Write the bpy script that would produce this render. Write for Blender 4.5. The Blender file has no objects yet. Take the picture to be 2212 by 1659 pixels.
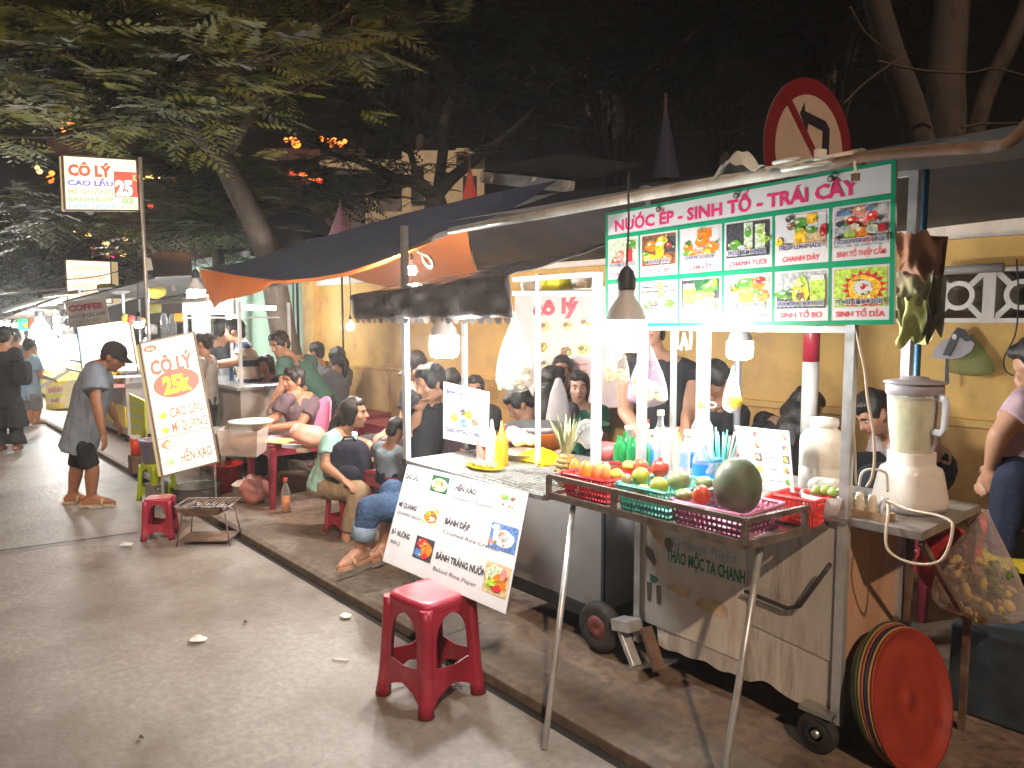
import bpy, math, random
import numpy as np
from math import sin, cos, pi, radians as rad
from mathutils import Vector as V, Matrix as M, Euler, noise
R = random.Random(7)
SC = bpy.context.scene
COL = SC.collection
# street frame: x along the kerb (to the near right), y away from the road, z up; the camera stands on the road at the origin
F, CX, CY, PITCH, YAW, EYE = 1600., 1106., 829.5, rad(5), rad(49), 1.55
def ray(px, py):
    x = (px-CX)/F; y = (py-CY)/F
    f = cos(PITCH)-y*sin(PITCH); dn = y*cos(PITCH)+sin(PITCH)
    return V((cos(YAW)*x-sin(YAW)*f, sin(YAW)*x+cos(YAW)*f, -dn)), f
def oy(px, py, y): d, f = ray(px, py); return V((0, 0, EYE))+d*(y/d.y)
def ox(px, py, x): d, f = ray(px, py); return V((0, 0, EYE))+d*(x/d.x)
def oz(px, py, z=0.): d, f = ray(px, py); return V((0, 0, EYE))+d*((z-EYE)/d.z)
def od(px, py, dep): d, f = ray(px, py); return V((0, 0, EYE))+d*(dep/f)

# ---------------------------------------------------------------- materials
MATS = {}
def mat(name, col, rough=.6, metal=0., var=.12, scale=12., bump=0., emit=None, es=0., alpha=1., sub=0., spec=.5, dirt=None, dscale=3., coat=0., stretch=None, trans=0., dlo=.5):
    if name in MATS: return MATS[name]
    m = bpy.data.materials.new(name); m.use_nodes = True
    nt = m.node_tree; N = nt.nodes; L = nt.links; b = N['Principled BSDF']
    b.inputs['Roughness'].default_value = rough; b.inputs['Metallic'].default_value = metal
    b.inputs['Specular IOR Level'].default_value = spec
    b.inputs['Coat Weight'].default_value = coat
    b.inputs['Transmission Weight'].default_value = trans
    if sub: b.inputs['Subsurface Weight'].default_value = sub; b.inputs['Subsurface Radius'].default_value = (.02, .008, .004)
    tc = N.new('ShaderNodeTexCoord')
    src = tc.outputs['Object']
    if stretch:
        mp = N.new('ShaderNodeMapping'); mp.inputs['Scale'].default_value = stretch; L.new(src, mp.inputs[0]); src = mp.outputs[0]
    nz = N.new('ShaderNodeTexNoise'); nz.inputs['Scale'].default_value = scale; nz.inputs['Detail'].default_value = 6; L.new(src, nz.inputs['Vector'])
    rp = N.new('ShaderNodeMapRange'); rp.inputs[1].default_value = .3; rp.inputs[2].default_value = .7
    rp.inputs[3].default_value = 1-var; rp.inputs[4].default_value = 1+var; L.new(nz.outputs[0], rp.inputs[0])
    mx = N.new('ShaderNodeVectorMath'); mx.operation = 'SCALE'; mx.inputs[0].default_value = col[:3]; L.new(rp.outputs[0], mx.inputs['Scale'])
    out = mx.outputs[0]
    if dirt:
        n2 = N.new('ShaderNodeTexNoise'); n2.inputs['Scale'].default_value = dscale; n2.inputs['Detail'].default_value = 9; n2.inputs['Roughness'].default_value = .7; L.new(src, n2.inputs['Vector'])
        r2 = N.new('ShaderNodeMapRange'); r2.inputs[1].default_value = dlo; r2.inputs[2].default_value = dlo+.22; L.new(n2.outputs[0], r2.inputs[0])
        mm = N.new('ShaderNodeMix'); mm.data_type = 'RGBA'; L.new(r2.outputs[0], mm.inputs[0]); L.new(out, mm.inputs[6]); mm.inputs[7].default_value = (*dirt, 1); out = mm.outputs[2]
    L.new(out, b.inputs['Base Color'])
    rr = N.new('ShaderNodeMapRange'); rr.inputs[1].default_value = .3; rr.inputs[2].default_value = .7
    rr.inputs[3].default_value = max(.02, rough-.1); rr.inputs[4].default_value = min(1, rough+.1); L.new(nz.outputs[0], rr.inputs[0]); L.new(rr.outputs[0], b.inputs['Roughness'])
    if bump:
        bp = N.new('ShaderNodeBump'); bp.inputs['Strength'].default_value = bump; bp.inputs['Distance'].default_value = .02; L.new(nz.outputs[0], bp.inputs['Height']); L.new(bp.outputs[0], b.inputs['Normal'])
    if emit: b.inputs['Emission Color'].default_value = (*emit, 1); b.inputs['Emission Strength'].default_value = es
    if alpha < 1: b.inputs['Alpha'].default_value = alpha
    MATS[name] = m; return m
def film(name, col, alpha, rough=.2, wr=14., dens=.5):
    """thin see-through plastic or glass: mostly transparent, glossy, wrinkled"""
    if name in MATS: return MATS[name]
    m = bpy.data.materials.new(name); m.use_nodes = True
    nt = m.node_tree; N = nt.nodes; L = nt.links; b = N['Principled BSDF']; o = N['Material Output']
    b.inputs['Base Color'].default_value = (*col, 1); b.inputs['Roughness'].default_value = rough
    t = N.new('ShaderNodeBsdfTransparent'); mx = N.new('ShaderNodeMixShader')
    tc = N.new('ShaderNodeTexCoord'); nz = N.new('ShaderNodeTexNoise'); nz.inputs['Scale'].default_value = wr; nz.inputs['Detail'].default_value = 5; L.new(tc.outputs['Object'], nz.inputs['Vector'])
    bp = N.new('ShaderNodeBump'); bp.inputs['Strength'].default_value = .6; bp.inputs['Distance'].default_value = .02; L.new(nz.outputs[0], bp.inputs['Height']); L.new(bp.outputs[0], b.inputs['Normal'])
    lw = N.new('ShaderNodeLayerWeight'); lw.inputs[0].default_value = .35; L.new(bp.outputs[0], lw.inputs['Normal'])
    ad = N.new('ShaderNodeMath'); ad.operation = 'MULTIPLY_ADD'; L.new(lw.outputs['Facing'], ad.inputs[0]); ad.inputs[1].default_value = dens; ad.inputs[2].default_value = alpha; ad.use_clamp = True
    L.new(ad.outputs[0], mx.inputs[0]); L.new(t.outputs[0], mx.inputs[1]); L.new(b.outputs[0], mx.inputs[2]); L.new(mx.outputs[0], o.inputs[0])
    MATS[name] = m; return m
def glow(name, col, s):
    if name in MATS: return MATS[name]
    m = bpy.data.materials.new(name); m.use_nodes = True
    b = m.node_tree.nodes['Principled BSDF']; b.inputs['Base Color'].default_value = (*[min(1, c) for c in col], 1)
    b.inputs['Emission Color'].default_value = (*col, 1); b.inputs['Emission Strength'].default_value = s
    MATS[name] = m; return m

# ---------------------------------------------------------------- mesh builder
def frame(d, up=V((0, 0, 1))):
    d = d.normalized(); s = d.cross(up)
    if s.length < 1e-4: s = d.cross(V((1, 0, 0)))
    s.normalize(); return s, s.cross(d).normalized(), d
class MB:
    def __init__(s): s.v = []; s.f = []; s.m = []; s.sm = []; s.mats = []
    def mi(s, m):
        if m not in s.mats: s.mats.append(m)
        return s.mats.index(m)
    def add(s, vs, fs, m, smooth=False, xf=None):
        o = len(s.v); s.v += [tuple(xf @ V(p)) if xf else tuple(p) for p in vs]
        k = s.mi(m)
        for f in fs: s.f.append([i+o for i in f]); s.m.append(k); s.sm.append(smooth)
        return s
    def box(s, c, d, m, rot=None, xf=None):
        x, y, z = d[0]/2, d[1]/2, d[2]/2
        vs = [V((a*x, b*y, e*z)) for a in (-1, 1) for b in (-1, 1) for e in (-1, 1)]
        if rot is not None: r = rot if isinstance(rot, M) else Euler(rot).to_matrix(); vs = [r @ p for p in vs]
        vs = [p+V(c) for p in vs]
        return s.add(vs, [(0, 1, 3, 2), (4, 6, 7, 5), (0, 4, 5, 1), (2, 3, 7, 6), (0, 2, 6, 4), (1, 5, 7, 3)], m, xf=xf)
    def bb(s, a, b, m): return s.box([(p+q)/2 for p, q in zip(a, b)], [abs(q-p) for p, q in zip(a, b)], m)
    def tube(s, path, r, m, n=8, cap=True, sq=1., xf=None):
        path = [V(p) for p in path]; k = len(path); rs = r if isinstance(r, (list, tuple)) else [r]*k
        vs = []; u = None
        for i, p in enumerate(path):
            d = path[min(i+1, k-1)]-path[max(i-1, 0)]
            if u is None: a, b, d = frame(d)
            else:
                d = d.normalized(); b = (u-d*u.dot(d)); b = b.normalized() if b.length > 1e-6 else frame(d)[1]; a = d.cross(b)
            u = b
            for j in range(n): t = 2*pi*j/n; vs.append(p+a*cos(t)*rs[i]+b*sin(t)*rs[i]*sq)
        fs = [(i*n+j, i*n+(j+1) % n, (i+1)*n+(j+1) % n, (i+1)*n+j) for i in range(k-1) for j in range(n)]
        s.add(vs, fs, m, True, xf)
        if cap:
            o = len(s.v)-len(vs); q = s.mi(m)
            s.f.append([o+j for j in range(n)][::-1]); s.f.append([o+(k-1)*n+j for j in range(n)]); s.m += [q, q]; s.sm += [False, False]
        return s
    def bar(s, p, q, w, h, m):
        p, q = V(p), V(q); a, b, d = frame(q-p)
        return s.add([e+a*i*w/2+b*j*h/2 for e in (p, q) for i, j in ((-1, -1), (1, -1), (1, 1), (-1, 1))], [(0, 1, 2, 3)[::-1], (4, 5, 6, 7), (0, 1, 5, 4), (1, 2, 6, 5), (2, 3, 7, 6), (3, 0, 4, 7)], m)
    def lathe(s, prof, m, c=(0, 0, 0), n=24, xf=None, sq=(1, 1), smooth=True):
        vs = [(c[0]+r*cos(2*pi*j/n)*sq[0], c[1]+r*sin(2*pi*j/n)*sq[1], c[2]+z) for r, z in prof for j in range(n)]
        fs = [(i*n+j, i*n+(j+1) % n, (i+1)*n+(j+1) % n, (i+1)*n+j) for i in range(len(prof)-1) for j in range(n)]
        return s.add(vs, fs, m, smooth, xf)
    def ell(s, c, r, m, n=16, k=10, rot=None, lump=0., seed=0, xf=None):
        rm = (rot if isinstance(rot, M) else Euler(rot).to_matrix()) if rot is not None else None
        vs = []; rr = [0]*(k+1)
        for i in range(k+1):
            for j in range(n):
                p = V((sin(pi*i/k)*cos(2*pi*j/n), sin(pi*i/k)*sin(2*pi*j/n), cos(pi*i/k)))
                if lump: p = p*(1+lump*noise.noise(p*1.7+V((seed, seed*1.3, 0))))
                p = V((p.x*r[0], p.y*r[1], p.z*r[2]))
                if rm: p = rm @ p
                vs.append(p+V(c))
        return s.add(vs, [(i*n+j, (i+1)*n+j, (i+1)*n+(j+1) % n, i*n+(j+1) % n) for i in range(k) for j in range(n)], m, True, xf)
    def grid(s, fn, nu, nv, m, smooth=True):
        vs = [fn(i/nu, j/nv) for j in range(nv+1) for i in range(nu+1)]
        return s.add(vs, [(j*(nu+1)+i, j*(nu+1)+i+1, (j+1)*(nu+1)+i+1, (j+1)*(nu+1)+i) for j in range(nv) for i in range(nu)], m, smooth)
    def poly(s, pts, m): return s.add(pts, [tuple(range(len(pts)))], m)
    # drawing on a flat panel P: a runs left to right, b from the top down, both 0..1
    def pq(s, P, a0, b0, a1, b1, off, m): return s.poly([P(a0, b1, off), P(a1, b1, off), P(a1, b0, off), P(a0, b0, off)], m)
    def pp(s, P, pts, off, m): return s.poly([P(a, b, off) for a, b in pts], m)
    def pc(s, P, a, b, ra, rb, off, m, n=16, j=0.): return s.poly([P(a+ra*cos(-2*pi*k/n)*(1+j*R.uniform(-1, 1)), b-rb*sin(-2*pi*k/n)*(1+j*R.uniform(-1, 1)), off) for k in range(n)][::-1], m)
    def pt(s, P, t, a, b, w, h, off, m, bold=.03, al='l', sl=0.):
        """text t: left edge a, top of the capitals b, width w, capital height h"""
        vs, fs, tw = text2d(t, bold)
        if al == 'c': a -= w/2
        return s.add([P(a+(x/tw)*w+sl*y*h, b+h-y*h, off) for x, y in vs], fs, m)
    def build(s, name, parent=None, world=True, bevel=0., solid=0., sub=0, loc=None, wn=False):
        me = bpy.data.meshes.new(name); vs = [V(p) for p in s.v]
        if parent is not None:
            if world: inv = wm(parent).inverted(); vs = [inv @ p for p in vs]
            base = None
        else:
            xs = [p.x for p in vs]; ys = [p.y for p in vs]; zs = [p.z for p in vs]
            base = V(loc) if loc is not None else V(((min(xs)+max(xs))/2, (min(ys)+max(ys))/2, min(zs)))
            vs = [p-base for p in vs]
        me.from_pydata(vs, [], s.f)
        for m in s.mats: me.materials.append(m)
        me.polygons.foreach_set('material_index', s.m); me.polygons.foreach_set('use_smooth', s.sm)
        me.update()
        o = bpy.data.objects.new(name, me); COL.objects.link(o)
        if base is not None: o.location = base
        if parent is not None: o.parent = parent
        if solid: d = o.modifiers.new('t', 'SOLIDIFY'); d.thickness = solid; d.offset = 0
        if bevel: d = o.modifiers.new('b', 'BEVEL'); d.width = bevel; d.segments = 2; d.limit_method = 'ANGLE'; d.angle_limit = rad(40)
        if sub: d = o.modifiers.new('s', 'SUBSURF'); d.levels = sub; d.render_levels = sub
        return o
def wm(o):
    m = o.matrix_basis.copy()
    while o.parent is not None: o = o.parent; m = o.matrix_basis @ m
    return m
def tag(o, label=None, cat=None, group=None, kind=None):
    if label: o['label'] = label
    if cat: o['category'] = cat
    if group: o['group'] = group
    if kind: o['kind'] = kind
    return o
def thing(name, label, cat, loc, rz=0., group=None):
    o = bpy.data.objects.new(name, None); COL.objects.link(o); o.empty_display_size = .05
    o.location = loc; o.rotation_euler = (0, 0, rz)
    return tag(o, label, cat, group)
def dup(src, loc, rz=0., label=None, group=None, sc=None):
    def cp(o, par):
        c = o.copy(); COL.objects.link(c); c.parent = par
        for ch in [x for x in KIDS.get(o.name, [])]: KIDS.setdefault(c.name, []).append(cp(ch, c))
        return c
    KIDS.clear()
    for o in COL.objects:
        if o.parent: KIDS.setdefault(o.parent.name, []).append(o)
    c = cp(src, None); c.location = loc; c.rotation_euler = (0, 0, rz)
    if sc: c.scale = (sc, sc, sc)
    return tag(c, label, None, group)
KIDS = {}
# ---------------------------------------------------------------- lettering
TXT = {}
def text2d(t, bold=.03):
    k = (t, bold)
    if k in TXT: return TXT[k]
    t0 = t; t = t.replace('Đ', 'D')
    c = bpy.data.curves.new('t', 'FONT'); c.body = t; c.offset = bold; c.resolution_u = 2; c.size = 1
    o = bpy.data.objects.new('t', c); me = o.to_mesh()
    vs = [(v.co.x, v.co.y) for v in me.vertices]; fs = [tuple(p.vertices) for p in me.polygons]
    o.to_mesh_clear(); bpy.data.objects.remove(o); bpy.data.curves.remove(c)
    for i, ch in enumerate(t0):
        if ch == 'Đ':
            wp_ = text2d(t[:i+1], bold)[2]-text2d('D', bold)[2] if i else 0.; x_ = wp_+min(v[0] for v in vs) if i else min(v[0] for v in vs)
            n = len(vs); vs += [(x_-.09, .31), (x_+.24, .31), (x_+.24, .42), (x_-.09, .42)]; fs.append((n, n+1, n+2, n+3))
    x0 = min(v[0] for v in vs); tw = max(v[0] for v in vs)-x0
    TXT[k] = ([((x-x0), y/.73) for x, y in vs], fs, tw); return TXT[k]
def panel(TL, TR, BR, BL):
    TL, TR, BR, BL = V(TL), V(TR), V(BR), V(BL)
    n = (TR-TL).cross(TL-BL).normalized()
    def P(a, b, off=0.): return (TL*(1-a)+TR*a)*(1-b)+(BL*(1-a)+BR*a)*b+n*off
    P.n = n; P.w = (TR-TL).length; P.h = (BL-TL).length; P.c = (TL, TR, BR, BL); return P
def slab(P, t, m, name, parent, edge=None, bevel=.003):
    b = MB(); f = [P(0, 1), P(1, 1), P(1, 0), P(0, 0)]; k = [p-P.n*t for p in f]
    b.add(f+k, [(0, 1, 2, 3)], m); b.add(f+k, [(7, 6, 5, 4), (0, 4, 5, 1), (1, 5, 6, 2), (2, 6, 7, 3), (3, 7, 4, 0)], edge or m)
    return b.build(name, parent)
def remesh(b, name, voxel, m, parent, smooth=4, disp=0., seed=0):
    me = bpy.data.meshes.new('tmp'); me.from_pydata([V(p) for p in b.v], [], b.f); me.update()
    o = bpy.data.objects.new('tmp', me); COL.objects.link(o)
    d = o.modifiers.new('r', 'REMESH'); d.mode = 'VOXEL'; d.voxel_size = voxel
    if smooth: d = o.modifiers.new('s', 'SMOOTH'); d.factor = .5; d.iterations = smooth
    dg = bpy.context.evaluated_depsgraph_get(); dg.update()
    e = o.evaluated_get(dg); r = bpy.data.meshes.new_from_object(e)
    bpy.data.objects.remove(o); bpy.data.meshes.remove(me)
    n = len(r.vertices); co = np.empty(n*3, 'f'); r.vertices.foreach_get('co', co); co = co.reshape(-1, 3)
    if disp:
        nr = np.empty(n*3, 'f'); r.vertices.foreach_get('normal', nr); nr = nr.reshape(-1, 3)
        dd = np.array([noise.noise(V((p[0]*22+seed, p[1]*22, p[2]*7))) for p in co], 'f'); co += nr*(dd*disp)[:, None]
    base = None
    if parent is not None: inv = np.array(wm(parent).inverted()); co = co @ inv[:3, :3].T+inv[:3, 3]
    else: base = V((co[:, 0].mean(), co[:, 1].mean(), co[:, 2].min())); co -= np.array(base)
    r.vertices.foreach_set('co', co.astype('f').ravel()); r.polygons.foreach_set('use_smooth', [True]*len(r.polygons)); r.materials.clear(); r.materials.append(m); r.update(); r.name = name
    o = bpy.data.objects.new(name, r); COL.objects.link(o)
    if parent is not None: o.parent = parent
    else: o.location = base
    return o
def bez(p, q, sag, n=12): return [V(p).lerp(V(q), i/n)-V((0, 0, sag*4*(i/n)*(1-i/n))) for i in range(n+1)]
# ---------------------------------------------------------------- camera, sky, light
cd = bpy.data.cameras.new('camera'); cam = bpy.data.objects.new('camera', cd); COL.objects.link(cam); SC.camera = cam
cam.location = (0, 0, EYE); cam.rotation_euler = (rad(90)-PITCH, 0, YAW)
cd.sensor_width = 36; cd.lens = 36*F/2212; cd.clip_end = 500; cd.clip_start = .05
w = bpy.data.worlds.new('World'); SC.world = w; w.use_nodes = True
nt = w.node_tree; sk = nt.nodes.new('ShaderNodeTexSky'); sk.sky_type = 'NISHITA'; sk.sun_disc = False
SUN_EL, SUN_AZ = rad(40), math.atan2(.8, -.6)   # the light comes from the right and from the road side
sk.sun_elevation = rad(-5); sk.sun_rotation = SUN_AZ
nt.links.new(sk.outputs[0], nt.nodes['Background'].inputs[0]); nt.nodes['Background'].inputs[1].default_value = .05
sl = bpy.data.lights.new('street_light', 'SUN'); so = bpy.data.objects.new('street_light', sl); COL.objects.link(so)
sl.energy = .98; sl.angle = rad(1.2); sl.color = (1, .70, .50)
so.rotation_euler = V((.8*cos(SUN_EL), -.6*cos(SUN_EL), sin(SUN_EL))).to_track_quat('Z', 'Y').to_euler(); so.location = (6, -6, 8)
SC.view_settings.view_transform = 'Standard'; SC.view_settings.look = 'None'; SC.view_settings.exposure = 1.15; SC.view_settings.gamma = 1
SC.render.engine = 'CYCLES'; SC.cycles.max_bounces = 6; SC.cycles.transparent_max_bounces = 16; SC.cycles.sample_clamp_indirect = 4; SC.cycles.caustics_reflective = False; SC.cycles.caustics_refractive = False
SC.cycles.use_denoising = True

# ---------------------------------------------------------------- shared materials
concrete = mat('road_concrete', (.31, .29, .262), .55, var=.2, scale=30, bump=.18, dirt=(.16, .135, .112), dscale=.8, dlo=.43)
pavem = mat('pavement_concrete', (.20, .15, .112), .7, var=.35, scale=22, bump=.4, dirt=(.08, .055, .04), dscale=1.8, dlo=.46)
kerbm = mat('kerb_stone', (.185, .155, .125), .7, var=.3, scale=22, bump=.25, dirt=(.13, .11, .09), dscale=3)
groove = mat('groove_grime', (.02, .017, .014), .8, var=.4)
yellow = mat('yellow_render', (.66, .42, .13), .75, var=.12, scale=3, bump=.15, dirt=(.40, .23, .07), dscale=1.6, dlo=.48)
yellow2 = mat('yellow_render_low', (.55, .33, .11), .75, var=.16, scale=4, bump=.2, dirt=(.30, .17, .07), dscale=2.5, dlo=.48)
whitep = mat('white_paint', (.66, .62, .56), .55, var=.1, dirt=(.4, .36, .3), dscale=6, dlo=.55)
steel = mat('brushed_steel', (.52, .53, .53), .35, .85, var=.12, scale=30, stretch=(1, 1, .05), dirt=(.3, .25, .2), dscale=7, dlo=.58)
galv = mat('galvanised_pipe', (.56, .58, .58), .4, .55, var=.15, scale=20)
rust = mat('rusty_iron', (.17, .105, .07), .75, .25, var=.4, scale=16, bump=.25, dirt=(.34, .31, .27), dscale=9, dlo=.55)
white = mat('white_plastic', (.74, .74, .72), .4, var=.04)
cream = mat('cream_plastic', (.72, .66, .53), .35, var=.05, dirt=(.55, .47, .36), dscale=5, dlo=.6)
black = mat('black_plastic', (.018, .018, .02), .5, var=.3)
rubber = mat('rubber', (.03, .029, .028), .8, var=.4, dirt=(.1, .085, .07), dscale=8)
redpl = mat('dark_red_plastic', (.33, .022, .045), .34, var=.1, scale=5, dirt=(.26, .06, .06), dscale=8, dlo=.6)
bulbm = glow('bulb_glass', (1, .98, .93), 26.)
bulbs = glow('small_bulb_glass', (1, .96, .9), 18.)

# ---------------------------------------------------------------- ground
b = MB()
def hz(x, y): return .012*noise.noise(V((x*.5, y*.5, 0)))*(1 if abs(y) < 6 else .3)
b.grid(lambda i, j: V((-34+40*i, -14+15.88*j, hz(-34+40*i, -14+15.88*j)*.4-.002)), 80, 32, concrete)
tag(b.build('road', loc=(0, 0, 0)), kind='structure')
b = MB(); b.poly([(-160, -160, -.06), (160, -160, -.06), (160, 160, -.06), (-160, 160, -.06)], mat('dark_ground', (.05, .045, .04), .9))
tag(b.build('ground', loc=(0, 0, 0)), kind='structure')
b = MB(); b.bb((-34, 1.86, -.055), (6, 1.945, -.02), groove)
tag(b.build('gutter', loc=(0, 0, 0)), kind='structure')
b = MB(); x = -34.
while x < 6:
    L_ = 2.4; b.add([(x+.003, 1.945, -.05), (x+L_-.003, 1.945, -.05), (x+L_-.003, 1.945, .022), (x+.003, 1.945, .022), (x+.003, 1.975, .04), (x+L_-.003, 1.975, .04), (x+.003, 2.24, .042), (x+L_-.003, 2.24, .042)], [(0, 1, 2, 3), (3, 2, 5, 4), (4, 5, 7, 6)], kerbm); x += L_
tag(b.build('kerb', loc=(0, 0, 0), bevel=.004), kind='structure')
b = MB(); b.grid(lambda i, j: V((-34+40*i, 2.245+9*j, .036+hz(-34+40*i, 2.245+9*j)*.25)), 60, 14, pavem); b.bb((-34, 2.24, -.05), (6, 2.246, .034), groove)
tag(b.build('pavement', loc=(0, 0, 0)), kind='structure')
# joints cut across the road slabs
def joint(p, q, wd, nm='road_joint'):
    b = MB(); p, q = V(p), V(q); n = 14; d = (q-p).normalized(); s = V((-d.y, d.x, 0)); pr = []
    for i in range(n+1): c = p.lerp(q, i/n); c.z = .006; k = wd*(.7+.6*R.random()); pr.append((c-s*k/2, c+s*k/2))
    for i in range(n): b.poly([pr[i][0], pr[i+1][0], pr[i+1][1], pr[i][1]], groove)
    return tag(b.build(nm, loc=(0, 0, 0)), kind='structure')
joint(oz(-60, 1199), oz(300, 1151), .022)
joint((-13.5, -8, 0), (-13.2, 1.84, 0), .03)
# ---------------------------------------------------------------- yellow boundary wall
WY = 4.6
wl = thing('boundary_wall', 'yellow rendered boundary wall behind the tables with pierced white blocks at the right', 'wall', (-4, WY, 0))
b = MB(); b.bb((-9.2, WY, 1.0), (3, WY+.2, 1.53), yellow); b.bb((-9.2, WY+.003, 1.83), (3, WY+.197, 1.99), yellow); b.bb((-9.2, WY+.002, 1.53), (-2.55, WY+.198, 1.83), yellow)
b.build('upper_wall', wl)
b = MB(); b.bb((-9.2, WY-.035, 0), (3, WY+.2, .955), yellow2); b.build('lower_wall', wl)
b = MB(); b.bb((-9.2, WY-.055, .955), (3, WY+.203, 1.0), yellow); b.build('ledge', wl, bevel=.008)
b = MB(); b.bb((-9.5, WY-.12, 0), (-9.2, WY+.24, 2.15), yellow); b.build('pillar', wl, bevel=.01)
b = MB()
b.grid(lambda i, j: V((-9.2+12.2*i, WY-.06+.32*j, 2.09+.012*noise.noise(V((i*40, j*3, 1))))), 80, 2, whitep, False)
b.bb((-9.2, WY-.06, 1.99), (3, WY+.26, 2.085), whitep); b.build('coping', wl)
for k in range(10):
    x0 = -2.55+k*.3+.0; b = MB(); cx, cz = x0+.15, 1.68
    for a in ((x0, 1.53, x0+.03, 1.83), (x0+.27, 1.53, x0+.3, 1.83), (x0+.03, 1.531, x0+.27, 1.556), (x0+.03, 1.804, x0+.27, 1.829)): b.bb((a[0], WY-.012, a[1]), (a[2], WY+.16, a[3]), whitep)
    vs = []; n = 24
    for r, y in ((.082, -.01), (.056, -.01), (.056, .15), (.082, .15)): vs += [(cx+r*cos(2*pi*i/n), WY+y, cz+r*sin(2*pi*i/n)) for i in range(n)]
    b.add(vs, [(q*n+i, q*n+(i+1) % n, ((q+1) % 4)*n+(i+1) % n, ((q+1) % 4)*n+i) for q in range(4) for i in range(n)], whitep, False)
    for sx in (-1, 1):
        for sz in (-1, 1): b.bar((cx+sx*.055, WY+.07, cz+sz*.055), (cx+sx*.125, WY+.07, cz+sz*.13), .15, .03, whitep)
    b.build('pierced_block', wl)
# ---------------------------------------------------------------- the near juice cart
worn = mat('worn_white_sheet', (.62, .59, .54), .5, var=.18, scale=4, stretch=(2.5, 2.5, .35), dirt=(.22, .18, .145), dscale=4.5, dlo=.48, bump=.1)
greysheet = mat('grey_sheet_metal', (.36, .345, .335), .45, .25, var=.1, scale=5, dirt=(.22, .2, .18), dscale=3, dlo=.56)
darksheet = mat('dark_blue_sheet', (.05, .07, .09), .5, .2, var=.3)
warmlitsheet = mat('warm_lit_sheet', (.55, .33, .2), .6, var=.16, scale=6, stretch=(1, 1, .2), dirt=(.32, .19, .12), dscale=4, dlo=.55)  # the warm street light's orange is put into the side sheet's colour
X0, X1, Y0, Y1, ZT = -2.02, -1.12, 2.47, 2.93, .865
jc = thing('juice_cart', 'worn metal juice cart with a fruit tray in front and a green bordered menu overhead', 'cart', ((X0+X1)/2, (Y0+Y1)/2, 0))
# body: front sheet of three patched pieces with a ragged lower edge
b = MB()
n = 48; xs = [X0+(X1-X0)*i/n for i in range(n+1)]
lo = [.17+.035*noise.noise(V((x*9, 0, 3)))+.05*max(0, noise.noise(V((x*4, 1, 8))))+(.10 if x < -1.9 else 0) for x in xs]
for i in range(n): b.poly([(xs[i], Y0, lo[i]), (xs[i+1], Y0, lo[i+1]), (xs[i+1], Y0, ZT), (xs[i], Y0, ZT)], worn)
b.build('front_sheet', jc)
b = MB(); b.poly([(-1.47, Y0-.003, .40), (X1+.0, Y0-.003, .36), (X1, Y0-.003, ZT-.01), (-1.46, Y0-.003, ZT-.01)], mat('patched_sheet', (.56, .53, .48), .5, var=.2, scale=5, stretch=(3, 3, .3), dirt=(.17, .12, .08), dscale=5, dlo=.47)); b.build('patch_sheet', jc, solid=.004)
# old printed poster on the front
P = panel((-1.99, Y0-.004, .76), (-1.48, Y0-.004, .76), (-1.48, Y0-.004, .24), (-1.99, Y0-.004, .25))
poster = MB(); poster.pq(P, 0, 0, 1, 1, 0, mat('faded_poster', (.70, .67, .60), .5, var=.14, scale=4, stretch=(2, 2, .3), dirt=(.36, .28, .2), dscale=4, dlo=.52)); po = poster.build('poster', jc)
b = MB(); gr = mat('faded_green_ink', (.03, .22, .13), .5); bl = mat('faded_blue_ink', (.35, .45, .55), .5); oc = mat('faded_orange_ink', (.62, .48, .30), .5, var=.3); dk = mat('faded_dark_ink', (.14, .12, .10), .5, var=.4)
b.pt(P, 'THẢO MỘC TA CHANH', .27, .31, .72, .10, .002, gr, .035)
b.pt(P, 'Orange Right', .32, .20, .6, .075, .002, bl, .02)
b.pp(P, [(.06, .12), (.16, .12), (.22, .17), (.28, .28), (.24, .32), (.14, .26), (.07, .18)], .002, oc); b.pc(P, .29, .27, .045, .05, .0025, dk)
b.pp(P, [(.05, .34), (.12, .36), (.17, .45), (.15, .50), (.09, .45), (.05, .41)], .002, dk); b.pc(P, .14, .60, .05, .03, .002, gr, 8, .4)
for a in (.07, .17): b.pp(P, [(a, .65), (a+.05, .64), (a+.045, .80), (a+.01, .81)], .002, dk)
b.pc(P, .42, .62, .12, .05, .002, oc, 14, .3); b.pc(P, .72, .66, .16, .06, .002, oc, 14, .2)
b.build('lettering', po)
b = MB(); b.bb((X1-.004, Y0+.004, .2), (X1, Y1, ZT), warmlitsheet); b.build('side_board', jc)
b = MB(); b.bb((X0, Y1-.004, .2), (X1-.006, Y1, ZT), greysheet); b.bb((X0, Y0+.004, .2), (X0+.004, Y1-.006, ZT), darksheet); b.bb((X0+.006, Y0+.006, .2), (X1-.006, Y1-.006, .206), darksheet); b.build('back_sheet', jc)
b = MB(); b.bb((X0-.02, Y0-.03, ZT), (X1+.02, Y1+.03, ZT+.02), steel); b.build('counter_top', jc, bevel=.004)
# uprights and roof rails
ps = [(X1, Y0), (X0+.02, Y0), (X1, Y1), (X0+.02, Y1)]
for i, (x, y) in enumerate(ps):
    b = MB(); b.bb((x-.016, y-.016, .15), (x+.016, y+.016, 2.10), galv); b.build('post', jc)
for y, z in ((Y0+.03, 2.085), (Y1, 2.085), (Y0+.03, 1.515)):
    b = MB(); b.bar((X1, y, z), (X0-.1, y, z), .022, .022, galv); b.build('rail', jc)
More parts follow.
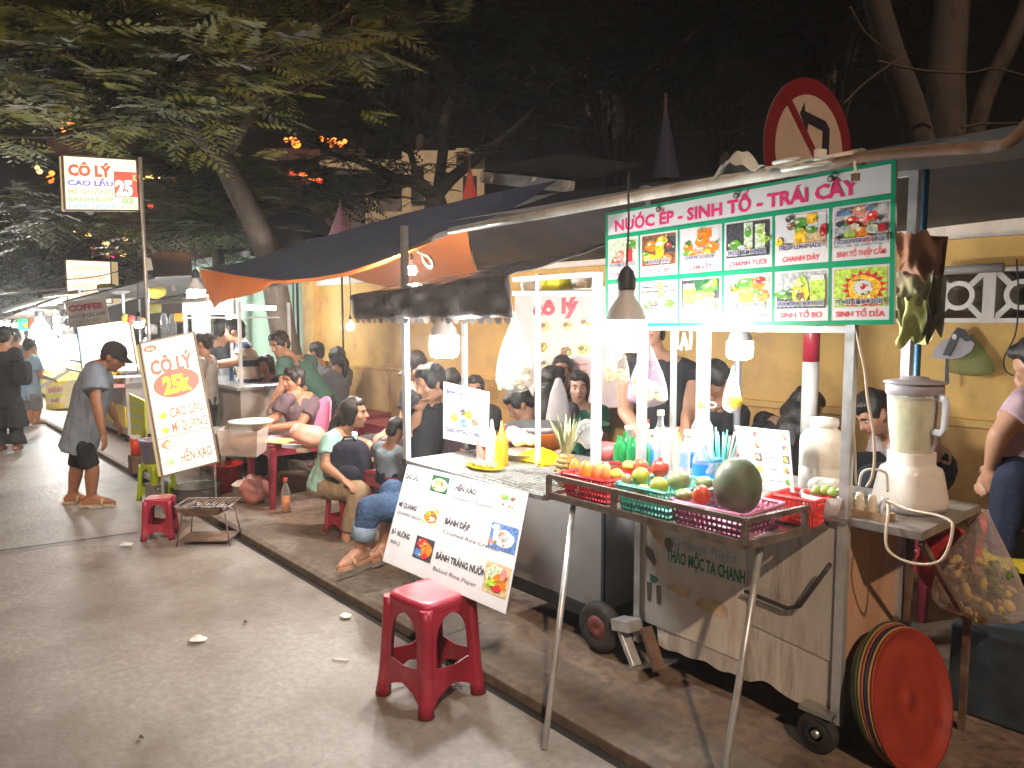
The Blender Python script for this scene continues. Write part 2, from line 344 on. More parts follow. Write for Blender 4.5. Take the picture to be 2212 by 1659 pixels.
# fruit tray hung out in front
railm = mat('rail_iron', (.20, .165, .14), .6, .3, var=.35, scale=20, dirt=(.12, .07, .05), dscale=9, dlo=.5)
TX0, TX1, TY0, TY1, TZ = -2.13, -1.24, 2.05, 2.47, .84
for z in (TZ, .918):
    b = MB()
    for p, q in (((TX0, TY0), (TX1, TY0)), ((TX1, TY0), (TX1+.06, TY1)), ((TX0, TY0), (TX0, TY1))): b.bar((*p, z), (*q, z), .016, .018 if z > .9 else .026, railm)
    b.build('tray_rail', jc)
for x, y in ((TX0, TY0), (TX1, TY0), ((TX0+TX1)/2-.1, TY0), (TX1+.04, TY1-.12)): b = MB(); b.bb((x-.009, y-.009, TZ), (x+.009, y+.009, .922), railm); b.build('tray_stud', jc)
b = MB(); b.bb((TX0+.012, TY0+.012, TZ-.012), (TX1, TY1-.002, TZ), steel); b.build('tray_floor', jc)
for p, q in (((-2.03, 2.09, .82), oz(1176, 1618)), ((-1.27, 2.2, .82), (-1.235, 1.93, 0))):
    b = MB(); b.tube([p, q], .012, galv, 10); b.build('tray_leg', jc)
b = MB(); b.tube([(-1.47, 2.44, .53), (-1.3, 2.44, .515), (-1.25, 2.43, .54), (-1.13, 2.40, .73)], .008, rubber, 6); b.build('strap', jc)
# castors and hitch
def castor(x, y, r, nm='castor'):
    b = MB(); b.bb((x-.06, y-.03, 2*r+.038), (x+.06, y+.05, 2*r+.055), steel); b.bb((x-.03, y+.03, r*.8), (x+.03, y+.035, 2*r+.04), steel); o = b.build(nm, jc, bevel=.002)
    w_ = MB(); prof = [(r*.35, -.02), (r*.62, -.022), (r*.7, -.014), (r*.92, -.024), (r, -.014), (r, .014), (r*.92, .024), (r*.7, .014), (r*.62, .022), (r*.35, .02)]
    w_.lathe(prof, rubber, n=28, xf=M.Translation((x, y, r+.036)) @ M.Rotation(rad(90), 4, 'X')); w_.lathe([(.0, -.026), (r*.2, -.026), (r*.2, .026), (0, .026)], steel, n=12, xf=M.Translation((x, y, r+.036)) @ M.Rotation(rad(90), 4, 'X')); w_.build('wheel', o)
castor(X1-.05, Y0-.03, .07)
castor(X0+.12, Y1-.05, .062); castor(X1-.05, Y1-.05, .062)
b = MB(); b.bar(oy(1335, 1345, 2.42), oy(1372, 1352, 2.40), .08, .05, galv); b.bar(oy(1345, 1362, 2.41), oy(1375, 1440, 2.38), .045, .03, galv); b.bar(oy(1395, 1355, 2.43), oy(1425, 1450, 2.40), .05, .03, rust); b.build('hitch', jc, bevel=.004)
b = MB(); c = oy(1290, 1388, 2.42); b.lathe([(.055, -.03), (.085, -.035), (.105, -.03), (.115, 0), (.105, .03), (.085, .035), (.055, .03)], rubber, n=28, xf=M.Translation((c.x, 2.44, .125+.036)) @ M.Rotation(rad(90), 4, 'X')); b.lathe([(0, .02), (.02, .034), (.055, .03), (.055, -.03), (0, -.02)], mat('old_red_rim', (.16, .05, .05), .6, var=.3), n=20, xf=M.Translation((c.x, 2.44, .125+.036)) @ M.Rotation(rad(90), 4, 'X')); b.build('wheel', jc)

# ---------------------------------------------------------------- menu board over the juice cart
MT = [oy(1308, 461, 2.43), oy(1936, 344, 2.43), oy(1931, 701, 2.43), oy(1309, 706, 2.43)]
P = panel(*MT)
mb = thing('menu_board', 'wide green and white juice menu board with twelve pictures hung above the cart', 'sign', (P(.5, 1)))
whites = mat('sign_white', (.66, .66, .67), .4, var=.03); green = mat('sign_green', (.0, .30, .14), .4, var=.05); pinkr = mat('sign_pink', (.72, .03, .16), .4); redi = mat('sign_red', (.72, .07, .10), .4); navy = mat('sign_navy', (.06, .07, .2), .4)
slab(P, .012, whites, 'board', mb)
# border and grid
g = MB(); cols = [0, .108, .232, .372, .535, .745, 1.]; e = .0014
TPL, TPR = .0, .0
cols = [0.0, .155, .32, .487, .657, .828, 1.0]
for a0, b0, a1, b1 in ((0, 0, .012, 1), (.988, 0, 1, 1), (.012, 0, .988, .022), (.012, .97, .988, 1), (.012, .20, .988, .235), (.012, .585, .988, .625)): g.pq(P, a0, b0, a1, b1, e, green)
for c in cols[1:-1]: g.pq(P, c-.004, .235, c+.004, .585, e, green); g.pq(P, c-.004, .625, c+.004, .97, e, green)
g.build('grid', mb)
g = MB(); g.pt(P, 'NƯỚC ÉP - SINH TỐ - TRÁI CÂY', .045, .075, .86, .095, e, pinkr, .035); g.build('title_lettering', mb)
C = lambda n, c: mat('print_'+n, c, .4, var=.45, scale=70)
K = dict(o=C('orange', (.80, .22, .02)), y=C('yellow', (.85, .52, .03)), r=C('red', (.62, .03, .04)), g=C('leaf', (.10, .30, .04)), lg=C('lime', (.42, .62, .08)), dg=C('darkgreen', (.03, .12, .05)), k=C('charcoal', (.06, .06, .07)), w=whites, br=C('brown', (.22, .10, .05)), gy=C('grey', (.42, .45, .45)), pk=C('pink', (.75, .25, .22)), mt=C('mint', (.55, .66, .45)), bl=C('blue', (.10, .2, .45)), wood=C('wood', (.62, .45, .25)), cr=C('creamy', (.75, .70, .50)))
CELL = [
 ('WATERMELON JUICE', 'DƯA HẤU ÉP', 'mt', [('c', .3, .75, .22, .2, 'r'), ('q', .62, .3, .86, .8, 'r'), ('c', .42, .55, .16, .2, 'pk'), ('c', .8, .2, .18, .15, 'g'), ('c', .2, .88, .12, .1, 'lg'), ('c', .5, .85, .14, .1, 'pk')]),
 ('MANGO JUICE', 'XOÀI ÉP', 'br', [('q', .7, .1, 1, .6, 'k'), ('c', .3, .35, .2, .18, 'o'), ('c', .62, .2, .16, .14, 'y'), ('q', .42, .3, .66, .8, 'y'), ('c', .54, .3, .12, .07, 'w'), ('c', .25, .75, .2, .13, 'y'), ('c', .75, .8, .17, .12, 'o'), ('c', .12, .6, .1, .08, 'g'), ('c', .82, .4, .09, .1, 'r')]),
 ('ORANGE JUICE', 'CAM VẮT', 'w', [('q', .42, .02, .8, .3, 'o'), ('c', .55, .4, .2, .16, 'o'), ('c', .82, .62, .16, .19, 'o'), ('c', .18, .55, .13, .16, 'o'), ('c', .33, .75, .16, .14, 'y'), ('c', .66, .78, .15, .15, 'y'), ('c', .12, .72, .07, .1, 'g'), ('c', .2, .42, .05, .09, 'g'), ('c', .5, .65, .14, .12, 'pk')]),
 ('FRESH LEMONADE', 'CHANH TƯƠI', 'k', [('q', .42, .02, .62, .75, 'mt'), ('q', .68, .1, .9, .8, 'mt'), ('c', .52, .3, .08, .15, 'g'), ('c', .8, .35, .08, .1, 'lg'), ('c', .22, .62, .15, .14, 'g'), ('c', .38, .72, .1, .08, 'gy'), ('c', .92, .55, .1, .1, 'lg'), ('c', .55, .85, .09, .09, 'y'), ('c', .12, .85, .14, .1, 'gy')]),
 ('FRESH LEMONADE', 'CHANH DÂY', 'w', [('q', .55, .5, 1, .8, 'wood'), ('q', .37, .3, .6, .9, 'y'), ('c', .48, .25, .17, .16, 'g'), ('q', .62, .02, .82, .28, 'y'), ('c', .72, .45, .11, .1, 'g'), ('c', .3, .3, .09, .1, 'br'), ('c', .28, .08, .1, .08, 'k'), ('c', .95, .5, .07, .16, 'r'), ('c', .2, .85, .1, .1, 'o'), ('c', .06, .7, .07, .12, 'y'), ('c', .48, .42, .1, .06, 'lg')]),
 ('PASSION FRUIT JUICE', 'SINH TỐ THẬP CẨM', 'gy', [('c', .5, .12, .15, .12, 'pk'), ('c', .35, .35, .13, .12, 'r'), ('c', .55, .4, .14, .13, 'pk'), ('c', .72, .3, .1, .14, 'r'), ('c', .5, .65, .15, .15, 'o'), ('c', .3, .68, .1, .12, 'lg'), ('c', .72, .6, .12, .12, 'mt'), ('c', .9, .6, .08, .11, 'r'), ('c', .88, .35, .06, .07, 'k'), ('c', .1, .4, .07, .08, 'k'), ('c', .1, .75, .07, .07, 'k'), ('q', .05, .05, .3, .2, 'bl'), ('q', .6, .04, .75, .14, 'bl'), ('c', .62, .85, .13, .1, 'o'), ('c', .4, .5, .09, .08, 'cr')]),
 ('', 'ỔI XOÀI', 'mt', [('c', .75, .4, .18, .35, 'o'), ('c', .3, .5, .2, .25, 'gy'), ('q', .1, .75, .5, .95, 'g')]),
 ('AMBARELLA', 'CÓC ÉP', 'w', [('q', 0, 0, 1, .42, 'gy'), ('q', 0, .12, 1, .16, 'k'), ('q', 0, .28, 1, .32, 'k'), ('q', .48, .0, .66, .5, 'lg'), ('c', .26, .78, .2, .14, 'g'), ('c', .76, .72, .22, .15, 'g'), ('c', .4, .75, .11, .12, 'r'), ('c', .58, .68, .1, .1, 'w')]),
 ('ORANGE JUICE', 'ỔI ÉP', 'k', [('q', .3, 0, 1, .4, 'dg'), ('c', .75, .25, .2, .15, 'g'), ('c', .85, .12, .1, .1, 'y'), ('q', .05, .62, 1, 1, 'w'), ('q', .06, .25, .38, .85, 'lg'), ('q', .06, .12, .36, .26, 'mt'), ('c', .52, .55, .2, .2, 'lg'), ('c', .72, .7, .2, .15, 'cr'), ('c', .48, .82, .13, .14, 'w'), ('c', .88, .85, .1, .1, 'g'), ('c', .78, .5, .12, .09, 'y')]),
 ('KUMQUAT JUICE', 'QUẤT TẮC ÉP', 'mt', [('c', .5, .2, .25, .15, 'g'), ('c', .75, .25, .16, .2, 'o'), ('c', .2, .3, .12, .1, 'g'), ('q', .3, .35, .65, .85, 'y'), ('c', .47, .45, .15, .08, 'lg'), ('c', .85, .6, .14, .18, 'o'), ('c', .2, .4, .08, .08, 'o'), ('c', .72, .5, .08, .12, 'g'), ('c', .8, .15, .1, .1, 'r')]),
 ('AVOCADO SMOOTHIE', 'SINH TỐ BƠ', 'gy', [('q', 0, .65, 1, 1, 'k'), ('c', .2, .6, .25, .13, 'g'), ('c', .35, .55, .15, .1, 'dg'), ('c', .52, .5, .15, .42, 'lg'), ('c', .5, .62, .18, .24, 'y'), ('c', .49, .66, .08, .11, 'br'), ('q', .7, .2, 1, .95, 'lg'), ('q', .72, .1, .98, .25, 'w')]),
 ('PLATE SMOOTHIE', 'SINH TỐ DĨA', 'lg', [('s', .58, .5, .44, .46, 'r'), ('c', .58, .52, .31, .34, 'y'), ('c', .56, .5, .17, .2, 'g'), ('s', .56, .5, .2, .22, 'w'), ('c', .56, .48, .05, .08, 'r'), ('c', .56, .68, .08, .06, 'mt'), ('q', .25, .93, .9, .98, 'r')]),
]
for i, (en, vn, bg, sh) in enumerate(CELL):
    a0, a1 = cols[i % 6]+.012+(.006 if i % 6 == 0 else 0), cols[i % 6+1]-.012-(.006 if i % 6 == 5 else 0); b0, b1 = (.25, .5) if i < 6 else (.64, .885)
    W_, H_ = a1-a0, b1-b0; q = MB(); q.pq(P, a0, b0, a1, b1, .0014, K[bg]); k = .0018
    for s_ in sh:
        m_ = K[s_[-1]]
        if s_[0] == 'q': q.pq(P, a0+s_[1]*W_, b0+s_[2]*H_, a0+s_[3]*W_, b0+s_[4]*H_, k, m_)
        elif s_[0] == 'c': q.pc(P, a0+s_[1]*W_, b0+s_[2]*H_, s_[3]*W_, s_[4]*H_, k, m_, 14, .08)
        else: q.pp(P, [(a0+(s_[1]+s_[3]*cos(t*pi/16)*(1 if t % 2 else .72))*W_, b0+(s_[2]-s_[4]*sin(t*pi/16)*(1 if t % 2 else .72))*H_) for t in range(32)], k, m_)
        if s_[0] == 'c' and s_[3] > .08: q.pc(P, a0+(s_[1]-s_[3]*.3)*W_, b0+(s_[2]-s_[4]*.35)*H_, s_[3]*W_*.3, s_[4]*H_*.25, k+.0002, K['cr' if s_[-1] != 'k' else 'gy'], 8, .2)
        k += .0004
    for z_ in range(16):
        s_ = R.choice(sh); cx, cy, ww, hh = ((s_[1]+s_[3])/2, (s_[2]+s_[4])/2, (s_[3]-s_[1])/2, (s_[4]-s_[2])/2) if s_[0] == 'q' else (s_[1], s_[2], s_[3], s_[4])
        q.pc(P, a0+min(.95, max(.05, cx+R.uniform(-1, 1)*ww))*W_, b0+min(.95, max(.05, cy+R.uniform(-1, 1)*hh))*H_, R.uniform(.02, .05)*W_, R.uniform(.015, .045)*H_, k, K[R.choice((s_[-1], 'cr', R.choice(sh)[-1], 'mt', 'g', 'br'))], 7, .4); k += .00005
    if en: q.pt(P, en, (a0+a1)/2, b1-.052, min(W_*.98, len(en)*.0093), .036, k+.0006, whites, .075, 'c'); q.pt(P, en, (a0+a1)/2, b1-.05, min(W_*.96, len(en)*.0091), .032, k+.001, navy, .02, 'c')
    q.build('drink_picture', mb)
    q = MB(); q.pt(P, vn, (a0+a1)/2, b1+.026, min(W_*.92, len(vn)*.0125), .036, .0014, redi, .02, 'c'); q.build('caption_lettering', mb)
for a in (.24, .535, .83): b = MB(); b.lathe([(.012, 0), (.012, .004), (.006, .004)], rust, n=12, xf=M.Translation(P(a, .05, .004)) @ M.Rotation(rad(90), 4, 'X')); b.build('eyelet', mb)
# ---------------------------------------------------------------- lamps
cordm = mat('dark_cord', (.03, .028, .025), .6); capg = mat('lamp_cap_grey', (.55, .55, .54), .45, var=.05); cordc = mat('cream_cord', (.62, .54, .42), .45, var=.05)
def bulb(px, py, yy, wpx, label, top, glm, hr=1.5, group=None, z_cord=None, dep=None):
    c = oy(px, py, yy) if dep is None else od(px, py, dep); d = -c.x*sin(YAW)+c.y*cos(YAW); r = wpx/2/F*d; h = r*hr
    t = thing('hanging_bulb', label, 'lamp', (c.x, c.y, c.z-h/2), 0, group or 'bright bulbs hanging over the stalls')
    b = MB(); b.lathe([(0, 0), (r*.55, r*.02), (r*.86, r*.12), (r*.99, r*.36), (r, h*.6), (r*.97, h)], glm, n=24); b.build('diffuser', t, False)
    b = MB(); b.lathe([(r*.97, h), (r*.93, h+r*.1), (r*.8, h+r*.5), (r*.45, h+r*1.0), (r*.38, h+r*1.15), (r*.38, h+r*1.5), (.0, h+r*1.5)], capg, n=24); b.build('cap', t, False)
    b = MB(); b.lathe([(r*.42, h+r*1.4), (r*.45, h+r*1.9), (r*.3, h+r*2.3), (r*.1, h+r*2.5), (0, h+r*2.5)], black, n=14); b.build('socket', t, False)
    zc = (z_cord or 2.07)-(c.z-h/2); k = h+r*2.45
    if zc > k+.02: b = MB(); b.tube([(0, 0, k), (.004, .003, (k+zc)/2), (0, 0, zc)], .004, cordm, 6); b.build('cord', t, False)
    return t
big = glow('lamp_glass_near', (1, .985, .95), 74.); mid = glow('lamp_glass_mid', (1, .985, .96), 170.); low = glow('lamp_glass_far', (1, .98, .95), 190.)
bulb(1352, 726, 2.08, 92, 'large bulb with a grey cap hanging lowest in front of the green menu board', 450, big)
bulb(1598, 757, 2.78, 55, 'small white bulb hanging under the middle of the green menu board', 700, mid, 1.45, z_cord=1.63)
bulb(960, 749, 2.03, 64, 'white bulb hanging under the dark grey canopy of the grill stall', 690, mid, z_cord=1.60)

# ---------------------------------------------------------------- tubs leaning on the cart side
tb = [('dark_green', (.05, .07, .03)), ('olive_yellow', (.30, .20, .06)), ('brick_red', (.32, .08, .05)), ('navy_blue', (.02, .025, .06)), ('ochre', (.36, .23, .07)), ('orange', (.30, .036, .018))]
c0 = ox(1972, 1512, -.93); ax = V((.93, -.13, .26)).normalized(); s_, u_, _ = frame(ax)
for i, (nm, col) in enumerate(tb):
    m_ = mat('tub_'+nm, col, .5, var=.12, dirt=(col[0]*.5, col[1]*.6, col[2]*.6+.01), dscale=5, dlo=.56)
    k = i-5; c = c0+ax*k*.012+V((0, 0, -.004*k)); r = .235-.0*k
    xf = M.Translation(c) @ M((( s_.x, u_.x, ax.x, 0), (s_.y, u_.y, ax.y, 0), (s_.z, u_.z, ax.z, 0), (0, 0, 0, 1)))
    b = MB(); b.lathe([(0, -.05), (r*.80, -.05), (r*.86, -.04), (r*.97, -.008), (r, 0), (r*1.0, .006), (r*.97, .004), (r*.9, -.012), (r*.8, -.02), (r*.76, -.016), (r*.35, -.012), (r*.32, -.016), (r*.1, -.016), (r*.09, -.012), (0, -.012)], m_, n=48, xf=xf)
    o = b.build('round_tub')
    tag(o, {'orange': 'orange round tub facing out at the front of the leaning stack', 'ochre': 'ochre round tub just behind the orange one', 'navy_blue': 'navy blue round tub in the middle of the leaning stack', 'brick_red': 'brick red round tub behind the navy one in the leaning stack', 'olive_yellow': 'olive yellow rimmed round tub second from the back of the leaning stack', 'dark_green': 'dark green round tub at the very back of the stack leaning on the cart'}[nm], 'tub', 'round tubs leaning on the cart side')

# ---------------------------------------------------------------- side table with the blender
TT = .885
st = thing('side_table', 'small worn metal side table at the right end of the juice cart carrying the blender', 'table', (-.99, 2.72, 0))
b = MB(); b.bb((X1+.018, 2.46, TT-.03), (-.87, 2.99, TT), mat('worn_table_top', (.27, .25, .23), .5, .3, var=.25, scale=8, dirt=(.13, .1, .08), dscale=6)); b.build('table_top', st, bevel=.003)
for x, y in ((-.885, 2.97), (X1+.03, 2.97)): b = MB(); b.bar((x, y, 0.03), (x, y, TT-.03), .022, .022, rust); b.build('leg', st)
b = MB(); b.bar((-.885, 2.5, .84), (-.885, 2.97, .45), .018, .018, rust); b.build('brace', st)
bl_ = thing('blender', 'white kitchen blender with a lidded jug of pale yellow pulp on the side table', 'blender', (-1.015, 2.735, TT), rad(-20))
S = 1.03
def sq(w_, z, r=.35, n=32):
    return [(w_*(abs(cos(t))**.55)*(1 if cos(t) >= 0 else -1), w_*(abs(sin(t))**.55)*(1 if sin(t) >= 0 else -1), z) for t in [2*pi*i/n for i in range(n)]]
def loft(b, rings, m, smooth=True, cap=True):
    n = len(rings[0]); vs = [p for r in rings for p in r]
    b.add(vs, [(i*n+j, i*n+(j+1) % n, (i+1)*n+(j+1) % n, (i+1)*n+j) for i in range(len(rings)-1) for j in range(n)], m, smooth)
    if cap: b.poly(rings[0][::-1], m); b.poly(rings[-1], m)
    return b
b = MB(); loft(b, [sq(.098*S, .018), sq(.1*S, .03), sq(.099*S, .05), sq(.085*S, .135), sq(.08*S, .15), sq(.066*S, .158), sq(.064*S, .165), sq(.064*S, .205)], mat('blender_white', (.70, .66, .60), .32, var=.03)); b.build('motor_base', bl_, False)
gp = mat('blender_grey', (.30, .28, .31), .45, var=.06)
b = MB(); loft(b, [sq(.09*S, 0), sq(.096*S, .004), sq(.097*S, .022), sq(.08*S, .026)], gp); b.build('foot', bl_, False)
b = MB(); J = lambda r, z: [(r*cos(2*pi*i/32), r*sin(2*pi*i/32), z) for i in range(32)]
loft(b, [J(.062, .2), J(.066, .21), J(.078, .30), J(.086, .40), J(.088, .43)], film('clear_jug', (.85, .87, .85), .25, .1, 10.)); jug = b.build('jug', bl_, False)
b = MB(); loft(b, [J(.057, .206), J(.062, .22), J(.073, .30), J(.0805, .385), J(.081, .388)], mat('yellow_pulp', (.60, .58, .30), .55, var=.25, scale=26, stretch=(1, 1, .5), dirt=(.38, .38, .24), dscale=14)); b.build('pulp', bl_, False)
b = MB(); loft(b, [J(.0885, .405), J(.092, .41), J(.092, .436), J(.088, .442), J(.098, .444), J(.1, .449), J(.07, .456), J(.045, .458), J(.042, .466), J(.002, .467)], gp); b.build('lid', bl_, False)
b = MB(); b.tube([(.085, 0, .405), (.118, 0, .40), (.124, 0, .38), (.120, 0, .30), (.112, 0, .285), (.076, 0, .285)], .009, mat('jug_handle', (.55, .56, .60), .25, var=.05), 10, sq=1.5); b.build('handle', bl_, False)
b = MB(); ps = [oy(x, y, yy) for x, y, yy in ((1908, 1076, 2.62), (1919, 1100, 2.47), (1914, 1150, 2.43), (1917, 1185, 2.42), (1945, 1208, 2.42), (1990, 1219, 2.42), (2030, 1212, 2.42), (2050, 1180, 2.42), (2058, 1140, 2.42), (2052, 1125, 2.43), (2020, 1112, 2.45), (1960, 1100, 2.48), (1910, 1078, 2.52))]
def smooth_path(p, k=4):
    out = []
    for i in range(len(p)-1):
        a, b_, c, d = p[max(i-1, 0)], p[i], p[i+1], p[min(i+2, len(p)-1)]
        for j in range(k): t = j/k; out.append(.5*((2*b_)+(c-a)*t+(2*a-5*b_+4*c-d)*t*t+(3*b_-a-3*c+d)*t**3))
    return out+[p[-1]]
b.tube(smooth_path(ps), .0045, cordc, 8); tag(b.build('power_cord'), 'cream power cord looping down in front of the side table below the blender', 'cord')
b = MB(); b.tube(smooth_path([oy(x, y, 2.46) for x, y in ((1848, 704), (1856, 745), (1868, 800), (1874, 860), (1886, 930), (1889, 990), (1884, 1030), (1872, 1052))]), .005, cordc, 8); tag(b.build('power_cord'), 'cream cable hanging from the menu board down to the socket strip', 'cord')
b = MB(); b.tube(smooth_path([oy(x, y, 2.48) for x, y in ((1846, 835), (1842, 900), (1847, 980), (1848, 1050))]), .0045, cordc, 8); tag(b.build('power_cord'), 'short cream cable hugging the right hand front post above the socket strip', 'cord')
ss = thing('socket_strip', 'wooden socket strip with three plugs on the corner of the cart by the blender', 'socket strip', oy(1875, 1085, 2.52))
c = oy(1876, 1092, 2.52); c.z = TT
b = MB(); b.bb((c.x-.05, c.y-.025, c.z), (c.x+.075, c.y+.035, c.z+.022), mat('strip_wood', (.42, .29, .17), .6, var=.2)); b.build('board', ss)
for k in range(3): b = MB(); q = V((c.x-.032+k*.042, c.y+.003, c.z+.02)); b.lathe([(.017, 0), (.018, .02), (.013, .045), (.011, .055), (0, .056)], cream if k < 2 else white, c=q, n=16); b.build('plug', ss)
b = MB(); b.tube(smooth_path([oy(x, y, 2.52) for x, y in ((1917, 1062), (1916, 1030), (1908, 1018), (1880, 1014), (1862, 1022), (1856, 1050))]), .0045, white, 8); tag(b.build('power_cord'), 'white cord arching over the socket strip', 'cord')
# ---------------------------------------------------------------- baskets in the tray
def basket(name, x0, x1, y0, y1, z, h, col, label, rows=4, m2=None):
    m_ = mat('basket_'+name, col, .35, var=.06); t = thing('basket', label, 'basket', ((x0+x1)/2, (y0+y1)/2, z), 0, 'plastic baskets on the fruit tray')
    X, Y, q = (x1-x0)/2, (y1-y0)/2, .86
    def P_(a, s): # point along the rectangular loop at height fraction s
        w_, d_ = X*(q+(1-q)*s), Y*(q+(1-q)*s); per = [(-w_, -d_), (w_, -d_), (w_, d_), (-w_, d_)]
        i = int(a) % 4; f = a-int(a); p, r = per[i], per[(i+1) % 4]; return V((p[0]*(1-f)+r[0]*f, p[1]*(1-f)+r[1]*f, h*s))
    b = MB(); b.box((0, 0, .004), (2*X*q, 2*Y*q, .006), m_)
    for s in [i/rows for i in range(rows+1)]:
        for i in range(4): b.bar(P_(i, s), P_(i+.9999, s), .005, h/rows*.55, m_)
    for i in range(4):
        n = 14 if i % 2 == 0 else 9
        for k in range(n+1): b.bar(P_(i+min(k/n, .9999), 0), P_(i+min(k/n, .9999), 1), .005, .0095, m_)
    b.build('lattice', t, False)
    b = MB(); lp = []
    for i in range(4):
        for f in (.06, .5, .94): lp.append(P_(i+f, 1.)*1)
    lp.append(lp[0]); b.tube(lp, .008, m_, 8, sq=.6); b.build('rim', t, False); return t
basket('red', -2.09, -1.85, 2.08, 2.40, TZ, .095, (.55, .03, .04), 'red basket at the left end of the tray holding the pineapple and papayas')
basket('turquoise', -1.80, -1.56, 2.08, 2.38, TZ, .10, (.16, .55, .47), 'turquoise basket in the middle of the tray under the green oranges')
basket('pink', -1.55, -1.26, 2.075, 2.33, TZ, .085, (.62, .25, .40), 'pink basket at the right end of the tray holding the watermelon')
basket('coral', -1.33, -1.17, 2.36, 2.50, TZ+.015, .085, (.80, .08, .07), 'bright coral red basket behind the pink one beside the cart post')
# ---------------------------------------------------------------- fruit
def fruit(nm, px, py, y, rx, ry, col, label, cat, dirt=None, lump=.10, group=None, rot=None, rough=.4, stalk=None, var=.15):
    c = oy(px, py, y); d = -c.x*sin(YAW)+c.y*cos(YAW); a, b_ = rx/F*d, ry/F*d
    m_ = mat('skin_'+nm+str(col[0]), col, rough, var=var, scale=9, dirt=dirt, dscale=11, dlo=.52)
    b = MB(); b.ell((0, 0, 0), (a, a, b_), m_, 20, 14, rot, lump, px)
    if stalk == 'crown':
        for k in range(6): b.add([(.2*a*cos(k*pi/3), .2*a*sin(k*pi/3), b_*.93), (.2*a*cos(k*pi/3+.9), .2*a*sin(k*pi/3+.9), b_*.93), (.3*a*cos(k*pi/3+.45), .3*a*sin(k*pi/3+.45), b_*1.25)], [(0, 1, 2)], m_)
    elif stalk: b.tube([(0, 0, b_*.9), (a*.1, 0, b_*1.1)], a*.06, K['br'], 6)
    b.v = [tuple(V(p)+c) for p in b.v]
    return tag(b.build(nm), label, cat, group)
D = lambda x, y: (1106+x*.25, 829.5+y*.25)
gy = (.34, .36, .04); ol = (.20, .22, .07)
fruit('watermelon', *D(1950, 885), 2.2, 53, 65, (.12, .15, .09), 'large dark green watermelon standing in the pink basket', 'watermelon', (.045, .065, .035), .03, rough=.55, var=.35)
fruit('mango', *D(905, 785), 2.2, 15, 14, (.52, .50, .05), 'yellow mango left of the green oranges beside the papaya', 'mango')
fruit('mango', *D(1010, 705), 2.3, 15, 12, (.42, .45, .08), 'pale green mango behind the yellow mango and left of the pomegranates', 'mango')
fruit('pomegranate', *D(1110, 698), 2.26, 17, 14, (.58, .09, .04), 'flatter red pomegranate lying behind the topmost green orange', 'pomegranate', (.55, .25, .05))
fruit('pomegranate', *D(1280, 728), 2.22, 20, 21, (.60, .06, .04), 'tall red pomegranate standing with its crown up in the middle of the tray', 'pomegranate', (.5, .15, .05), stalk='crown')
fruit('green_orange', *D(1115, 800), 2.16, 20, 21, gy, 'green skinned orange in the turquoise basket below the flat pomegranate', 'orange', (.16, .22, .04), .03)
fruit('green_orange', *D(1270, 885), 2.12, 21, 21, gy, 'green skinned orange nearest the front rail of the turquoise basket', 'orange', (.14, .17, .04), .03)
fruit('sapodilla', *D(990, 838), 2.12, 12, 17, (.34, .24, .10), 'small brown sapodilla upright at the left of the turquoise basket', 'sapodilla')
fruit('sapodilla', *D(1135, 910), 2.10, 16, 11, (.36, .20, .11), 'pinkish brown sapodilla lying between the two green oranges', 'sapodilla')
fruit('green_melon', *D(1440, 835), 2.2, 25, 23, (.24, .27, .12), 'round grey green melon left of the watermelon', 'melon', (.15, .13, .07))
fruit('avocado', *D(1490, 958), 2.12, 21, 13, (.17, .22, .05), 'dark green avocado lying at the left of the pink basket beside the tomato', 'avocado', (.25, .24, .08))
fruit('tomato', *D(1636, 962), 2.11, 20, 23, (.62, .08, .03), 'red tomato leaning on the watermelon in the pink basket', 'tomato')
fruit('star_apple', *D(1660, 848), 2.26, 20, 13, (.20, .27, .12), 'smooth pale green star apple behind the tomato', 'star apple')
for px, py, l in ((1661, 1072, 'small red fruit at the left of the coral basket'), (1672, 1082, 'small ripe yellow red fruit at the front of the coral basket')): fruit('plum', px, py, 2.41, 9, 9, (.6, .10, .04) if px < 1665 else (.6, .38, .06), l, 'fruit')
papm = mat('papaya_flesh', (.78, .26, .04), .4, var=.12)
for x, y, rx, ry, yy, l in ((545, 745, 14, 25, 2.26, 'orange papaya beside the pineapple, leftmost of the papayas'), (640, 765, 16, 27, 2.14, 'whole glossy orange papaya standing at the front of the red basket'), (738, 765, 13, 27, 2.16, 'cut papaya wedge standing right of the whole papaya'), (808, 770, 12, 25, 2.15, 'pale cut papaya wedge at the right end of the red basket')):
    fruit('papaya', *D(x, y), yy, rx, ry, (.80, .25, .03) if x < 700 else (.82, .36, .12), l, 'papaya', None if x > 700 else (.75, .38, .05), .08, rot=(.08, .1, .4))
pc = oy(*D(470, 745), 2.27); pi_ = thing('pineapple', 'pineapple with a pale spiky crown at the left end of the fruit tray', 'pineapple', (pc.x, pc.y, pc.z-.06))
b = MB(); d_ = 2.9
for i in range(9):
    for k in range(12):
        ph = pi*(i+.7)/9.6; th = 2*pi*(k+.5*(i % 2))/12; p = V((.047*sin(ph)*cos(th), .047*sin(ph)*sin(th), .075*cos(ph))); b.ell(pc+p*.92, (.014, .014, .013), mat('pineapple_skin', (.33, .22, .07), .6, var=.35, scale=30), 6, 4)
b.build('fruit_body', pi_)
b = MB(); lm = mat('pineapple_leaf', (.42, .48, .25), .45, var=.25, scale=6)
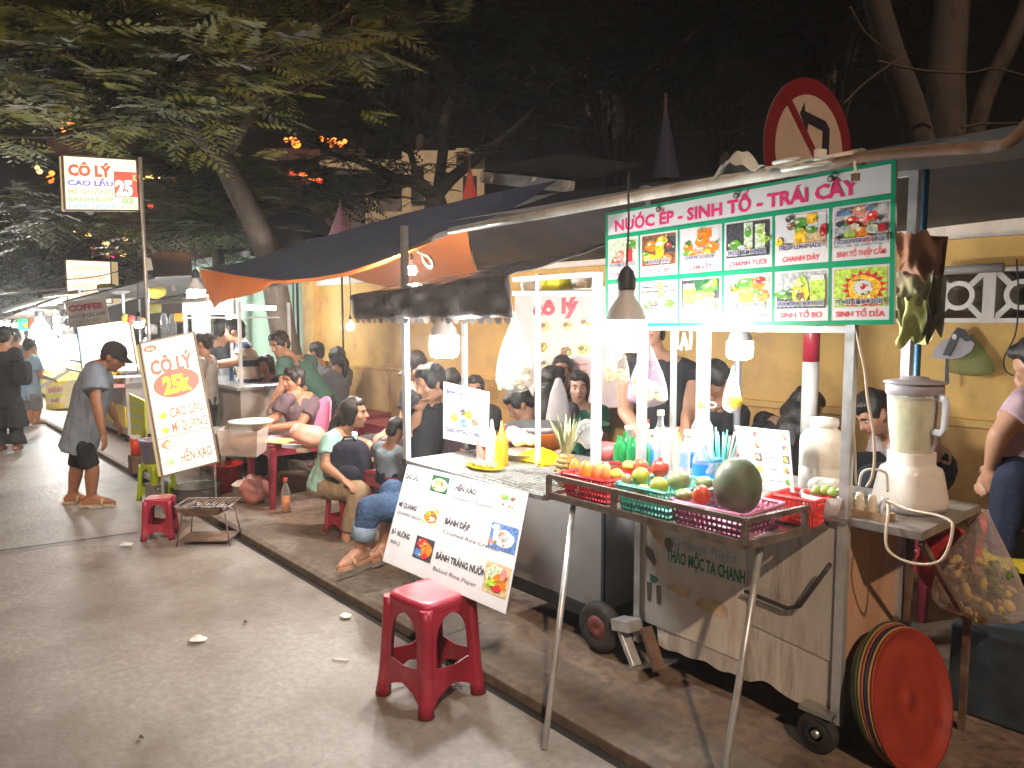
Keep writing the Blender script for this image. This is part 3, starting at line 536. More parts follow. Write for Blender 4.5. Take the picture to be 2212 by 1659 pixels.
for k in range(26):
    th = k*2.4; tl = .05+.016*k/3*.5; ln = R.uniform(.11, .19); sp = R.uniform(.1, .55); base = pc+V((.012*cos(th), .012*sin(th), .065)); dr = V((cos(th)*sp, sin(th)*sp, 1)).normalized(); sd = V((-sin(th), cos(th), 0))
    pts = [base+dr*ln*f+V((cos(th), sin(th), -.3))*(.05*f*f*sp) for f in (0, .35, .7, 1)]; ws = (.009, .01, .007, .0008)
    b.add([q for p, w_ in zip(pts, ws) for q in (p-sd*w_, p+sd*w_)], [(0, 1, 3, 2), (2, 3, 5, 4), (4, 5, 7, 6)], lm)
b.build('crown_leaves', pi_)
# ---------------------------------------------------------------- bottles, jars and cups on the counter
ZC = ZT+.02
clr = film('clear_plastic', (.86, .9, .92), .10, .08, 18., .45); grn = film('green_glass', (.02, .30, .08), .72, .06, 8., .3)
labb = mat('blue_label', (.02, .22, .62), .35, var=.15, scale=30); labg = mat('white_green_label', (.72, .78, .68), .4, var=.1); water = mat('cloudy_juice', (.72, .74, .62), .3)
lime = mat('lime_cap', (.42, .68, .04), .4); redc = mat('red_cap', (.70, .06, .02), .4); yelc = mat('yellow_cap', (.82, .55, .02), .4)
def bottle(px, ptop, y, r, label, mt, cap=white, lab=None, neck=.3, group=None, name='bottle', fill=None, z=None, ht=None):
    c = oy(px, ptop, y); z = ZC if z is None else z; h = ht or max(.05, c.z-z); t = thing(name, label, 'bottle', (c.x, c.y, z), 0, group)
    nr = r*neck; b = MB(); b.lathe([(0, .002), (r*.9, 0), (r, .008), (r, h*.55), (r*.93, h*.63), (r*.55, h*.76), (nr, h*.84), (nr, h*.93)], mt, n=20); b.build('body', t, False)
    if fill: b = MB(); b.lathe([(0, .006), (r*.93, .006), (r*.94, h*.45), (0, h*.45)], fill, n=20); b.build('contents', t, False)
    if cap: b = MB(); b.lathe([(nr*1.25, h*.90), (nr*1.3, h*.91), (nr*1.25, h), (0, h)], cap, n=16); b.build('cap', t, False)
    if lab: b = MB(); b.lathe([(r*1.015, h*.2), (r*1.015, h*.5)], lab, n=20); b.build('label', t, False)
    return t
for i, (x, y, yy) in enumerate(((930, 425, 2.53), (985, 395, 2.60), (1045, 440, 2.52), (1142, 460, 2.53))):
    bottle(*D(x, y), yy, .028, ('green glass bottle at the left end of the row behind the papayas', 'green glass bottle second from the left and standing furthest back', 'green glass bottle third from the left with a bright reflection', 'green glass bottle at the right end of the row behind the pomegranates')[i], grn, None, None, .38, 'green glass bottles behind the fruit')
bottle(*D(1648, 150), 2.80, .050, 'large clear water bottle with a lime green cap and carrying loop', clr, lime, labg, .28, fill=None)
b = MB(); c = oy(*D(1690, 190), 2.80); b.tube([c+V((.028*cos(t*pi/8)+.014, 0, .012*sin(t*pi/8)+.006)) for t in range(17)], .0035, white, 6); tag(b.build('carrying_loop'), 'white carrying loop round the neck of the large water bottle', 'loop')
bottle(*D(1285, 225), 2.72, .026, 'slim clear glass bottle with a pale green cap behind the cup stacks', clr, mat('pale_cap', (.62, .75, .5), .4), None, .5)
bottle(*D(1015, 358), 2.66, .034, 'white capped clear bottle left of the red nozzle bottle', clr, white, labb, .5)
bottle(*D(1140, 340), 2.68, .036, 'white capped clear bottle in front of the red nozzle', clr, white, labb, .55)
bottle(*D(1160, 305), 2.78, .025, 'sauce bottle with a pointed red nozzle at the back of the counter', yelc, redc, None, .45)
bottle(*D(1425, 372), 2.74, .024, 'sauce bottle with a red and yellow cap behind the right hand cup stack', yelc, redc, None, .5)
bottle(*D(1195, 400), 2.6, .036, 'short white capped bottle right behind the green bottles', clr, white, labb, .5)
bottle(*D(1532, 400), 2.62, .04, 'clear water bottle with a white cap below the lime capped one', clr, white, labb, .45)
bottle(*D(1660, 490), 2.5, .044, 'clear water bottle nearest the watermelon with a wide blue label', clr, white, labb, .4)
bottle(*D(1760, 640), 2.5, .04, 'blue labelled water bottle half hidden behind the watermelon', clr, labb, labb, .5)
for x, y, yy, l in ((1300, 385, 2.52, 'tall stack of clear plastic cups behind the tall pomegranate'), (1362, 380, 2.56, 'clear plastic cup stack second from the left behind the melon'), (1470, 470, 2.5, 'shorter stack of clear plastic cups left of the water bottles')):
    c = oy(*D(x, y), yy); h = c.z-ZC; pr = []; k = 0.; b = MB()
    while k < h-.01: pr += [(.031, k), (.036, k+.008), (.032, k+.0085)]; k += .0105
    b.lathe([(.026, 0)]+pr+[(.036, h)], clr, c=(c.x, c.y, ZC), n=18); tag(b.build('cup_stack'), l, 'cups', 'stacks of clear plastic cups')
stw = [mat('turquoise_straw', (.15, .62, .55), .4), mat('pink_straw', (.80, .42, .40), .4)]
c = oy(*D(1800, 700), 2.62); sj = thing('straw_holder', 'clear jar of turquoise and pink drinking straws left of the small menu stand', 'straw jar', (c.x, c.y, ZC))
b = MB(); b.lathe([(0, 0), (.045, 0), (.047, .10), (.045, .10)], clr, n=20); b.build('jar', sj, False)
for k in range(22):
    a = R.uniform(0, 6.28); r_ = R.uniform(0, .035); q = V((r_*cos(a), r_*sin(a), .005)); dr = V((cos(a)*r_*2.3+R.uniform(-.03, .03), sin(a)*r_*2.3, .185+R.uniform(-.02, .02)))
    b = MB(); b.tube([q, q+dr], .0042, stw[1] if q.x > .012 and k % 2 else stw[0], 6); b.build('straw', sj, False)
# small standing menu
P = panel(oy(1587, 919, 2.58), oy(1704, 931, 2.55), oy(1715, 1064, 2.47), oy(1606, 1052, 2.50))
sm = thing('menu_stand', 'small white drinks menu standing on the counter right of the straws', 'menu', P(.5, 1))
slab(P, .004, whites, 'card', sm); g = MB(); gk = K['gy']
for r_ in range(5):
    b0 = .07+r_*.185
    for cidx, (t1, a) in enumerate((('DƯA HẤU ÉP', .05), ('CHANH TƯƠI', .56))):
        nm = [['DƯA HẤU ÉP', 'CHANH TƯƠI'], ['CAM VẮT', 'CÀ CHUA ÉP'], ['CÓC ÉP', 'CHANH DÂY'], ['THƠM ÉP', 'XOÀI ÉP'], ['ỔI ÉP', 'SINH TỐ BƠ']][r_][cidx]
        g.pt(P, nm, a, b0+.02, min(.24, len(nm)*.024), .028, .001, K['k'], .02); g.pt(P, nm.title().lower(), a, b0+.075, min(.2, len(nm)*.02), .02, .001, gk, 0)
g.build('lettering', sm)
for r_ in range(5):
    b0 = .05+r_*.185
    for cidx, a in enumerate((.33, .85)):
        q = MB(); bg = ['w', 'w', 'k', 'mt', 'mt', 'w', 'w', 'k', 'mt', 'mt'][r_+cidx*5]; q.pq(P, a, b0, a+.12, b0+.13, .001, K[bg]); q.pc(P, a+.05, b0+.06, .04, .045, .0014, K['ropygoryog'[r_+cidx*5] if 'ropygoryog'[r_+cidx*5] in K else 'pk'], 12, .2); q.pc(P, a+.075, b0+.09, .025, .025, .0018, K['groygrlyrg'[r_+cidx*5] if 'groygrlyrg'[r_+cidx*5] in K else 'lg'], 10, .2); q.build('drink_picture', sm)
# white water canister
c = oy(1776, 1037, 2.74); cn = thing('water_canister', 'cream plastic water canister with a wide round lid beside the cart post', 'canister', (c.x, c.y, ZC)); h0 = oy(1776, 902, 2.74).z-ZC
q = h0/.24
b = MB(); b.lathe([(0, 0), (.082, 0), (.086, .01), (.086, .085*q), (.084, .088*q), (.086, .091*q), (.086, .165*q), (.083, .178*q), (.07, .195*q), (.05, .205*q), (.045, .215*q)], mat('canister_white', (.74, .71, .62), .3, var=.03), n=32); b.build('body', cn, False)
b = MB(); b.lathe([(.044, .212*q), (.051, .214*q), (.053, .222*q), (.051, .238*q), (0, .24*q)], white, n=28); b.build('lid', cn, False)
# tub of cut limes and a bag at the right end of the tray
c = oy(1740, 1062, 2.44); t = thing('lime_tub', 'grey tub of cut limes in a thin bag at the right end of the counter', 'tub', (c.x+.05, c.y+.05, TZ+.02))
b = MB(); b.lathe([(0, 0), (.07, 0), (.088, .085), (.085, .085), (.068, .01), (0, .01)], mat('pale_tub', (.5, .48, .5), .4), n=24, sq=(1, .8)); b.build('tub_body', t, False)
for k in range(9): b = MB(); a = k*2.4; b.ell((.016*math.sqrt(k)*cos(a), .014*math.sqrt(k)*sin(a), .095), (.02, .02, .014), mat('lime_skin', (.28, .38, .08), .4), 10, 7); b.build('lime', t, False)
c = oy(1790, 1045, 2.62); b = MB(); b.ell((c.x, c.y, ZC+.04), (.075, .06, .05), film('bag_milky', (.85, .82, .75), .3, .25, 20.), 18, 12, None, .25, 3); tag(b.build('plastic_bag'), 'clear plastic bag of ice in front of the water canister', 'bag')
c = oy(1305, 1015, 2.62); b = MB(); b.lathe([(0, 0), (.05, 0), (.062, .075), (.058, .075), (.046, .01), (0, .01)], mat('rosy_tub', (.62, .12, .12), .4, var=.2), c=(c.x, c.y, ZC), n=24); tag(b.build('food_tub'), 'small red plastic tub behind the papayas', 'tub')
c = oy(1270, 985, 2.8); b = MB(); b.ell((c.x, c.y, ZC+.07), (.08, .07, .075), film('bag_clear', (.9, .9, .9), .18, .15, 16.), 18, 12, None, .3, 9); tag(b.build('plastic_bag'), 'crumpled clear plastic bag behind the pineapple', 'bag')
# bag of peelings hanging from the side table
c = oy(2110, 1250, 2.86); t = thing('peelings_bag', 'clear plastic bag of yellow and green peelings hanging from the side table', 'bag', (c.x, c.y, .38))
def sack(b, top, w_, h, m, seed, wf=.75, n=28, k=16, dep=.6):
    vs = []
    for i in range(k+1):
        f = i/k; r = w_*(.06+.94*(math.sin(min(1, f*1.12)*pi*.5)**1.25))*(1 if f < .86 else math.sqrt(max(0.02, 1-((f-.86)/.14)**2*.92)))
        for j in range(n):
            a = 2*pi*j/n; rr = r*(1+.16*noise.noise(V((cos(a)*2.2, sin(a)*2.2, seed+f*1.2)))+.06*sin(a*9+seed)*(1-f))
            vs.append(top+V((rr*cos(a), rr*sin(a)*dep, -h*f)))
    b.add(vs, [(i*n+j, (i+1)*n+j, (i+1)*n+(j+1) % n, i*n+(j+1) % n) for i in range(k) for j in range(n)], m, True); return b
top = oy(2128, 1100, 2.95)
b = MB(); sack(b, top, .155, .40, film('bag_pinkish', (.72, .64, .60), .24, .25, 34., .55), 4); b.build('bag_skin', t)
pm = [mat('peel_yellow', (.62, .45, .08), .6, var=.3), mat('peel_green', (.10, .19, .04), .6, var=.3), mat('peel_brown', (.26, .15, .07), .7)]
b = MB()
for k in range(150):
    a = R.uniform(0, 6.28); r_ = .105*math.sqrt(R.random()); z = R.uniform(-.385, -.2); b.ell(top+V((r_*cos(a), r_*sin(a)*.6, z)), (R.uniform(.012, .03), R.uniform(.01, .022), R.uniform(.006, .014)), pm[1 if cos(a) > .25 and k % 3 else R.choice((0, 0, 2))], 8, 5, (R.uniform(0, 3), R.uniform(0, 3), 0))
b.build('peelings', t)
# ---------------------------------------------------------------- plastic stools and tables
def make_stool(name, label, m, hgt=.44, wb=.155, wt=.128, group=None):
    t = thing(name, label, 'stool', (0, 0, 0), 0, group)
    b = MB(); n = 40
    def rs(w_, z, e=.42): return [(w_*(abs(cos(a))**e)*(1 if cos(a) >= 0 else -1), w_*(abs(sin(a))**e)*(1 if sin(a) >= 0 else -1), z) for a in [2*pi*(i+.5)/n for i in range(n)]]
    loft(b, [rs(wt+.004, hgt-.045), rs(wt+.008, hgt-.022), rs(wt+.004, hgt-.008), rs(wt-.012, hgt), rs(wt-.03, hgt-.002), rs(.02, hgt-.003)], m); b.build('seat', t, False)
    def hw(h): return wb+(wt-wb)*(h/hgt)**.9
    N = 30; lv = [hgt*.93*i/N for i in range(N+1)]
    def op(h):
        f = h/hgt
        if f < .20: return .74*math.sqrt(max(0, 1-(f/.20)**2.2))
        if .38 < f < .86:
            g = (f-.38)/.48; return .60*(math.sqrt(max(0, 1-max(0, (g-.45)/.55)**2.2)) if g > .03 else g/.03)
        return 0
    for k in range(4):
        M_ = M.Rotation(k*pi/2, 4, 'Z'); b = MB()
        for sg in (-1, 1):
            for i in range(N):
                h0, h1 = lv[i], lv[i+1]; w0, w1 = hw(h0), hw(h1); o0, o1 = op(h0), op(h1)
                if o0 >= .93 and o1 >= .93: continue
                q = [(sg*o0*w0, -w0*.97, h0), (sg*.90*w0, -w0*.97, h0), (sg*.90*w1, -w1*.97, h1), (sg*o1*w1, -w1*.97, h1)]
                b.add(q if sg > 0 else q[::-1], [(0, 1, 2, 3)], m, False, M_)
        b.build('side_panel', t, False, solid=.007)
    for k in range(4):
        M_ = M.Rotation(k*pi/2, 4, 'Z'); b = MB()
        b.tube([(hw(h)*.90, -hw(h)*.90, h) for h in [hgt*.95*i/8 for i in range(9)]], [.034, .029]+[.026]*7, m, 12, xf=M_); b.build('leg', t, False)
    return t
c = oz(920, 1510); stool = make_stool('plastic_stool', 'tall dark red plastic stool standing on the road in front of the hanging price banner', mat('stool_red', (.33, .020, .045), .38, var=.15, scale=5, dirt=(.36, .09, .10), dscale=11, dlo=.54, bump=.04), group='red plastic stools')
stool.location = (-2.46, 1.69, .0); stool.rotation_euler = (0, 0, rad(5))
b_ = oz(328, 1162); dup(stool, (b_.x, b_.y+.06, 0), rad(62), 'small red plastic stool on the road beside the charcoal grill', sc=.66)
b_ = oz(712, 1165); dup(stool, (b_.x-.02, b_.y+.14, .035), rad(10), 'bright red stool under the woman in the mint top', sc=.70)
def make_table(name, label, m, w_, d_, h, leg=.05, group=None):
    t = thing(name, label, 'table', (0, 0, 0), 0, group)
    b = MB(); b.box((0, 0, h-.012), (w_, d_, .024), m); b.build('table_top', t, False, bevel=.008)
    b = MB()
    for s in (-1, 1): b.box((0, s*(d_/2-.012), h-.06), (w_-.03, .012, .075), m); b.box((s*(w_/2-.012), 0, h-.06), (.012, d_-.05, .075), m)
    b.build('apron', t, False)
    for sx in (-1, 1):
        for sy in (-1, 1):
            b = MB(); f = 1.0; x, y = sx*(w_/2-leg*.6), sy*(d_/2-leg*.6); b.add([(x+a*leg/2*k+sx*e, y+c_*leg/2*k+sy*e, z) for z, k, e in ((0, .7, .015), (h-.03, 1.15, 0)) for a, c_ in ((-1, -1), (1, -1), (1, 1), (-1, 1))], [(3, 2, 1, 0), (4, 5, 6, 7), (0, 1, 5, 4), (1, 2, 6, 5), (2, 3, 7, 6), (3, 0, 4, 7)], m); b.build('leg', t, False, bevel=.008)
    return t
# ---------------------------------------------------------------- grill stall with rack
RZ, RX0, RX1, RY0, RY1 = .82, -3.24, -2.20, 2.09, 2.62
wirem = mat('bright_wire', (.75, .76, .74), .3, .6, var=.08)
gs = thing('grill_stall', 'grey food cart with a wire rack top and a price banner hung from its front', 'cart', (-2.6, 2.7, 0))
b = MB(); b.bb((-2.86, 2.47, .22), (-2.20, 2.95, RZ-.02), greysheet); b.build('body', gs, bevel=.004)
b = MB(); b.bb((-2.88, 2.46, .16), (-2.19, 2.96, .22), black); b.build('base_rail', gs)
b = MB(); b.bb((-2.21, 2.456, .24), (-2.195, 2.47, RZ-.03), darksheet); b.build('trim', gs)
b = MB()
k = RX0
while k < RX1: b.tube([(k, RY0, RZ), (k, RY1, RZ)], .0036, wirem, 5, False); k += .026
b.build('wire_grid', gs)
b = MB()
for p, q in (((RX0, RY0), (RX1, RY0)), ((RX0, RY1), (RX1, RY1)), ((RX0, RY0), (RX0, RY1)), ((RX1, RY0), (RX1, RY1))): b.bar((*p, RZ-.012), (*q, RZ-.012), .02, .02, steel)
b.build('rack_frame', gs)
b = MB(); b.bb((-2.86, 2.47, RZ-.05), (RX1, RY1+.3, RZ-.03), mat('cream_tray', (.62, .55, .36), .5, var=.1)); b.build('under_tray', gs)
for px, pt, pb, yy, w_ in ((873, 488, 985, 2.10, .03), (1003, 690, 940, 2.52, .026), (1163, 592, 985, 2.5, .02), (1291, 588, 960, 2.5, .034)):
    p, q = oy(px, pt, yy), oy(px, pb, yy); b = MB(); b.bb((p.x-w_/2, yy-w_/2, RZ if pb < 1230 else 0), (p.x+w_/2, yy+w_/2, p.z), whitep if px > 1100 else galv); b.build('post', gs)
b = MB(); b.tube([(RX0+.02, RY0+.02, 0), (RX0+.02, RY0+.02, RZ)], .013, galv, 10); b.build('leg', gs)
for pa, pb_, yy in (((1112, 634), (1296, 634), 2.5), ((1112, 604), (1296, 592), 2.5)): b = MB(); b.bar(oy(*pa, yy), oy(*pb_, yy), .03, .022, whitep); b.build('cabinet_rail', gs)
P = panel(oy(1112, 602, 2.5), oy(1296, 590, 2.5), oy(1296, 626, 2.5), oy(1112, 628, 2.5)); z0 = P(0, 1).z-.012
b = MB(); b.bb((P(0, 0).x, 2.5, z0), (P(1, 0).x, 2.78, z0+.008), whitep); b.build('cabinet_shelf', gs)
for i, (px, w_, h, m_, l, nm) in enumerate(((1208, .075, .07, mat('yellow_box', (.80, .66, .03), .45, var=.1), 'yellow plastic box on the white cabinet shelf', 'storage_box'), (1150, .05, .06, clr, 'clear glass tumbler left of the yellow box', 'tumbler'), (1262, .055, .07, clr, 'clear glass tumbler right of the yellow box', 'tumbler'))):
    c = oy(px, 615, 2.62); b = MB()
    if nm == 'storage_box': b.box((c.x, 2.6, z0+.008+h/2), (w_*2, .12, h), m_)
    else: b.lathe([(0, 0), (w_*.8, 0), (w_, h), (w_*.95, h), (w_*.75, .006), (0, .006)], m_, c=(c.x, 2.6, z0+.008), n=18)
    tag(b.build(nm, bevel=.006 if nm == 'storage_box' else 0), l, 'box' if nm == 'storage_box' else 'tumbler')
# canopy of dark plastic sheet
cp = mat('dark_plastic_sheet', (.11, .10, .10), .30, var=.25, scale=7, bump=.8, coat=.3); tq = MB()
def can(i, j):
    x = -3.62+1.32*i; zz = .02*noise.noise(V((i*9, j*5, 2)))
    if j < .35: f = j/.35; return V((x, 2.0-.015*f+.02*noise.noise(V((i*11, j*8, 5))), 1.555+(.125+.055*i)*f+zz*.5))
    f = (j-.35)/.65; return V((x+.02*f, 2.0+.62*f, 1.68+.055*i+.16*f-.05*f*(1-i)+zz))
tq.grid(can, 40, 24, cp); tq.build('canopy', gs, solid=.004)
b = MB()
for k in range(22):
    x = -3.6+k*.059; b.add([(x, 2.003, 1.555), (x+.056, 2.003, 1.555), (x+.046, 2.003, 1.535), (x+.028, 2.003, 1.527), (x+.01, 2.003, 1.535)], [(0, 4, 3, 2, 1)], whitep if k % 2 else mat('trim_grey', (.35, .35, .36), .5))
b.build('scalloped_trim', gs)
# price banner
P = panel((-3.25, 2.075, .80), (-2.31, 2.075, .81), (-1.99, 1.76, .465), (-2.85, 1.76, .448))
P = panel(oy(880, 1003, 2.07), oy(1141, 1064, 2.07), oy(1091, 1326, 1.76), oy(826, 1211, 1.76))
pb_ = thing('price_banner', 'white price banner with dish photos leaning out above the tall red stool', 'banner', P(.5, .5)); slab(P, .004, mat('banner_white', (.66, .65, .66), .45, var=.05), 'sheet', pb_)
for t, a, b0, w_, h, m_, bo in (('CAO LẦU', .015, .10, .13, .05, K['k'], .05), ('Cao Lau', .02, .19, .12, .035, K['k'], 0), ('HẾN XÀO', .47, .085, .17, .055, K['k'], .05), ('Sauteed Mussels', .46, .19, .31, .035, K['k'], 0), ('MÌ QUẢNG', .02, .40, .17, .05, K['k'], .05), ('QUANG Noodles', .02, .49, .25, .035, K['k'], 0), ('BÁNH ĐẬP', .45, .42, .2, .055, K['k'], .05), ('Crushed Rice Cracker', .45, .53, .44, .035, K['k'], 0), ('BÒ NƯỚNG', .02, .68, .17, .05, K['k'], .05), ('BBQ', .03, .78, .09, .035, K['k'], 0), ('BÁNH TRÁNG NƯỚNG', .44, .74, .42, .055, K['k'], .05), ('Baked Rice Paper', .44, .865, .34, .035, K['k'], 0)):
    g = MB(); g.pt(P, t, a, b0, w_, h, .0012, m_, bo, 'l', .0 if bo else .12); g.build('lettering', pb_)
def dish(P, par, a0, b0, a1, b1, bg, sh, nm='dish_photo'):
    q = MB(); q.pq(P, a0, b0, a1, b1, .0012, K[bg]); k = .0015; w_, h_ = a1-a0, b1-b0
    for s in sh: q.pc(P, a0+s[0]*w_, b0+s[1]*h_, s[2]*w_, s[3]*h_, k, K[s[4]], 14, .12); k += .0003
    for z_ in range(14): s = R.choice(sh); q.pc(P, a0+min(.93, max(.07, s[0]+R.uniform(-.8, .8)*s[2]))*w_, b0+min(.93, max(.07, s[1]+R.uniform(-.8, .8)*s[3]))*h_, R.uniform(.025, .07)*w_, R.uniform(.02, .06)*h_, k, K[R.choice((s[4], R.choice(sh)[4], 'cr', 'br', 'g', 'o'))], 7, .4); k += .00005
    return q.build(nm, par)
bowl = lambda c, g: [(.5, .55, .45, .4, 'w'), (.5, .55, .38, .33, c), (.35, .4, .15, .12, g), (.6, .65, .18, .14, 'cr'), (.65, .4, .1, .1, 'br')]
dish(P, pb_, .26, .04, .41, .21, 'dg', bowl('wood', 'lg')); dish(P, pb_, .25, .36, .40, .54, 'mt', bowl('o', 'lg')+[(.8, .2, .12, .1, 'y')]); dish(P, pb_, .25, .66, .41, .86, 'k', [(.4, .3, .3, .25, 'r'), (.7, .5, .25, .3, 'o'), (.3, .75, .3, .2, 'bl'), (.6, .8, .2, .15, 'r'), (.5, .45, .12, .3, 'o')])
dish(P, pb_, .78, .01, .985, .22, 'mt', bowl('cr', 'g')); dish(P, pb_, .80, .33, .99, .55, 'bl', [(.5, .55, .4, .35, 'w'), (.2, .2, .15, .14, 'w'), (.5, .5, .2, .2, 'gy'), (.1, .8, .12, .12, 'pk')]); dish(P, pb_, .82, .66, .99, .90, 'wood', [(.4, .4, .35, .35, 'mt'), (.6, .6, .3, .3, 'o'), (.3, .7, .2, .2, 'lg'), (.75, .3, .15, .2, 'pk'), (.55, .8, .2, .12, 'r')])
# white card with its own pictures on the rack
P = panel(oy(958, 824, 2.36), oy(1056, 847, 2.36), oy(1053, 966, 2.33), oy(957, 947, 2.33))
cdm = thing('rice_paper_card', 'white card standing on the wire rack left of the squeeze bottles', 'sign', P(.5, 1)); slab(P, .005, whites, 'card', cdm)
for t, b0, w_, h, bo in (('BÁNH TRÁNG NƯỚNG', .11, .78, .075, .05), ('BAKED RICE PAPER', .27, .84, .06, 0), ('CAKE WITHOUT MEAT', .78, .84, .075, .04)): g = MB(); g.pt(P, t, .08, b0, w_, h, .0012, navy, bo); g.build('lettering', cdm)
dish(P, cdm, .15, .42, .38, .70, 'mt', [(.4, .2, .35, .2, 'cr'), (.55, .6, .35, .25, 'y')]); dish(P, cdm, .42, .40, .82, .72, 'mt', [(.4, .3, .22, .25, 'y'), (.7, .65, .25, .2, 'br'), (.1, .2, .15, .2, 'k'), (.2, .8, .22, .25, 'bl'), (.45, .75, .2, .2, 'cr')])
# squeeze bottles
for px, col, pt, pb0, l in ((1043, (.74, .22, .18), 908, 1005, 'pink red squeeze bottle of chilli sauce on the rack'), (1063, (.80, .72, .45), 905, 1005, 'cream squeeze bottle of mayonnaise in the middle'), (1084, (.82, .33, .02), 908, 1000, 'orange squeeze bottle beside the white eggs')):
    c = oy(px, 985, 2.36); dpt = -c.x*sin(YAW)+c.y*cos(YAW); r = 14/F*dpt; h = oy(px, pt, 2.36).z-RZ; m_ = mat('squeeze'+str(px), col, .35, var=.06, sub=.0); t = thing('squeeze_bottle', l, 'bottle', (c.x, 2.36, RZ), 0, 'squeeze bottles on the rack')
    b = MB(); b.lathe([(0, 0), (r, 0), (r*1.02, h*.05), (r, h*.52), (r*.8, h*.62), (r*.5, h*.66)], m_, n=20); b.build('body', t, False)
    b = MB(); b.lathe([(r*.62, h*.64), (r*.62, h*.72), (r*.4, h*.75), (r*.14, h*.98), (0, h)], m_, n=16); b.build('nozzle', t, False)
c = oz(1048, 1012, RZ+.005); t = thing('food_plate', 'bright yellow oval plate of crumbly fried snacks on the rack edge', 'plate', (c.x, c.y, RZ+.003), 0)
b = MB(); b.lathe([(0, .004), (.085, .004), (.118, .014), (.12, .018), (.11, .014), (.08, .009), (0, .008)], mat('plate_yellow', (.85, .60, .01), .35), n=32, sq=(1, .6)); b.build('plate_rim', t, False)
b = MB(); fm = mat('fried_snack', (.62, .42, .2), .7, var=.4, scale=40)
for k in range(46): b.ell((R.uniform(-.08, .08), R.uniform(-.03, .03), R.uniform(.015, .03)), (.014, .009, .008), fm, 7, 5, (R.uniform(0, 3), R.uniform(0, 3), 0))
b.build('snacks', t, False)
c = oz(1155, 1000, RZ); b = MB(); ym = mat('yellow_mitt', (.86, .66, .0), .6, var=.05)
b.grid(lambda i, j: V((c.x-.12+.24*i, c.y-.06+.17*j+.02*sin(i*3), RZ+.012+.055*(1-abs(2*i-1)**2.5)*(1-abs(2*j-1)**3)+.01*noise.noise(V((i*4, j*4, 3))))), 20, 14, ym); b.grid(lambda i, j: V((c.x-.12+.24*i, c.y-.06+.17*j+.02*sin(i*3), RZ+.004)), 6, 4, ym)
tag(b.build('oven_mitt'), 'bright yellow oven mitt lying on the wire rack left of the pineapple', 'mitt')
# basin, pan and eggs behind the rack
c = oy(1158, 950, 2.85); t = thing('basin', 'orange plastic basin behind the bowl of eggs with a steel pan resting in it', 'basin', (c.x, c.y, RZ))
b = MB(); b.lathe([(0, 0), (.14, 0), (.2, .10), (.205, .105), (.195, .10), (.135, .008), (0, .008)], mat('basin_orange', (.78, .20, .03), .4), n=32); b.build('basin_wall', t, False)
b = MB(); b.lathe([(0, .09), (.15, .09), (.185, .135), (.18, .135), (.145, .098), (0, .098)], mat('pan_grey', (.28, .28, .28), .35, .6), c=(c.x, c.y, RZ), n=32); tag(b.build('steel_pan'), 'dull steel pan resting in the orange basin', 'pan')
c = oy(1128, 968, 2.55); b = MB(); b.lathe([(0, 0), (.07, 0), (.12, .04), (.124, .042), (.116, .04), (.066, .006), (0, .006)], cream, c=(c.x, c.y, RZ), n=28); tag(b.build('egg_bowl'), 'shallow cream bowl holding the white eggs', 'bowl')
for i, (px, py, r) in enumerate(((1108, 938, 20), (1127, 945, 18), (1145, 950, 14), (1118, 952, 14))):
    q = oy(px, py, 2.55); d = -q.x*sin(YAW)+q.y*cos(YAW); b = MB(); b.ell(q, (r/F*d, r/F*d*.9, r/F*d*.92), mat('peeled_egg', (.78, .74, .60), .35, var=.03), 16, 12); tag(b.build('egg'), ('largest peeled egg at the left of the egg bowl', 'second peeled egg in the middle of the egg bowl', 'smallest egg at the right edge of the egg bowl', 'egg lying in front of the two large eggs')[i], 'egg', 'peeled eggs in the bowl')
# ---------------------------------------------------------------- hanging bags
def bag(px, pt, pb, yy, wpx, label, m, seed, fill=None, fcol=None, ff=.35, dep=.6):
    top = oy(px, pt, yy); d = -top.x*sin(YAW)+top.y*cos(YAW); w_ = wpx/2/F*d; h = top.z-oy(px, pb, yy).z
    t = thing('hanging_bag', label, 'bag', (top.x, top.y, top.z-h)); b = MB(); sack(b, top, w_, h, m, seed, dep=dep); b.build('bag_skin', t)
    if fcol:
        b = MB()
        for k in range(26): a = R.uniform(0, 6.28); r_ = w_*.72*math.sqrt(R.random()); b.ell(top+V((r_*cos(a), r_*sin(a)*dep, -h*R.uniform(1-ff, .94))), (w_*.28, w_*.2, w_*.16), fcol, 8, 5, (R.uniform(0, 3), R.uniform(0, 3), 0))
        b.build('bag_contents', t)
    return t
bag(1112, 672, 848, 2.5, 104, 'large clear bag of pale noodles hanging beside the grill stall canopy', film('bag_white', (.42, .40, .39), .12, .18, 26., .6), 2, True, mat('pale_noodles', (.42, .38, .22), .6, var=.2), .3)
bag(1318, 735, 826, 2.55, 40, 'small bag of brown crackers hanging left of the large bulb', film('bag_tan', (.8, .7, .6), .12, .2, 26.), 5, True, mat('brown_crackers', (.62, .40, .2), .6, var=.2), .35)
bag(1344, 740, 830, 2.58, 40, 'bag of crackers hanging right behind the large bulb', film('bag_tan', (.8, .7, .6), .12, .2, 26.), 8, True, mat('brown_crackers', (.62, .40, .2), .6, var=.2), .35)
bag(1400, 735, 878, 2.55, 100, 'lilac bag of green leaves hanging under the menu board', film('bag_lilac', (.62, .40, .58), .16, .25, 24., .55), 11, True, mat('pale_leaves', (.36, .44, .16), .6, var=.35), .4)
bag(1583, 790, 892, 2.75, 44, 'thin bag holding one yellow lemon hung on the grey pole', film('bag_lilac2', (.7, .62, .6), .3, .25), 14)
c = oy(1589, 868, 2.75); b = MB(); b.ell(c, (.028, .028, .034), mat('lemon', (.75, .50, .03), .4), 14, 10); tag(b.build('lemon'), 'yellow lemon inside the thin bag on the grey pole', 'lemon')
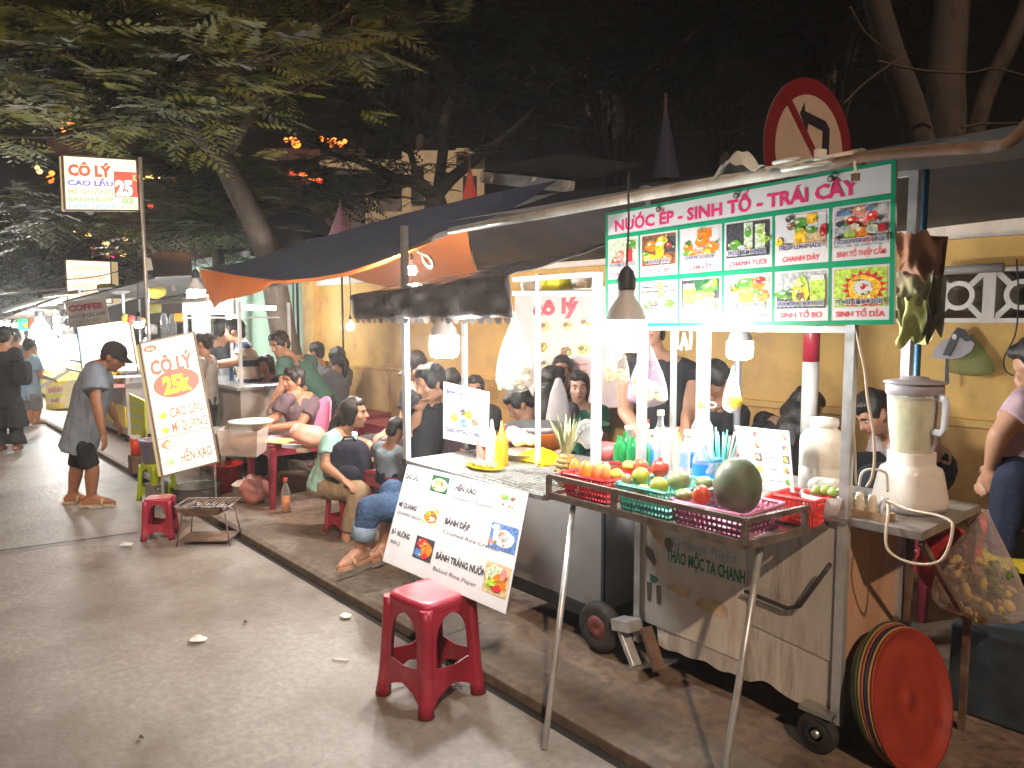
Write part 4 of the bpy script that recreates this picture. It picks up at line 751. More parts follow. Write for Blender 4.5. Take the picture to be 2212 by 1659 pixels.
# bag handles looped over the menu board rail
b = MB(); q = oy(1478, 708, 2.5); b.tube([q+V((dx, 0, dz)) for dx, dz in ((-.03, .0), (-.034, -.04), (-.03, -.085), (-.014, -.09), (-.006, -.05), (0, -.02), (.008, -.05), (.014, -.09), (.03, -.085), (.034, -.04), (.03, 0))], .008, white, 8, sq=.4); tag(b.build('bag_handles'), 'white plastic bag handles looped under the menu board', 'bag')
# poles behind the counter
for px, pt, pb, yy, r, m_, l in ((1456, 705, 985, 2.93, .016, galv, 'slim white metal pole behind the plastic cups'), (1513, 705, 900, 3.1, .018, cream, 'cream pole with a blue pipe strapped to it'), (1530, 705, 940, 3.12, .011, mat('blue_pipe', (.10, .32, .62), .4), 'bright blue plastic pipe beside the cream pole'), (1594, 775, 950, 3.25, .018, mat('grey_pipe', (.2, .21, .22), .45, .4), 'dark grey pole carrying the lemon bag')):
    p, q = oy(px, pt, yy), oy(px+(6 if r < .012 else 0), pb, yy); b = MB(); b.tube([(p.x, yy, 2.1 if r > .012 else p.z+.2), (p.x, yy, p.z), (q.x, yy, .03)], r, m_, 12); tag(b.build('pole'), l, 'pole')
b = MB(); p = oy(1974, 700, 2.97); b.bb((p.x-.02, 2.985, .03), (p.x-.002, 3.02, 2.1), cream); tag(b.build('pole'), 'cream half of the pole behind the blender', 'pole')
b = MB(); b.tube([(p.x+.012, 2.99, .03), (p.x+.012, 2.99, 2.1)], .011, mat('blue_pipe', (.10, .32, .62), .4), 12); tag(b.build('pole'), 'blue pipe strapped to the cream pole behind the blender', 'pole')
# ---------------------------------------------------------------- tarpaulin roofs
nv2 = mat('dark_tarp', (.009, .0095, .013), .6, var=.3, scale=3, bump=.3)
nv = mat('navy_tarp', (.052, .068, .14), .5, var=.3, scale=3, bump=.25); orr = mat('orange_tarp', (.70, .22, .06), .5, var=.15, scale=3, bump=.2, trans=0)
nt = orr.node_tree; tl_ = nt.nodes.new('ShaderNodeBsdfTranslucent'); tl_.inputs[0].default_value = (.75, .24, .06, 1); mx_ = nt.nodes.new('ShaderNodeMixShader'); mx_.inputs[0].default_value = .35; nt.links.new(nt.nodes['Principled BSDF'].outputs[0], mx_.inputs[1]); nt.links.new(tl_.outputs[0], mx_.inputs[2]); nt.links.new(mx_.outputs[0], nt.nodes['Material Output'].inputs[0])
def ilerp(p, x):
    for (a, u), (b_, v) in zip(p, p[1:]):
        if a <= x <= b_: return u+(v-u)*(x-a)/(b_-a)
    return p[0][1] if x < p[0][0] else p[-1][1]
fe = [(q.x, q.z) for q in (oy(px, py, 2.4) for px, py in ((430, 578), (520, 597), (600, 607), (680, 600), (740, 590), (820, 565), (875, 543), (945, 502)))]
rg = sorted([(q.x, q.z) for q in (oy(px, py, 3.3) for px, py in ((470, 566), (560, 545), (700, 511), (870, 462), (1050, 420)))])
def surf(t, xa, xb, f0, f1, n, k, m, sagk=.03, flip=False):
    b = MB()
    def fn(i, j):
        x = xa+(xb-xa)*i; p, q = f0(x), f1(x); r_ = p.lerp(q, j); r_.z -= sagk*sin(pi*j)+.014*noise.noise(V((x*3, j*4, 7)))*min(1, 6*j*(1-j)+.2); return r_
    b.grid(fn, n, k, m); return b
tp = thing('tarpaulin', 'navy tarpaulin roof with an orange inside sagging over the tables', 'tarpaulin', (-5, 3.3, 2.2))
F0 = lambda x: V((x, 2.4, ilerp(fe, x))); RG = lambda x: V((x, 3.3, ilerp(rg, x)-.0)); BK = lambda x: V((x, 4.5, 1.9))
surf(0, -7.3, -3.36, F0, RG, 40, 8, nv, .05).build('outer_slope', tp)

def slope(A, B, n, k, m, sag):
    b = MB(); b.grid(lambda i, j: A(i).lerp(B(i), j)-V((0, 0, sag*sin(pi*j)+.014*noise.noise(V((i*9, j*4, 3)))*j)), n, k, m); return b
slope(lambda i: F0(-7.3+3.8*i)+V((0, .02, -.022)), lambda i: RG(-7.3+2.7*i)+V((0, -.03, -.075)), 40, 8, orr, .06).build('lining', tp)
slope(lambda i: RG(-7.3+2.95*i)+V((0, .004, -.004)), lambda i: V((-7.3+1.6*i, 4.5, 1.9+.07*i)), 30, 8, orr, .06).build('back_slope', tp)
b = MB(); A, B_, C_ = oy(430, 580, 2.385), oy(612, 606, 2.385), oy(452, 668, 2.35)
def flap(i, j):
    p = A.lerp(B_, i); q = C_.lerp(B_, i); r_ = p.lerp(q, j); r_.y += .04*sin(i*9+j*2)*j; r_.z -= .02*sin(pi*i)*(1-j)*.5; return r_
b.grid(flap, 20, 8, orr); b.build('end_flap', tp)
tp2 = thing('tarpaulin', 'dark navy tarpaulin roof over the juice cart stretched behind the white pole', 'tarpaulin', (-1.5, 3.3, 2.2))
r2 = [(-4.4, ilerp(rg, -4.4)-.02), (-3.4, 2.34), (-2.9, 2.31), (-1.8, 2.27), (-1.1, 2.16), (.6, 2.12)]
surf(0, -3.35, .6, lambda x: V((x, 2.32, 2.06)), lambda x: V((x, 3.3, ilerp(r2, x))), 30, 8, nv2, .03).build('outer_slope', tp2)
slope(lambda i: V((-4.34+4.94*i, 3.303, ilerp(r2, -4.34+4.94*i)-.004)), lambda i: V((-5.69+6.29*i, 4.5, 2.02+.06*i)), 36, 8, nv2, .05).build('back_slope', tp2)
pl = [oy(px, py, 2.3) for px, py in ((972, 499), (1180, 462), (1400, 420), (1640, 378), (1850, 340))]
b = MB(); b.tube(pl, [.018, .02, .021, .023, .024], mat('white_pole', (.55, .53, .48), .5, var=.2, dirt=(.3, .26, .2), dscale=8), 12); tag(b.build('roof_pole'), 'long whitish pole carrying the front edge of the navy roof', 'pole')
b = MB(); b.tube(smooth_path([oy(px, py, 2.29) for px, py in ((1795, 350), (1900, 334), (2060, 322), (2150, 316), (2190, 300), (2225, 262))]), .016, rust, 12); tag(b.build('roof_pole'), 'rusty brown bent pole continuing the roof edge to the right', 'pole')
wp = mat('white_wrap', (.62, .66, .62), .45, var=.1, bump=.3)
b = MB(); q0, q1 = oy(1535, 392, 2.27), oy(1655, 362, 2.27)
b.grid(lambda i, j: q0.lerp(q1, i)+V((0, .10*j, .09*sin(pi*min(1, i*1.25))*sin(pi*(.15+.75*j))+.03*noise.noise(V((i*5, j*5, 4))))), 18, 10, wp); tag(b.build('plastic_sheet'), 'crumpled white plastic sheet lying on the roof pole', 'sheet')
for k, (p, q) in enumerate((((1672, 352), (1728, 343)), ((1740, 350), (1800, 340)), ((1690, 368), (1795, 352)))): b = MB(); b.tube([oy(*p, 2.26), oy((p[0]+q[0])/2, (p[1]+q[1])/2-2, 2.25), oy(*q, 2.26)], .011, wp, 8, sq=.6); tag(b.build('wrapped_slat'), ('short white wrapped slat at the left below the road sign', 'short white wrapped slat at the right below the road sign', 'longer white slat tied under the two short ones')[k], 'slat')
b = MB(); b.tube([oy(1846, 348, 2.25), oy(1848, 375, 2.24), oy(1846, 392, 2.24)], .004, cream, 6); q = oy(1848, 383, 2.24); b.box(q, (.022, .012, .022), rust); tag(b.build('hook'), 'small rusty clamp hanging from the pole over the menu title', 'clamp')
b = MB(); b.tube(smooth_path([oy(px, py, 2.9) for px, py in ((886, 528), (905, 545), (925, 553), (935, 570), (930, 578), (918, 568), (912, 552))]), .012, mat('brown_rope', (.035, .018, .012), .8), 8); tag(b.build('rope'), 'brown looped rope hanging under the orange tarpaulin', 'rope')
bulb(888, 585, 2.75, 22, 'small pale bulb hanging under the orange tarpaulin beside the tall post', 500, glow('lamp_glass_small', (1, .95, .88), 900.), 1.5, z_cord=2.0)
bulb(757, 706, 2.9, 15, 'tiny bulb hanging on a pole at the left end of the dark canopy', 600, glow('lamp_glass_small', (1, .95, .88), 900.), 1.6, z_cord=1.95)
# hanging cloth bundle at the right
p = oy(1985, 560, 2.93)
for k, (px0, px1, pt, pb, col, l) in enumerate(((1936, 2040, 505, 620, (.32, .14, .07), 'faded orange cloth draped at the top of the bundle right of the menu'), (1934, 2028, 590, 690, (.30, .26, .13), 'olive brown sack hanging in the bundle right of the menu'), (1938, 2028, 640, 740, (.58, .60, .22), 'pale lime cloth at the bottom of the bundle right of the menu'), (2010, 2058, 590, 725, (.20, .18, .11), 'thin dark drab bag at the right side of the bundle'))):
    a, b0 = oy(px0, pt, 2.9-.03*k), oy(px1, pb, 2.9-.03*k); b = MB(); wid = oy(px1, pt, 2.9).x-a.x
    b.grid(lambda i, j: V((a.x+wid*(i*(1-.15*j)+.08*j), 2.9-.03*k-.05*sin(pi*i)*(.4+.6*j)+.012*sin(i*9+k)*j+.07*noise.noise(V((i*3.5+k, j*2.5, k*3)))*(.3+j), a.z-.05*noise.noise(V((i*4, k*5, 2)))*(1 if j < .01 else j*1.6)+(b0.z-a.z)*j*(.82+.18*sin(pi*i))-.02*i)), 24, 12, mat('cloth'+str(k), col, .75, var=.25, scale=14, bump=.3)); b.grid(lambda i, j: V((a.x+wid*(i*(1-.15*j)+.08*j), 2.94-.03*k+.03*sin(pi*i)*j, a.z+(b0.z-a.z)*j*(.82+.18*sin(pi*i))-.02*i)), 24, 12, mat('cloth'+str(k), col))
    tag(b.build('hanging_cloth'), l, 'cloth')
# no left turn sign on its striped pole
c = oy(1749, 326, 3.62); dpt = -c.x*sin(YAW)+c.y*cos(YAW); rs_ = thing('road_sign', 'round no left turn sign above the roof on a red and white striped pole', 'road sign', (c.x+.0, 3.66, 0), 0)
Rr = 148/F*dpt
nrm = V((cos(rad(-8)), sin(rad(-8)), 0)); s_ = V((-nrm.y, nrm.x, 0)); u_ = V((0, 0, 1))
P = panel(c-s_*Rr+u_*Rr, c+s_*Rr+u_*Rr, c+s_*Rr-u_*Rr, c-s_*Rr-u_*Rr)
disc = lambda r, off, m, nm, n=64: (lambda g: (g.pc(P, .5, .5, r, r, off, m, n), g.build(nm, rs_))[1])(MB())
b = MB(); n = 64; fr = [P(.5+.5*cos(2*pi*k/n), .5+.5*sin(2*pi*k/n), 0) for k in range(n)]; b.poly(fr[::-1], mat('sign_back', (.4, .4, .4), .5, .5)); b.poly([p-P.n*.004 for p in fr], mat('sign_back', (.4, .4, .4), .5, .5)); b.build('sign_plate', rs_)
disc(.5, .001, mat('sign_red_paint', (.18, .012, .018), .4, var=.05), 'red_rim'); disc(.385, .002, mat('sign_cream_paint', (.50, .38, .29), .4, var=.05), 'cream_face')
g = MB(); g.pp(P, [(.635, .80), (.635, .345), (.47, .315), (.46, .375), (.37, .26), (.42, .17), (.43, .235), (.67, .27), (.72, .32), (.72, .80)], .003, mat('sign_black_paint', (.02, .02, .025), .4)); g.build('arrow', rs_)
g = MB(); d_ = .045; g.pp(P, [(.15, .14), (.20, .10), (.85, .78), (.80, .82)], .004, mat('sign_red_paint', (.18, .012, .018), .4)); g.build('slash', rs_)
pz = [.035, .62, .93, 1.33, 1.62, 2.4]
for k in range(5): b = MB(); b.tube([(c.x+.01, 3.69, pz[k]), (c.x+.01, 3.69, pz[k+1])], .041, mat('pole_red', (.36, .02, .04), .4, var=.08) if k % 2 else mat('pole_white', (.66, .64, .60), .4, var=.06), 20); b.build('pole_band', rs_)
# hat and bag hung on the wall
c = oy(2062, 738, 4.5); t = thing('sun_visor', 'grey and black sun visor with a round button hung on the yellow wall', 'hat', (c.x, 4.5, c.z-.1))
P = panel(oy(2010, 700, 4.48), oy(2110, 700, 4.52), oy(2110, 830, 4.5), oy(2010, 830, 4.46)); g = MB()
g.pp(P, [(.04, .56), (.10, .42), (.30, .28), (.52, .20), (.80, .18), (.98, .34), (.90, .46), (.70, .56), (.40, .60)], .03, mat('visor_grey', (.42, .39, .41), .6)); g.build('brim', t, solid=.02); g = MB(); g.pp(P, [(.30, .52), (.50, .18), (.62, .06), (.78, .10), (.95, .28), (.80, .30), (.66, .22), (.46, .54)], .045, black); g.build('band', t, solid=.012); g = MB(); g.pc(P, .56, .22, .05, .045, .06, whites, 14); g.build('button', t, solid=.006); g = MB(); g.pp(P, [(.36, .58), (.42, .58), (.44, 1.), (.34, 1.)], .04, black); g.build('strap', t, solid=.006)
bag(2100, 722, 812, 4.5, 92, 'green plastic bag hung on the wall behind the sun visor', film('bag_green', (.12, .28, .10), .3, .6, 14., .3), 21, dep=.4)
b = MB(); b.tube([oy(2026, 585, 4.44), oy(2168, 577, 4.44)], .024, mat('grey_pipe2', (.34, .33, .31), .5), 12); tag(b.build('wall_pipe'), 'grey pipe running across the top of the pierced white blocks', 'pipe')
b = MB(); b.tube(smooth_path([oy(px, py, 4.5) for px, py in ((2196, 560), (2200, 640), (2194, 720), (2170, 770), (2172, 800), (2190, 812))]), .004, cordm, 6); tag(b.build('wall_cable'), 'thin black cable hanging down the yellow wall at the right edge', 'cable')
# banner behind the tables
P = panel(oy(1112, 640, 4.3), oy(1345, 612, 4.3), oy(1345, 880, 4.28), oy(1112, 882, 4.28))
bb_ = thing('wall_banner', 'pale pink menu banner hung on the wall behind the diners', 'banner', P(.5, 1)); slab(P, .004, mat('banner_pink', (.66, .55, .54), .5, var=.06), 'sheet', bb_)
g = MB(); g.pt(P, 'cô lý', .19, .06, .44, .13, .002, redi, .05); g.build('lettering', bb_)
for i, (a, b0, s) in enumerate(((.24, .24, 'wood'), (.46, .25, 'wood'), (.62, .24, 'cr'), (.22, .42, 'o'), (.45, .47, 'br'), (.60, .46, 'lg'), (.24, .57, 'gy'), (.25, .72, 'mt'))): dish(P, bb_, a, b0, a+.13, b0+.1, 'cr', [(.5, .5, .42, .42, s), (.4, .4, .2, .2, 'br'), (.7, .6, .15, .15, 'lg')])
g = MB(); 
for r_ in range(4): g.pq(P, .45, .63+r_*.05, .70, .645+r_*.05, .002, K['pk'])
g.build('small_print', bb_)
# ---------------------------------------------------------------- lit boxes and banners further along
lbw = glow('lightbox_cream', (1., .86, .62), .62); lbw2 = glow('lightbox_white', (1., .97, .90), .8)
lr = glow('lightbox_red', (.80, .10, .07), .75); lbb = glow('lightbox_blue', (.16, .16, .50), .6); lgn = glow('lightbox_green', (.22, .55, .18), .7); lor = glow('lightbox_salmon', (.88, .36, .26), .75); lcy = glow('lightbox_sky', (.25, .45, .62), .7); lye = glow('lightbox_yellow', (1., .80, .02), 1.0); lsk = mat('lightbox_side', (.62, .55, .38), .5, var=.08, emit=(.8, .6, .3), es=.25); frm = mat('lightbox_frame', (.28, .24, .2), .5, .3)
def lightbox(nm, label, P, t, face, group=None):
    th = thing(nm, label, 'sign', P(.5, 1, -t/2)); slab(P, t, face, 'face', th, lsk)
    for e in ((0, 0, 1, 0), (0, 1, 1, 1), (0, 0, 0, 1), (1, 0, 1, 1)):
        b = MB(); b.bar(P(e[0], e[1], .004), P(e[2], e[3], .004), .014, .014, frm); b.build('frame_edge', th)
    return th
def words(P, par, rows):
    for r_ in rows: g = MB(); g.pt(P, r_[0], r_[1], r_[2], r_[3], r_[4], r_[7] if len(r_) > 7 else .003, r_[5], r_[6] if len(r_) > 6 else .05); g.build('lettering', par)
# leaning 25k box
P = panel(od(302, 742, 5.88), od(418, 718, 6.18), od(472, 997, 6.1), od(351, 1029, 5.8)); lb = lightbox('lit_sign', 'tall leaning lit price box with a yellow 25k in a red oval beside the grill', P, .10, lbw)
g = MB(); g.pc(P, .16, .055, .13, .03, .003, lor, 28); g.pc(P, .16, .055, .115, .024, .0036, lr, 28); g.build('logo_oval', lb); g = MB(); g.pt(P, 'Cô Lý', .09, .045, .14, .02, .0042, lbw, .02); g.build('lettering', lb)
g = MB(); g.pc(P, .52, .345, .42, .105, .003, lr, 40); g.build('red_oval', lb)
words(P, lb, [('CÔ LÝ', .10, .145, .78, .105, lr, .05), ('25k', .27, .283, .50, .125, lye, .045, .006), ('CAO LẦU', .30, .515, .62, .075, lr, .02), ('MÌ QUẢNG', .30, .625, .64, .075, lr, .02), ('BÁNH ĐẬP', .30, .745, .62, .07, lor, .02), ('HẾN XÀO', .36, .86, .56, .075, lr, .02), ('25k - 30k - 35k - 40k - 25k', .08, .965, .84, .014, lr, 0)])
for b0, m_ in ((.52, lye), (.63, lye), (.74, lor), (.87, lgn)): g = MB(); g.pc(P, .16, b0+.04, .095, .035, .003, lor if m_ is not lor else glow('lightbox_brown', (.4, .2, .12), .6), 12, .2); g.pc(P, .19, b0+.045, .06, .022, .0036, m_, 9, .2); g.build('dish_picture', lb)
g = MB(); g.bar(P(0, .725, .004), P(1, .725, .004), .008, .006, frm); g.build('divider', lb)
for a, e in ((.03, (354, 1087)), (.97, (475, 1088))): b = MB(); q = P(a, 1, -.05); b.tube([P(a, .6, -.11), q, V((q.x, q.y, 0.0))], .011, galv, 8); b.build('leg', lb)
# box on the pole
P = panel(od(134, 335, 6.15), od(295, 345, 6.55), od(301, 455, 6.55), od(140, 454, 6.15)); lb = lightbox('lit_sign', 'lit cream shop box high on a thin pole with a red price square', P, .09, lbw)
words(P, lb, [('CÔ LÝ', .06, .155, .58, .20, lr, .06), ('CAO LẦU', .05, .44, .60, .10, lbb, .04), ('MÌ QUẢNG', .05, .60, .60, .10, lor, .04), ('BÁNH ĐẬP', .05, .755, .60, .08, lgn, .03), ('HẾN TRỘN', .05, .885, .60, .085, lcy, .04), ('25', .68, .42, .24, .28, lbw2, .06, .006), ('K', .93, .30, .06, .12, lgn, .03, .006), ('02', .76, .75, .17, .11, lgn, .05), ('LA HỐI', .70, .90, .26, .06, lgn, .01)])
g = MB(); g.pq(P, .665, .25, .985, .74, .003, lr); g.build('red_square', lb)
b = MB(); q0, q1 = od(303, 340, 6.33), od(321, 725, 6.25); b.tube([q0, q1, V((q1.x, q1.y, 0))], .016, galv, 10); b.build('pole', lb)
b = MB(); q = od(316, 570, 6.25); b.add([od(313, 555, 6.22), od(325, 558, 6.22), od(331, 583, 6.22), od(314, 585, 6.22)], [(0, 3, 2, 1)], wp); tag(b.build('paper_tag', solid=.003), 'small white paper tied to the thin sign pole', 'tag')
P = panel(od(142, 561, 10.2), od(239, 565, 10), od(243, 655, 10), od(147, 655, 10.2)); lb = lightbox('lit_sign', 'lit cream box of red noodle dish names above the coffee banner', P, .12, lbw)
words(P, lb, [('ỐC BƯƠU HẤP SẢ', .12, .13, .80, .10, lor, .05), ('BÚN MẮM NÊM', .16, .34, .70, .10, lor, .05), ('BÚN THỊT NƯỚNG', .14, .55, .76, .10, lor, .05), ('BÁNH XÈO', .3, .74, .40, .09, lor, .05)])
P = panel(od(139, 652, 9.6), od(227, 643, 9.4), od(237, 697, 9.4), od(151, 710, 9.6)); cb = thing('coffee_banner', 'grey coffee banner hanging unlit under the roof edge of the second stall', 'banner', P(.5, 1)); slab(P, .01, mat('grey_banner', (.50, .44, .40), .6, var=.1), 'sheet', cb)
words(P, cb, [('COFFEE', .06, .16, .86, .22, mat('coffee_red', (.40, .05, .05), .5), .06), ('NƯỚC ÉP CÁC LOẠI', .05, .52, .88, .13, mat('coffee_grey', (.10, .09, .10), .5), .03), ('TRÁI CÂY TƯƠI', .2, .75, .6, .1, mat('coffee_pale', (.22, .22, .2), .5), .02)])
P = panel(od(166, 706, 9.3), od(279, 690, 9.1), od(300, 812, 9.1), od(180, 815, 9.3)); lb = lightbox('lit_menu', 'bright white lit menu sheet with faint red words behind the stooping man', P, .04, lbw2)
words(P, lb, [('Ốc nướng kg a', .22, .17, .70, .15, lor, .02), ('Ốc xào', .22, .48, .4, .2, lor, .02)])
g = MB(); g.pq(P, 0, 0, .03, 1, .003, lcy); g.build('blue_edge', lb)
# green neon far off
gn = glow('neon_green', (.02, 1, .22), 2.2); yn = glow('neon_yellow', (1, .7, .02), 2.); P = panel(od(40, 690, 19), od(106, 689, 19), od(106, 722, 19), od(40, 724, 19)); ns = thing('neon_sign', 'green neon arrow sign with a yellow middle glowing far down the street', 'sign', P(.5, 1)); slab(P, .08, black, 'panel_back', ns)
g = MB(); g.pp(P, [(.0, .0), (.98, .0), (1, .1), (1, .45), (.9, .5), (.9, .2), (.14, .2), (.14, .95), (.03, .98), (0, .9)], .02, gn); g.pp(P, [(.14, .52), (.62, .52), (.55, .72), (.14, .72)], .02, gn); g.build('green_tube', ns); g = MB(); g.pp(P, [(.16, .26), (.86, .26), (.84, .46), (.2, .48)], .025, yn); g.build('yellow_tube', ns)
# lamps of the far stalls
for i, (px, py, d_, w_, l) in enumerate(((424, 639, 7.6, 36, 'bulb with a grey cap hanging at the corner of the orange tarpaulin'), (88, 728, 13, 42, 'glaring bulb over the yellow food cart at the far left'), (133, 694, 12.5, 30, 'upper bulb of the cluster left of the coffee banner'), (139, 714, 12.4, 30, 'middle bulb of the cluster left of the coffee banner'), (147, 734, 12.3, 30, 'lowest bulb of the cluster left of the coffee banner'), (300, 702, 8.6, 18, 'small bulb between the two poles right of the white menu sheet'), (10, 700, 24, 16, 'far pale bulb at the left edge of the picture'), (32, 703, 26, 10, 'tiny far bulb near the left edge beside the green neon'), (206, 648, 11.5, 14, 'bulb half hidden under the roof above the coffee banner'))):
    bulb(px, py, 0, w_, l, 0, low, 1.35, z_cord=2.3, dep=d_)
q = od(563, 664, 8.6); b = MB(); b.tube([q+V((-.17*.656, -.17*.755, 0)), q+V((.17*.656, .17*.755, -.01))], .022, low, 12); t = tag(b.build('tube_lamp'), 'short white tube lamp hanging against the mint green wall', 'lamp')
# ---------------------------------------------------------------- mint house front, far houses
mint = mat('mint_wall', (.36, .56, .42), .7, var=.07, scale=2, dirt=(.26, .40, .31), dscale=1.5, dlo=.55); dkm = mat('dark_interior', (.03, .032, .035), .8, var=.4)
mh = thing('mint_house', 'pale mint green house wall glowing behind the man in the green shirt', 'house', (-11.5, 5.2, 0))
b = MB(); b.bb((-16, 5.1, 0), (-11.15, 5.3, 2.6), mint); b.build('wall', mh); b = MB(); b.bb((-11.15, 5.12, 0), (-10.75, 5.3, 2.6), mint); b.build('wall_strip', mh); b = MB(); b.bb((-10.75, 5.2, 0), (-9.5, 5.3, 2.6), dkm); b.build('dark_opening', mh); b = MB(); b.bb((-16.2, 4.9, 2.6), (-9.3, 5.5, 2.7), mat('eave_grey', (.3, .3, .3), .7)); b.build('eave', mh)
# ---------------------------------------------------------------- stalls further along
sw = mat('stall_white', (.64, .66, .66), .45, var=.08); sg_ = mat('stall_grey', (.40, .37, .35), .5, .1, var=.1, dirt=(.25, .22, .2), dscale=4); roofg = mat('roof_grey', (.22, .21, .21), .6, var=.2); yp = mat('yellow_panel', (.70, .55, .04), .5, var=.1); lp = mat('lime_panel', (.55, .62, .03), .5, var=.1)
def stall(nm, label, x0, x1, y0, y1, zt, zr, front, roof=True, over=.35, posts=True):
    t = thing(nm, label, 'stall', ((x0+x1)/2, (y0+y1)/2, 0))
    b = MB(); b.bb((x0, y0, .12), (x1, y1, zt-.03), front); b.build('body', t, bevel=.006)
    b = MB(); b.bb((x0-.03, y0-.04, zt-.03), (x1+.03, y1+.03, zt), steel); b.build('counter_top', t)
    if posts:
        for x in (x0+.02, x1-.02):
            for y in (y0+.02, y1-.02): b = MB(); b.bb((x-.014, y-.014, zt), (x+.014, y+.014, zr), sw); b.build('post', t)
    if roof:
        b = MB(); b.add([(x0-.1, y0-over, zr+.02), (x1+.1, y0-over, zr+.02), (x1+.1, y1+.2, zr+.24), (x0-.1, y1+.2, zr+.24)], [(0, 1, 2, 3)], roofg); b.build('roof', t, solid=.02)
        b = MB(); b.bar((x0-.1, y0-over, zr+.02), (x1+.1, y0-over, zr+.02), .05, .04, sw); b.build('roof_edge', t)
    for x in (x0+.12, x1-.12): b = MB(); b.lathe([(.03, -.02), (.06, -.02), (.06, .02), (.03, .02)], rubber, n=16, xf=M.Translation((x, y0+.03, .075)) @ M.Rotation(rad(90), 4, 'X')); b.build('wheel', t)
    return t
s3 = stall('drinks_stall', 'white framed drinks stall with jars behind the leaning lit price box', -8.9, -7.25, 2.75, 3.3, .88, 1.72, sg_, True, .3)
b = MB(); b.bb((-8.9, 2.74, 1.60), (-7.35, 2.77, 1.80), mat('header_white', (.74, .78, .78), .4, var=.05)); b.build('header_panel', s3)
b = MB(); b.bb((-9.6, 2.9, 1.56), (-7.3, 3.2, 1.575), sw); b.build('shelf', s3)
P = panel(od(352, 680, 8.2), od(376, 680, 8.2), od(376, 728, 8.2), od(352, 728, 8.2))
for i, (px, pt, pb, w_, m_, l, nm) in enumerate(((356, 676, 730, 15, clr, 'tall clear dispenser, left of the pair behind the lit price box', 'dispenser'), (374, 678, 730, 15, clr, 'tall clear dispenser, right of the pair behind the lit price box', 'dispenser'), (328, 700, 722, 22, mat('clutter_white', (.7, .68, .65), .5, var=.2), 'white tub on the shelf beside the thin sign pole', 'tub'), (447, 818, 832, 24, mat('basket_salmon', (.75, .25, .2), .5), 'salmon basket with a yellow rim on the stall counter', 'basket'), (472, 785, 840, 14, clr, 'milky plastic cup with a domed lid on the counter, left one', 'cup'), (487, 785, 840, 14, clr, 'milky plastic cup with a domed lid on the counter, right one', 'cup'), (501, 790, 838, 10, mat('blue_bottle', (.15, .25, .5), .4), 'slim blue and white bottle by the striped man', 'bottle'))):
    dd = 8.1 if px > 400 else 8.6; a, b0 = od(px, pt, dd), od(px, pb, dd); r = w_/2/F*dd; h = a.z-b0.z; b = MB(); b.lathe([(0, 0), (r*.8, 0), (r, h*.1), (r, h*.7), (r*.8, h*.85), (r*.5, h*.97), (0, h)], m_, c=b0, n=16); tag(b.build(nm), l, nm)
b = MB(); P = panel(od(377, 677, 8), od(394, 677, 8), od(394, 694, 8), od(377, 694, 8)); t = thing('notice', 'small orange notice hung under the white stall header', 'notice', P(.5, 1)); slab(P, .006, mat('notice_orange', (.8, .25, .02), .5), 'sheet', t)
b = MB(); P = panel(od(319, 656, 8.2), od(348, 652, 8.2), od(348, 675, 8.2), od(319, 678, 8.2)); t = thing('notice', 'yellow and grey notice beside the thin sign pole', 'notice', P(.5, 1)); slab(P, .006, mat('notice_yellow', (.62, .58, .2), .5, var=.3), 'sheet', t)
P = panel(od(333, 546, 9.2), od(409, 544, 9.2), od(415, 602, 9.2), od(326, 610, 9.2)); t = thing('brown_board', 'plain brown board standing above the stall roofs left of the orange tarpaulin', 'board', P(.5, 1)); slab(P, .03, mat('brown_board', (.24, .115, .04), .7, var=.25, scale=3), 'panel_board', t); b = MB(); q = P(.5, .9, -.05); b.bar(q, V((q.x, q.y, 1.9)), .04, .04, rust); b.build('post', t)
s4 = stall('fruit_stall', 'fruit stall with white rails and a yellow skirt behind the stooping man', -12.0, -9.9, 2.35, 3.1, .92, 1.85, sg_, True, .45)
b = MB(); b.bb((-11.9, 2.335, .22), (-9.92, 2.348, .48), yp); b.build('yellow_skirt', s4)
for y, z in ((2.1, .86), (2.1, .99)): b = MB(); b.bar((-12, y, z), (-9.8, y, z), .03, .03, sw); b.build('rail', s4); b = MB(); b.bar((-9.8, y, z), (-9.8, 2.6, z), .03, .03, sw); b.build('rail', s4)
P = panel(od(278, 850, 7.6), od(311, 866, 7.1), od(316, 975, 7.1), od(285, 960, 7.6)); t = thing('lime_board', 'lime yellow price board standing behind the leaning lit box', 'sign', P(.5, 1)); slab(P, .02, lp, 'panel_board', t)
for b0 in (.12, .35, .55, .75): g = MB(); g.pq(P, .2, b0, .8, b0+.06, .002, cyn if False else mat('pale_ink', (.35, .55, .45), .5)); g.build('text_bar', t)
for px, py, r, col, l in ((242, 808, 13, (.8, .55, .03), 'yellow fruit nearest the stooping man on the fruit stall'), (258, 812, 12, (.82, .6, .1), 'pale yellow fruit in the middle of the fruit stall tray'), (272, 815, 9, (.78, .5, .2), 'small peach coloured fruit on the fruit stall tray'), (246, 797, 10, (.75, .6, .08), 'yellow fruit on top of the others on the fruit stall')): q = od(px, py, 9.2); b = MB(); b.ell(q, (r/F*9.2,)*3, mat('fruit%d' % px, col, .4), 12, 8); tag(b.build('fruit'), l, 'fruit')
q0 = od(280, 826, 9.1); b = MB(); b.lathe([(0, 0), (.06, 0), (.07, .13), (0, .13)], mat('red_jar', (.7, .2, .2), .4), c=q0, n=16); tag(b.build('jar'), 'red jar on the fruit stall under the blue towel', 'jar')
q = od(262, 826, 9.2); b = MB(); b.box((q.x-.1, q.y, q.z-.03), (.6, .34, .04), mat('pink_tray', (.75, .35, .33), .5)); tag(b.build('tray'), 'pink tray holding yellow fruit at the front of the fruit stall', 'tray')
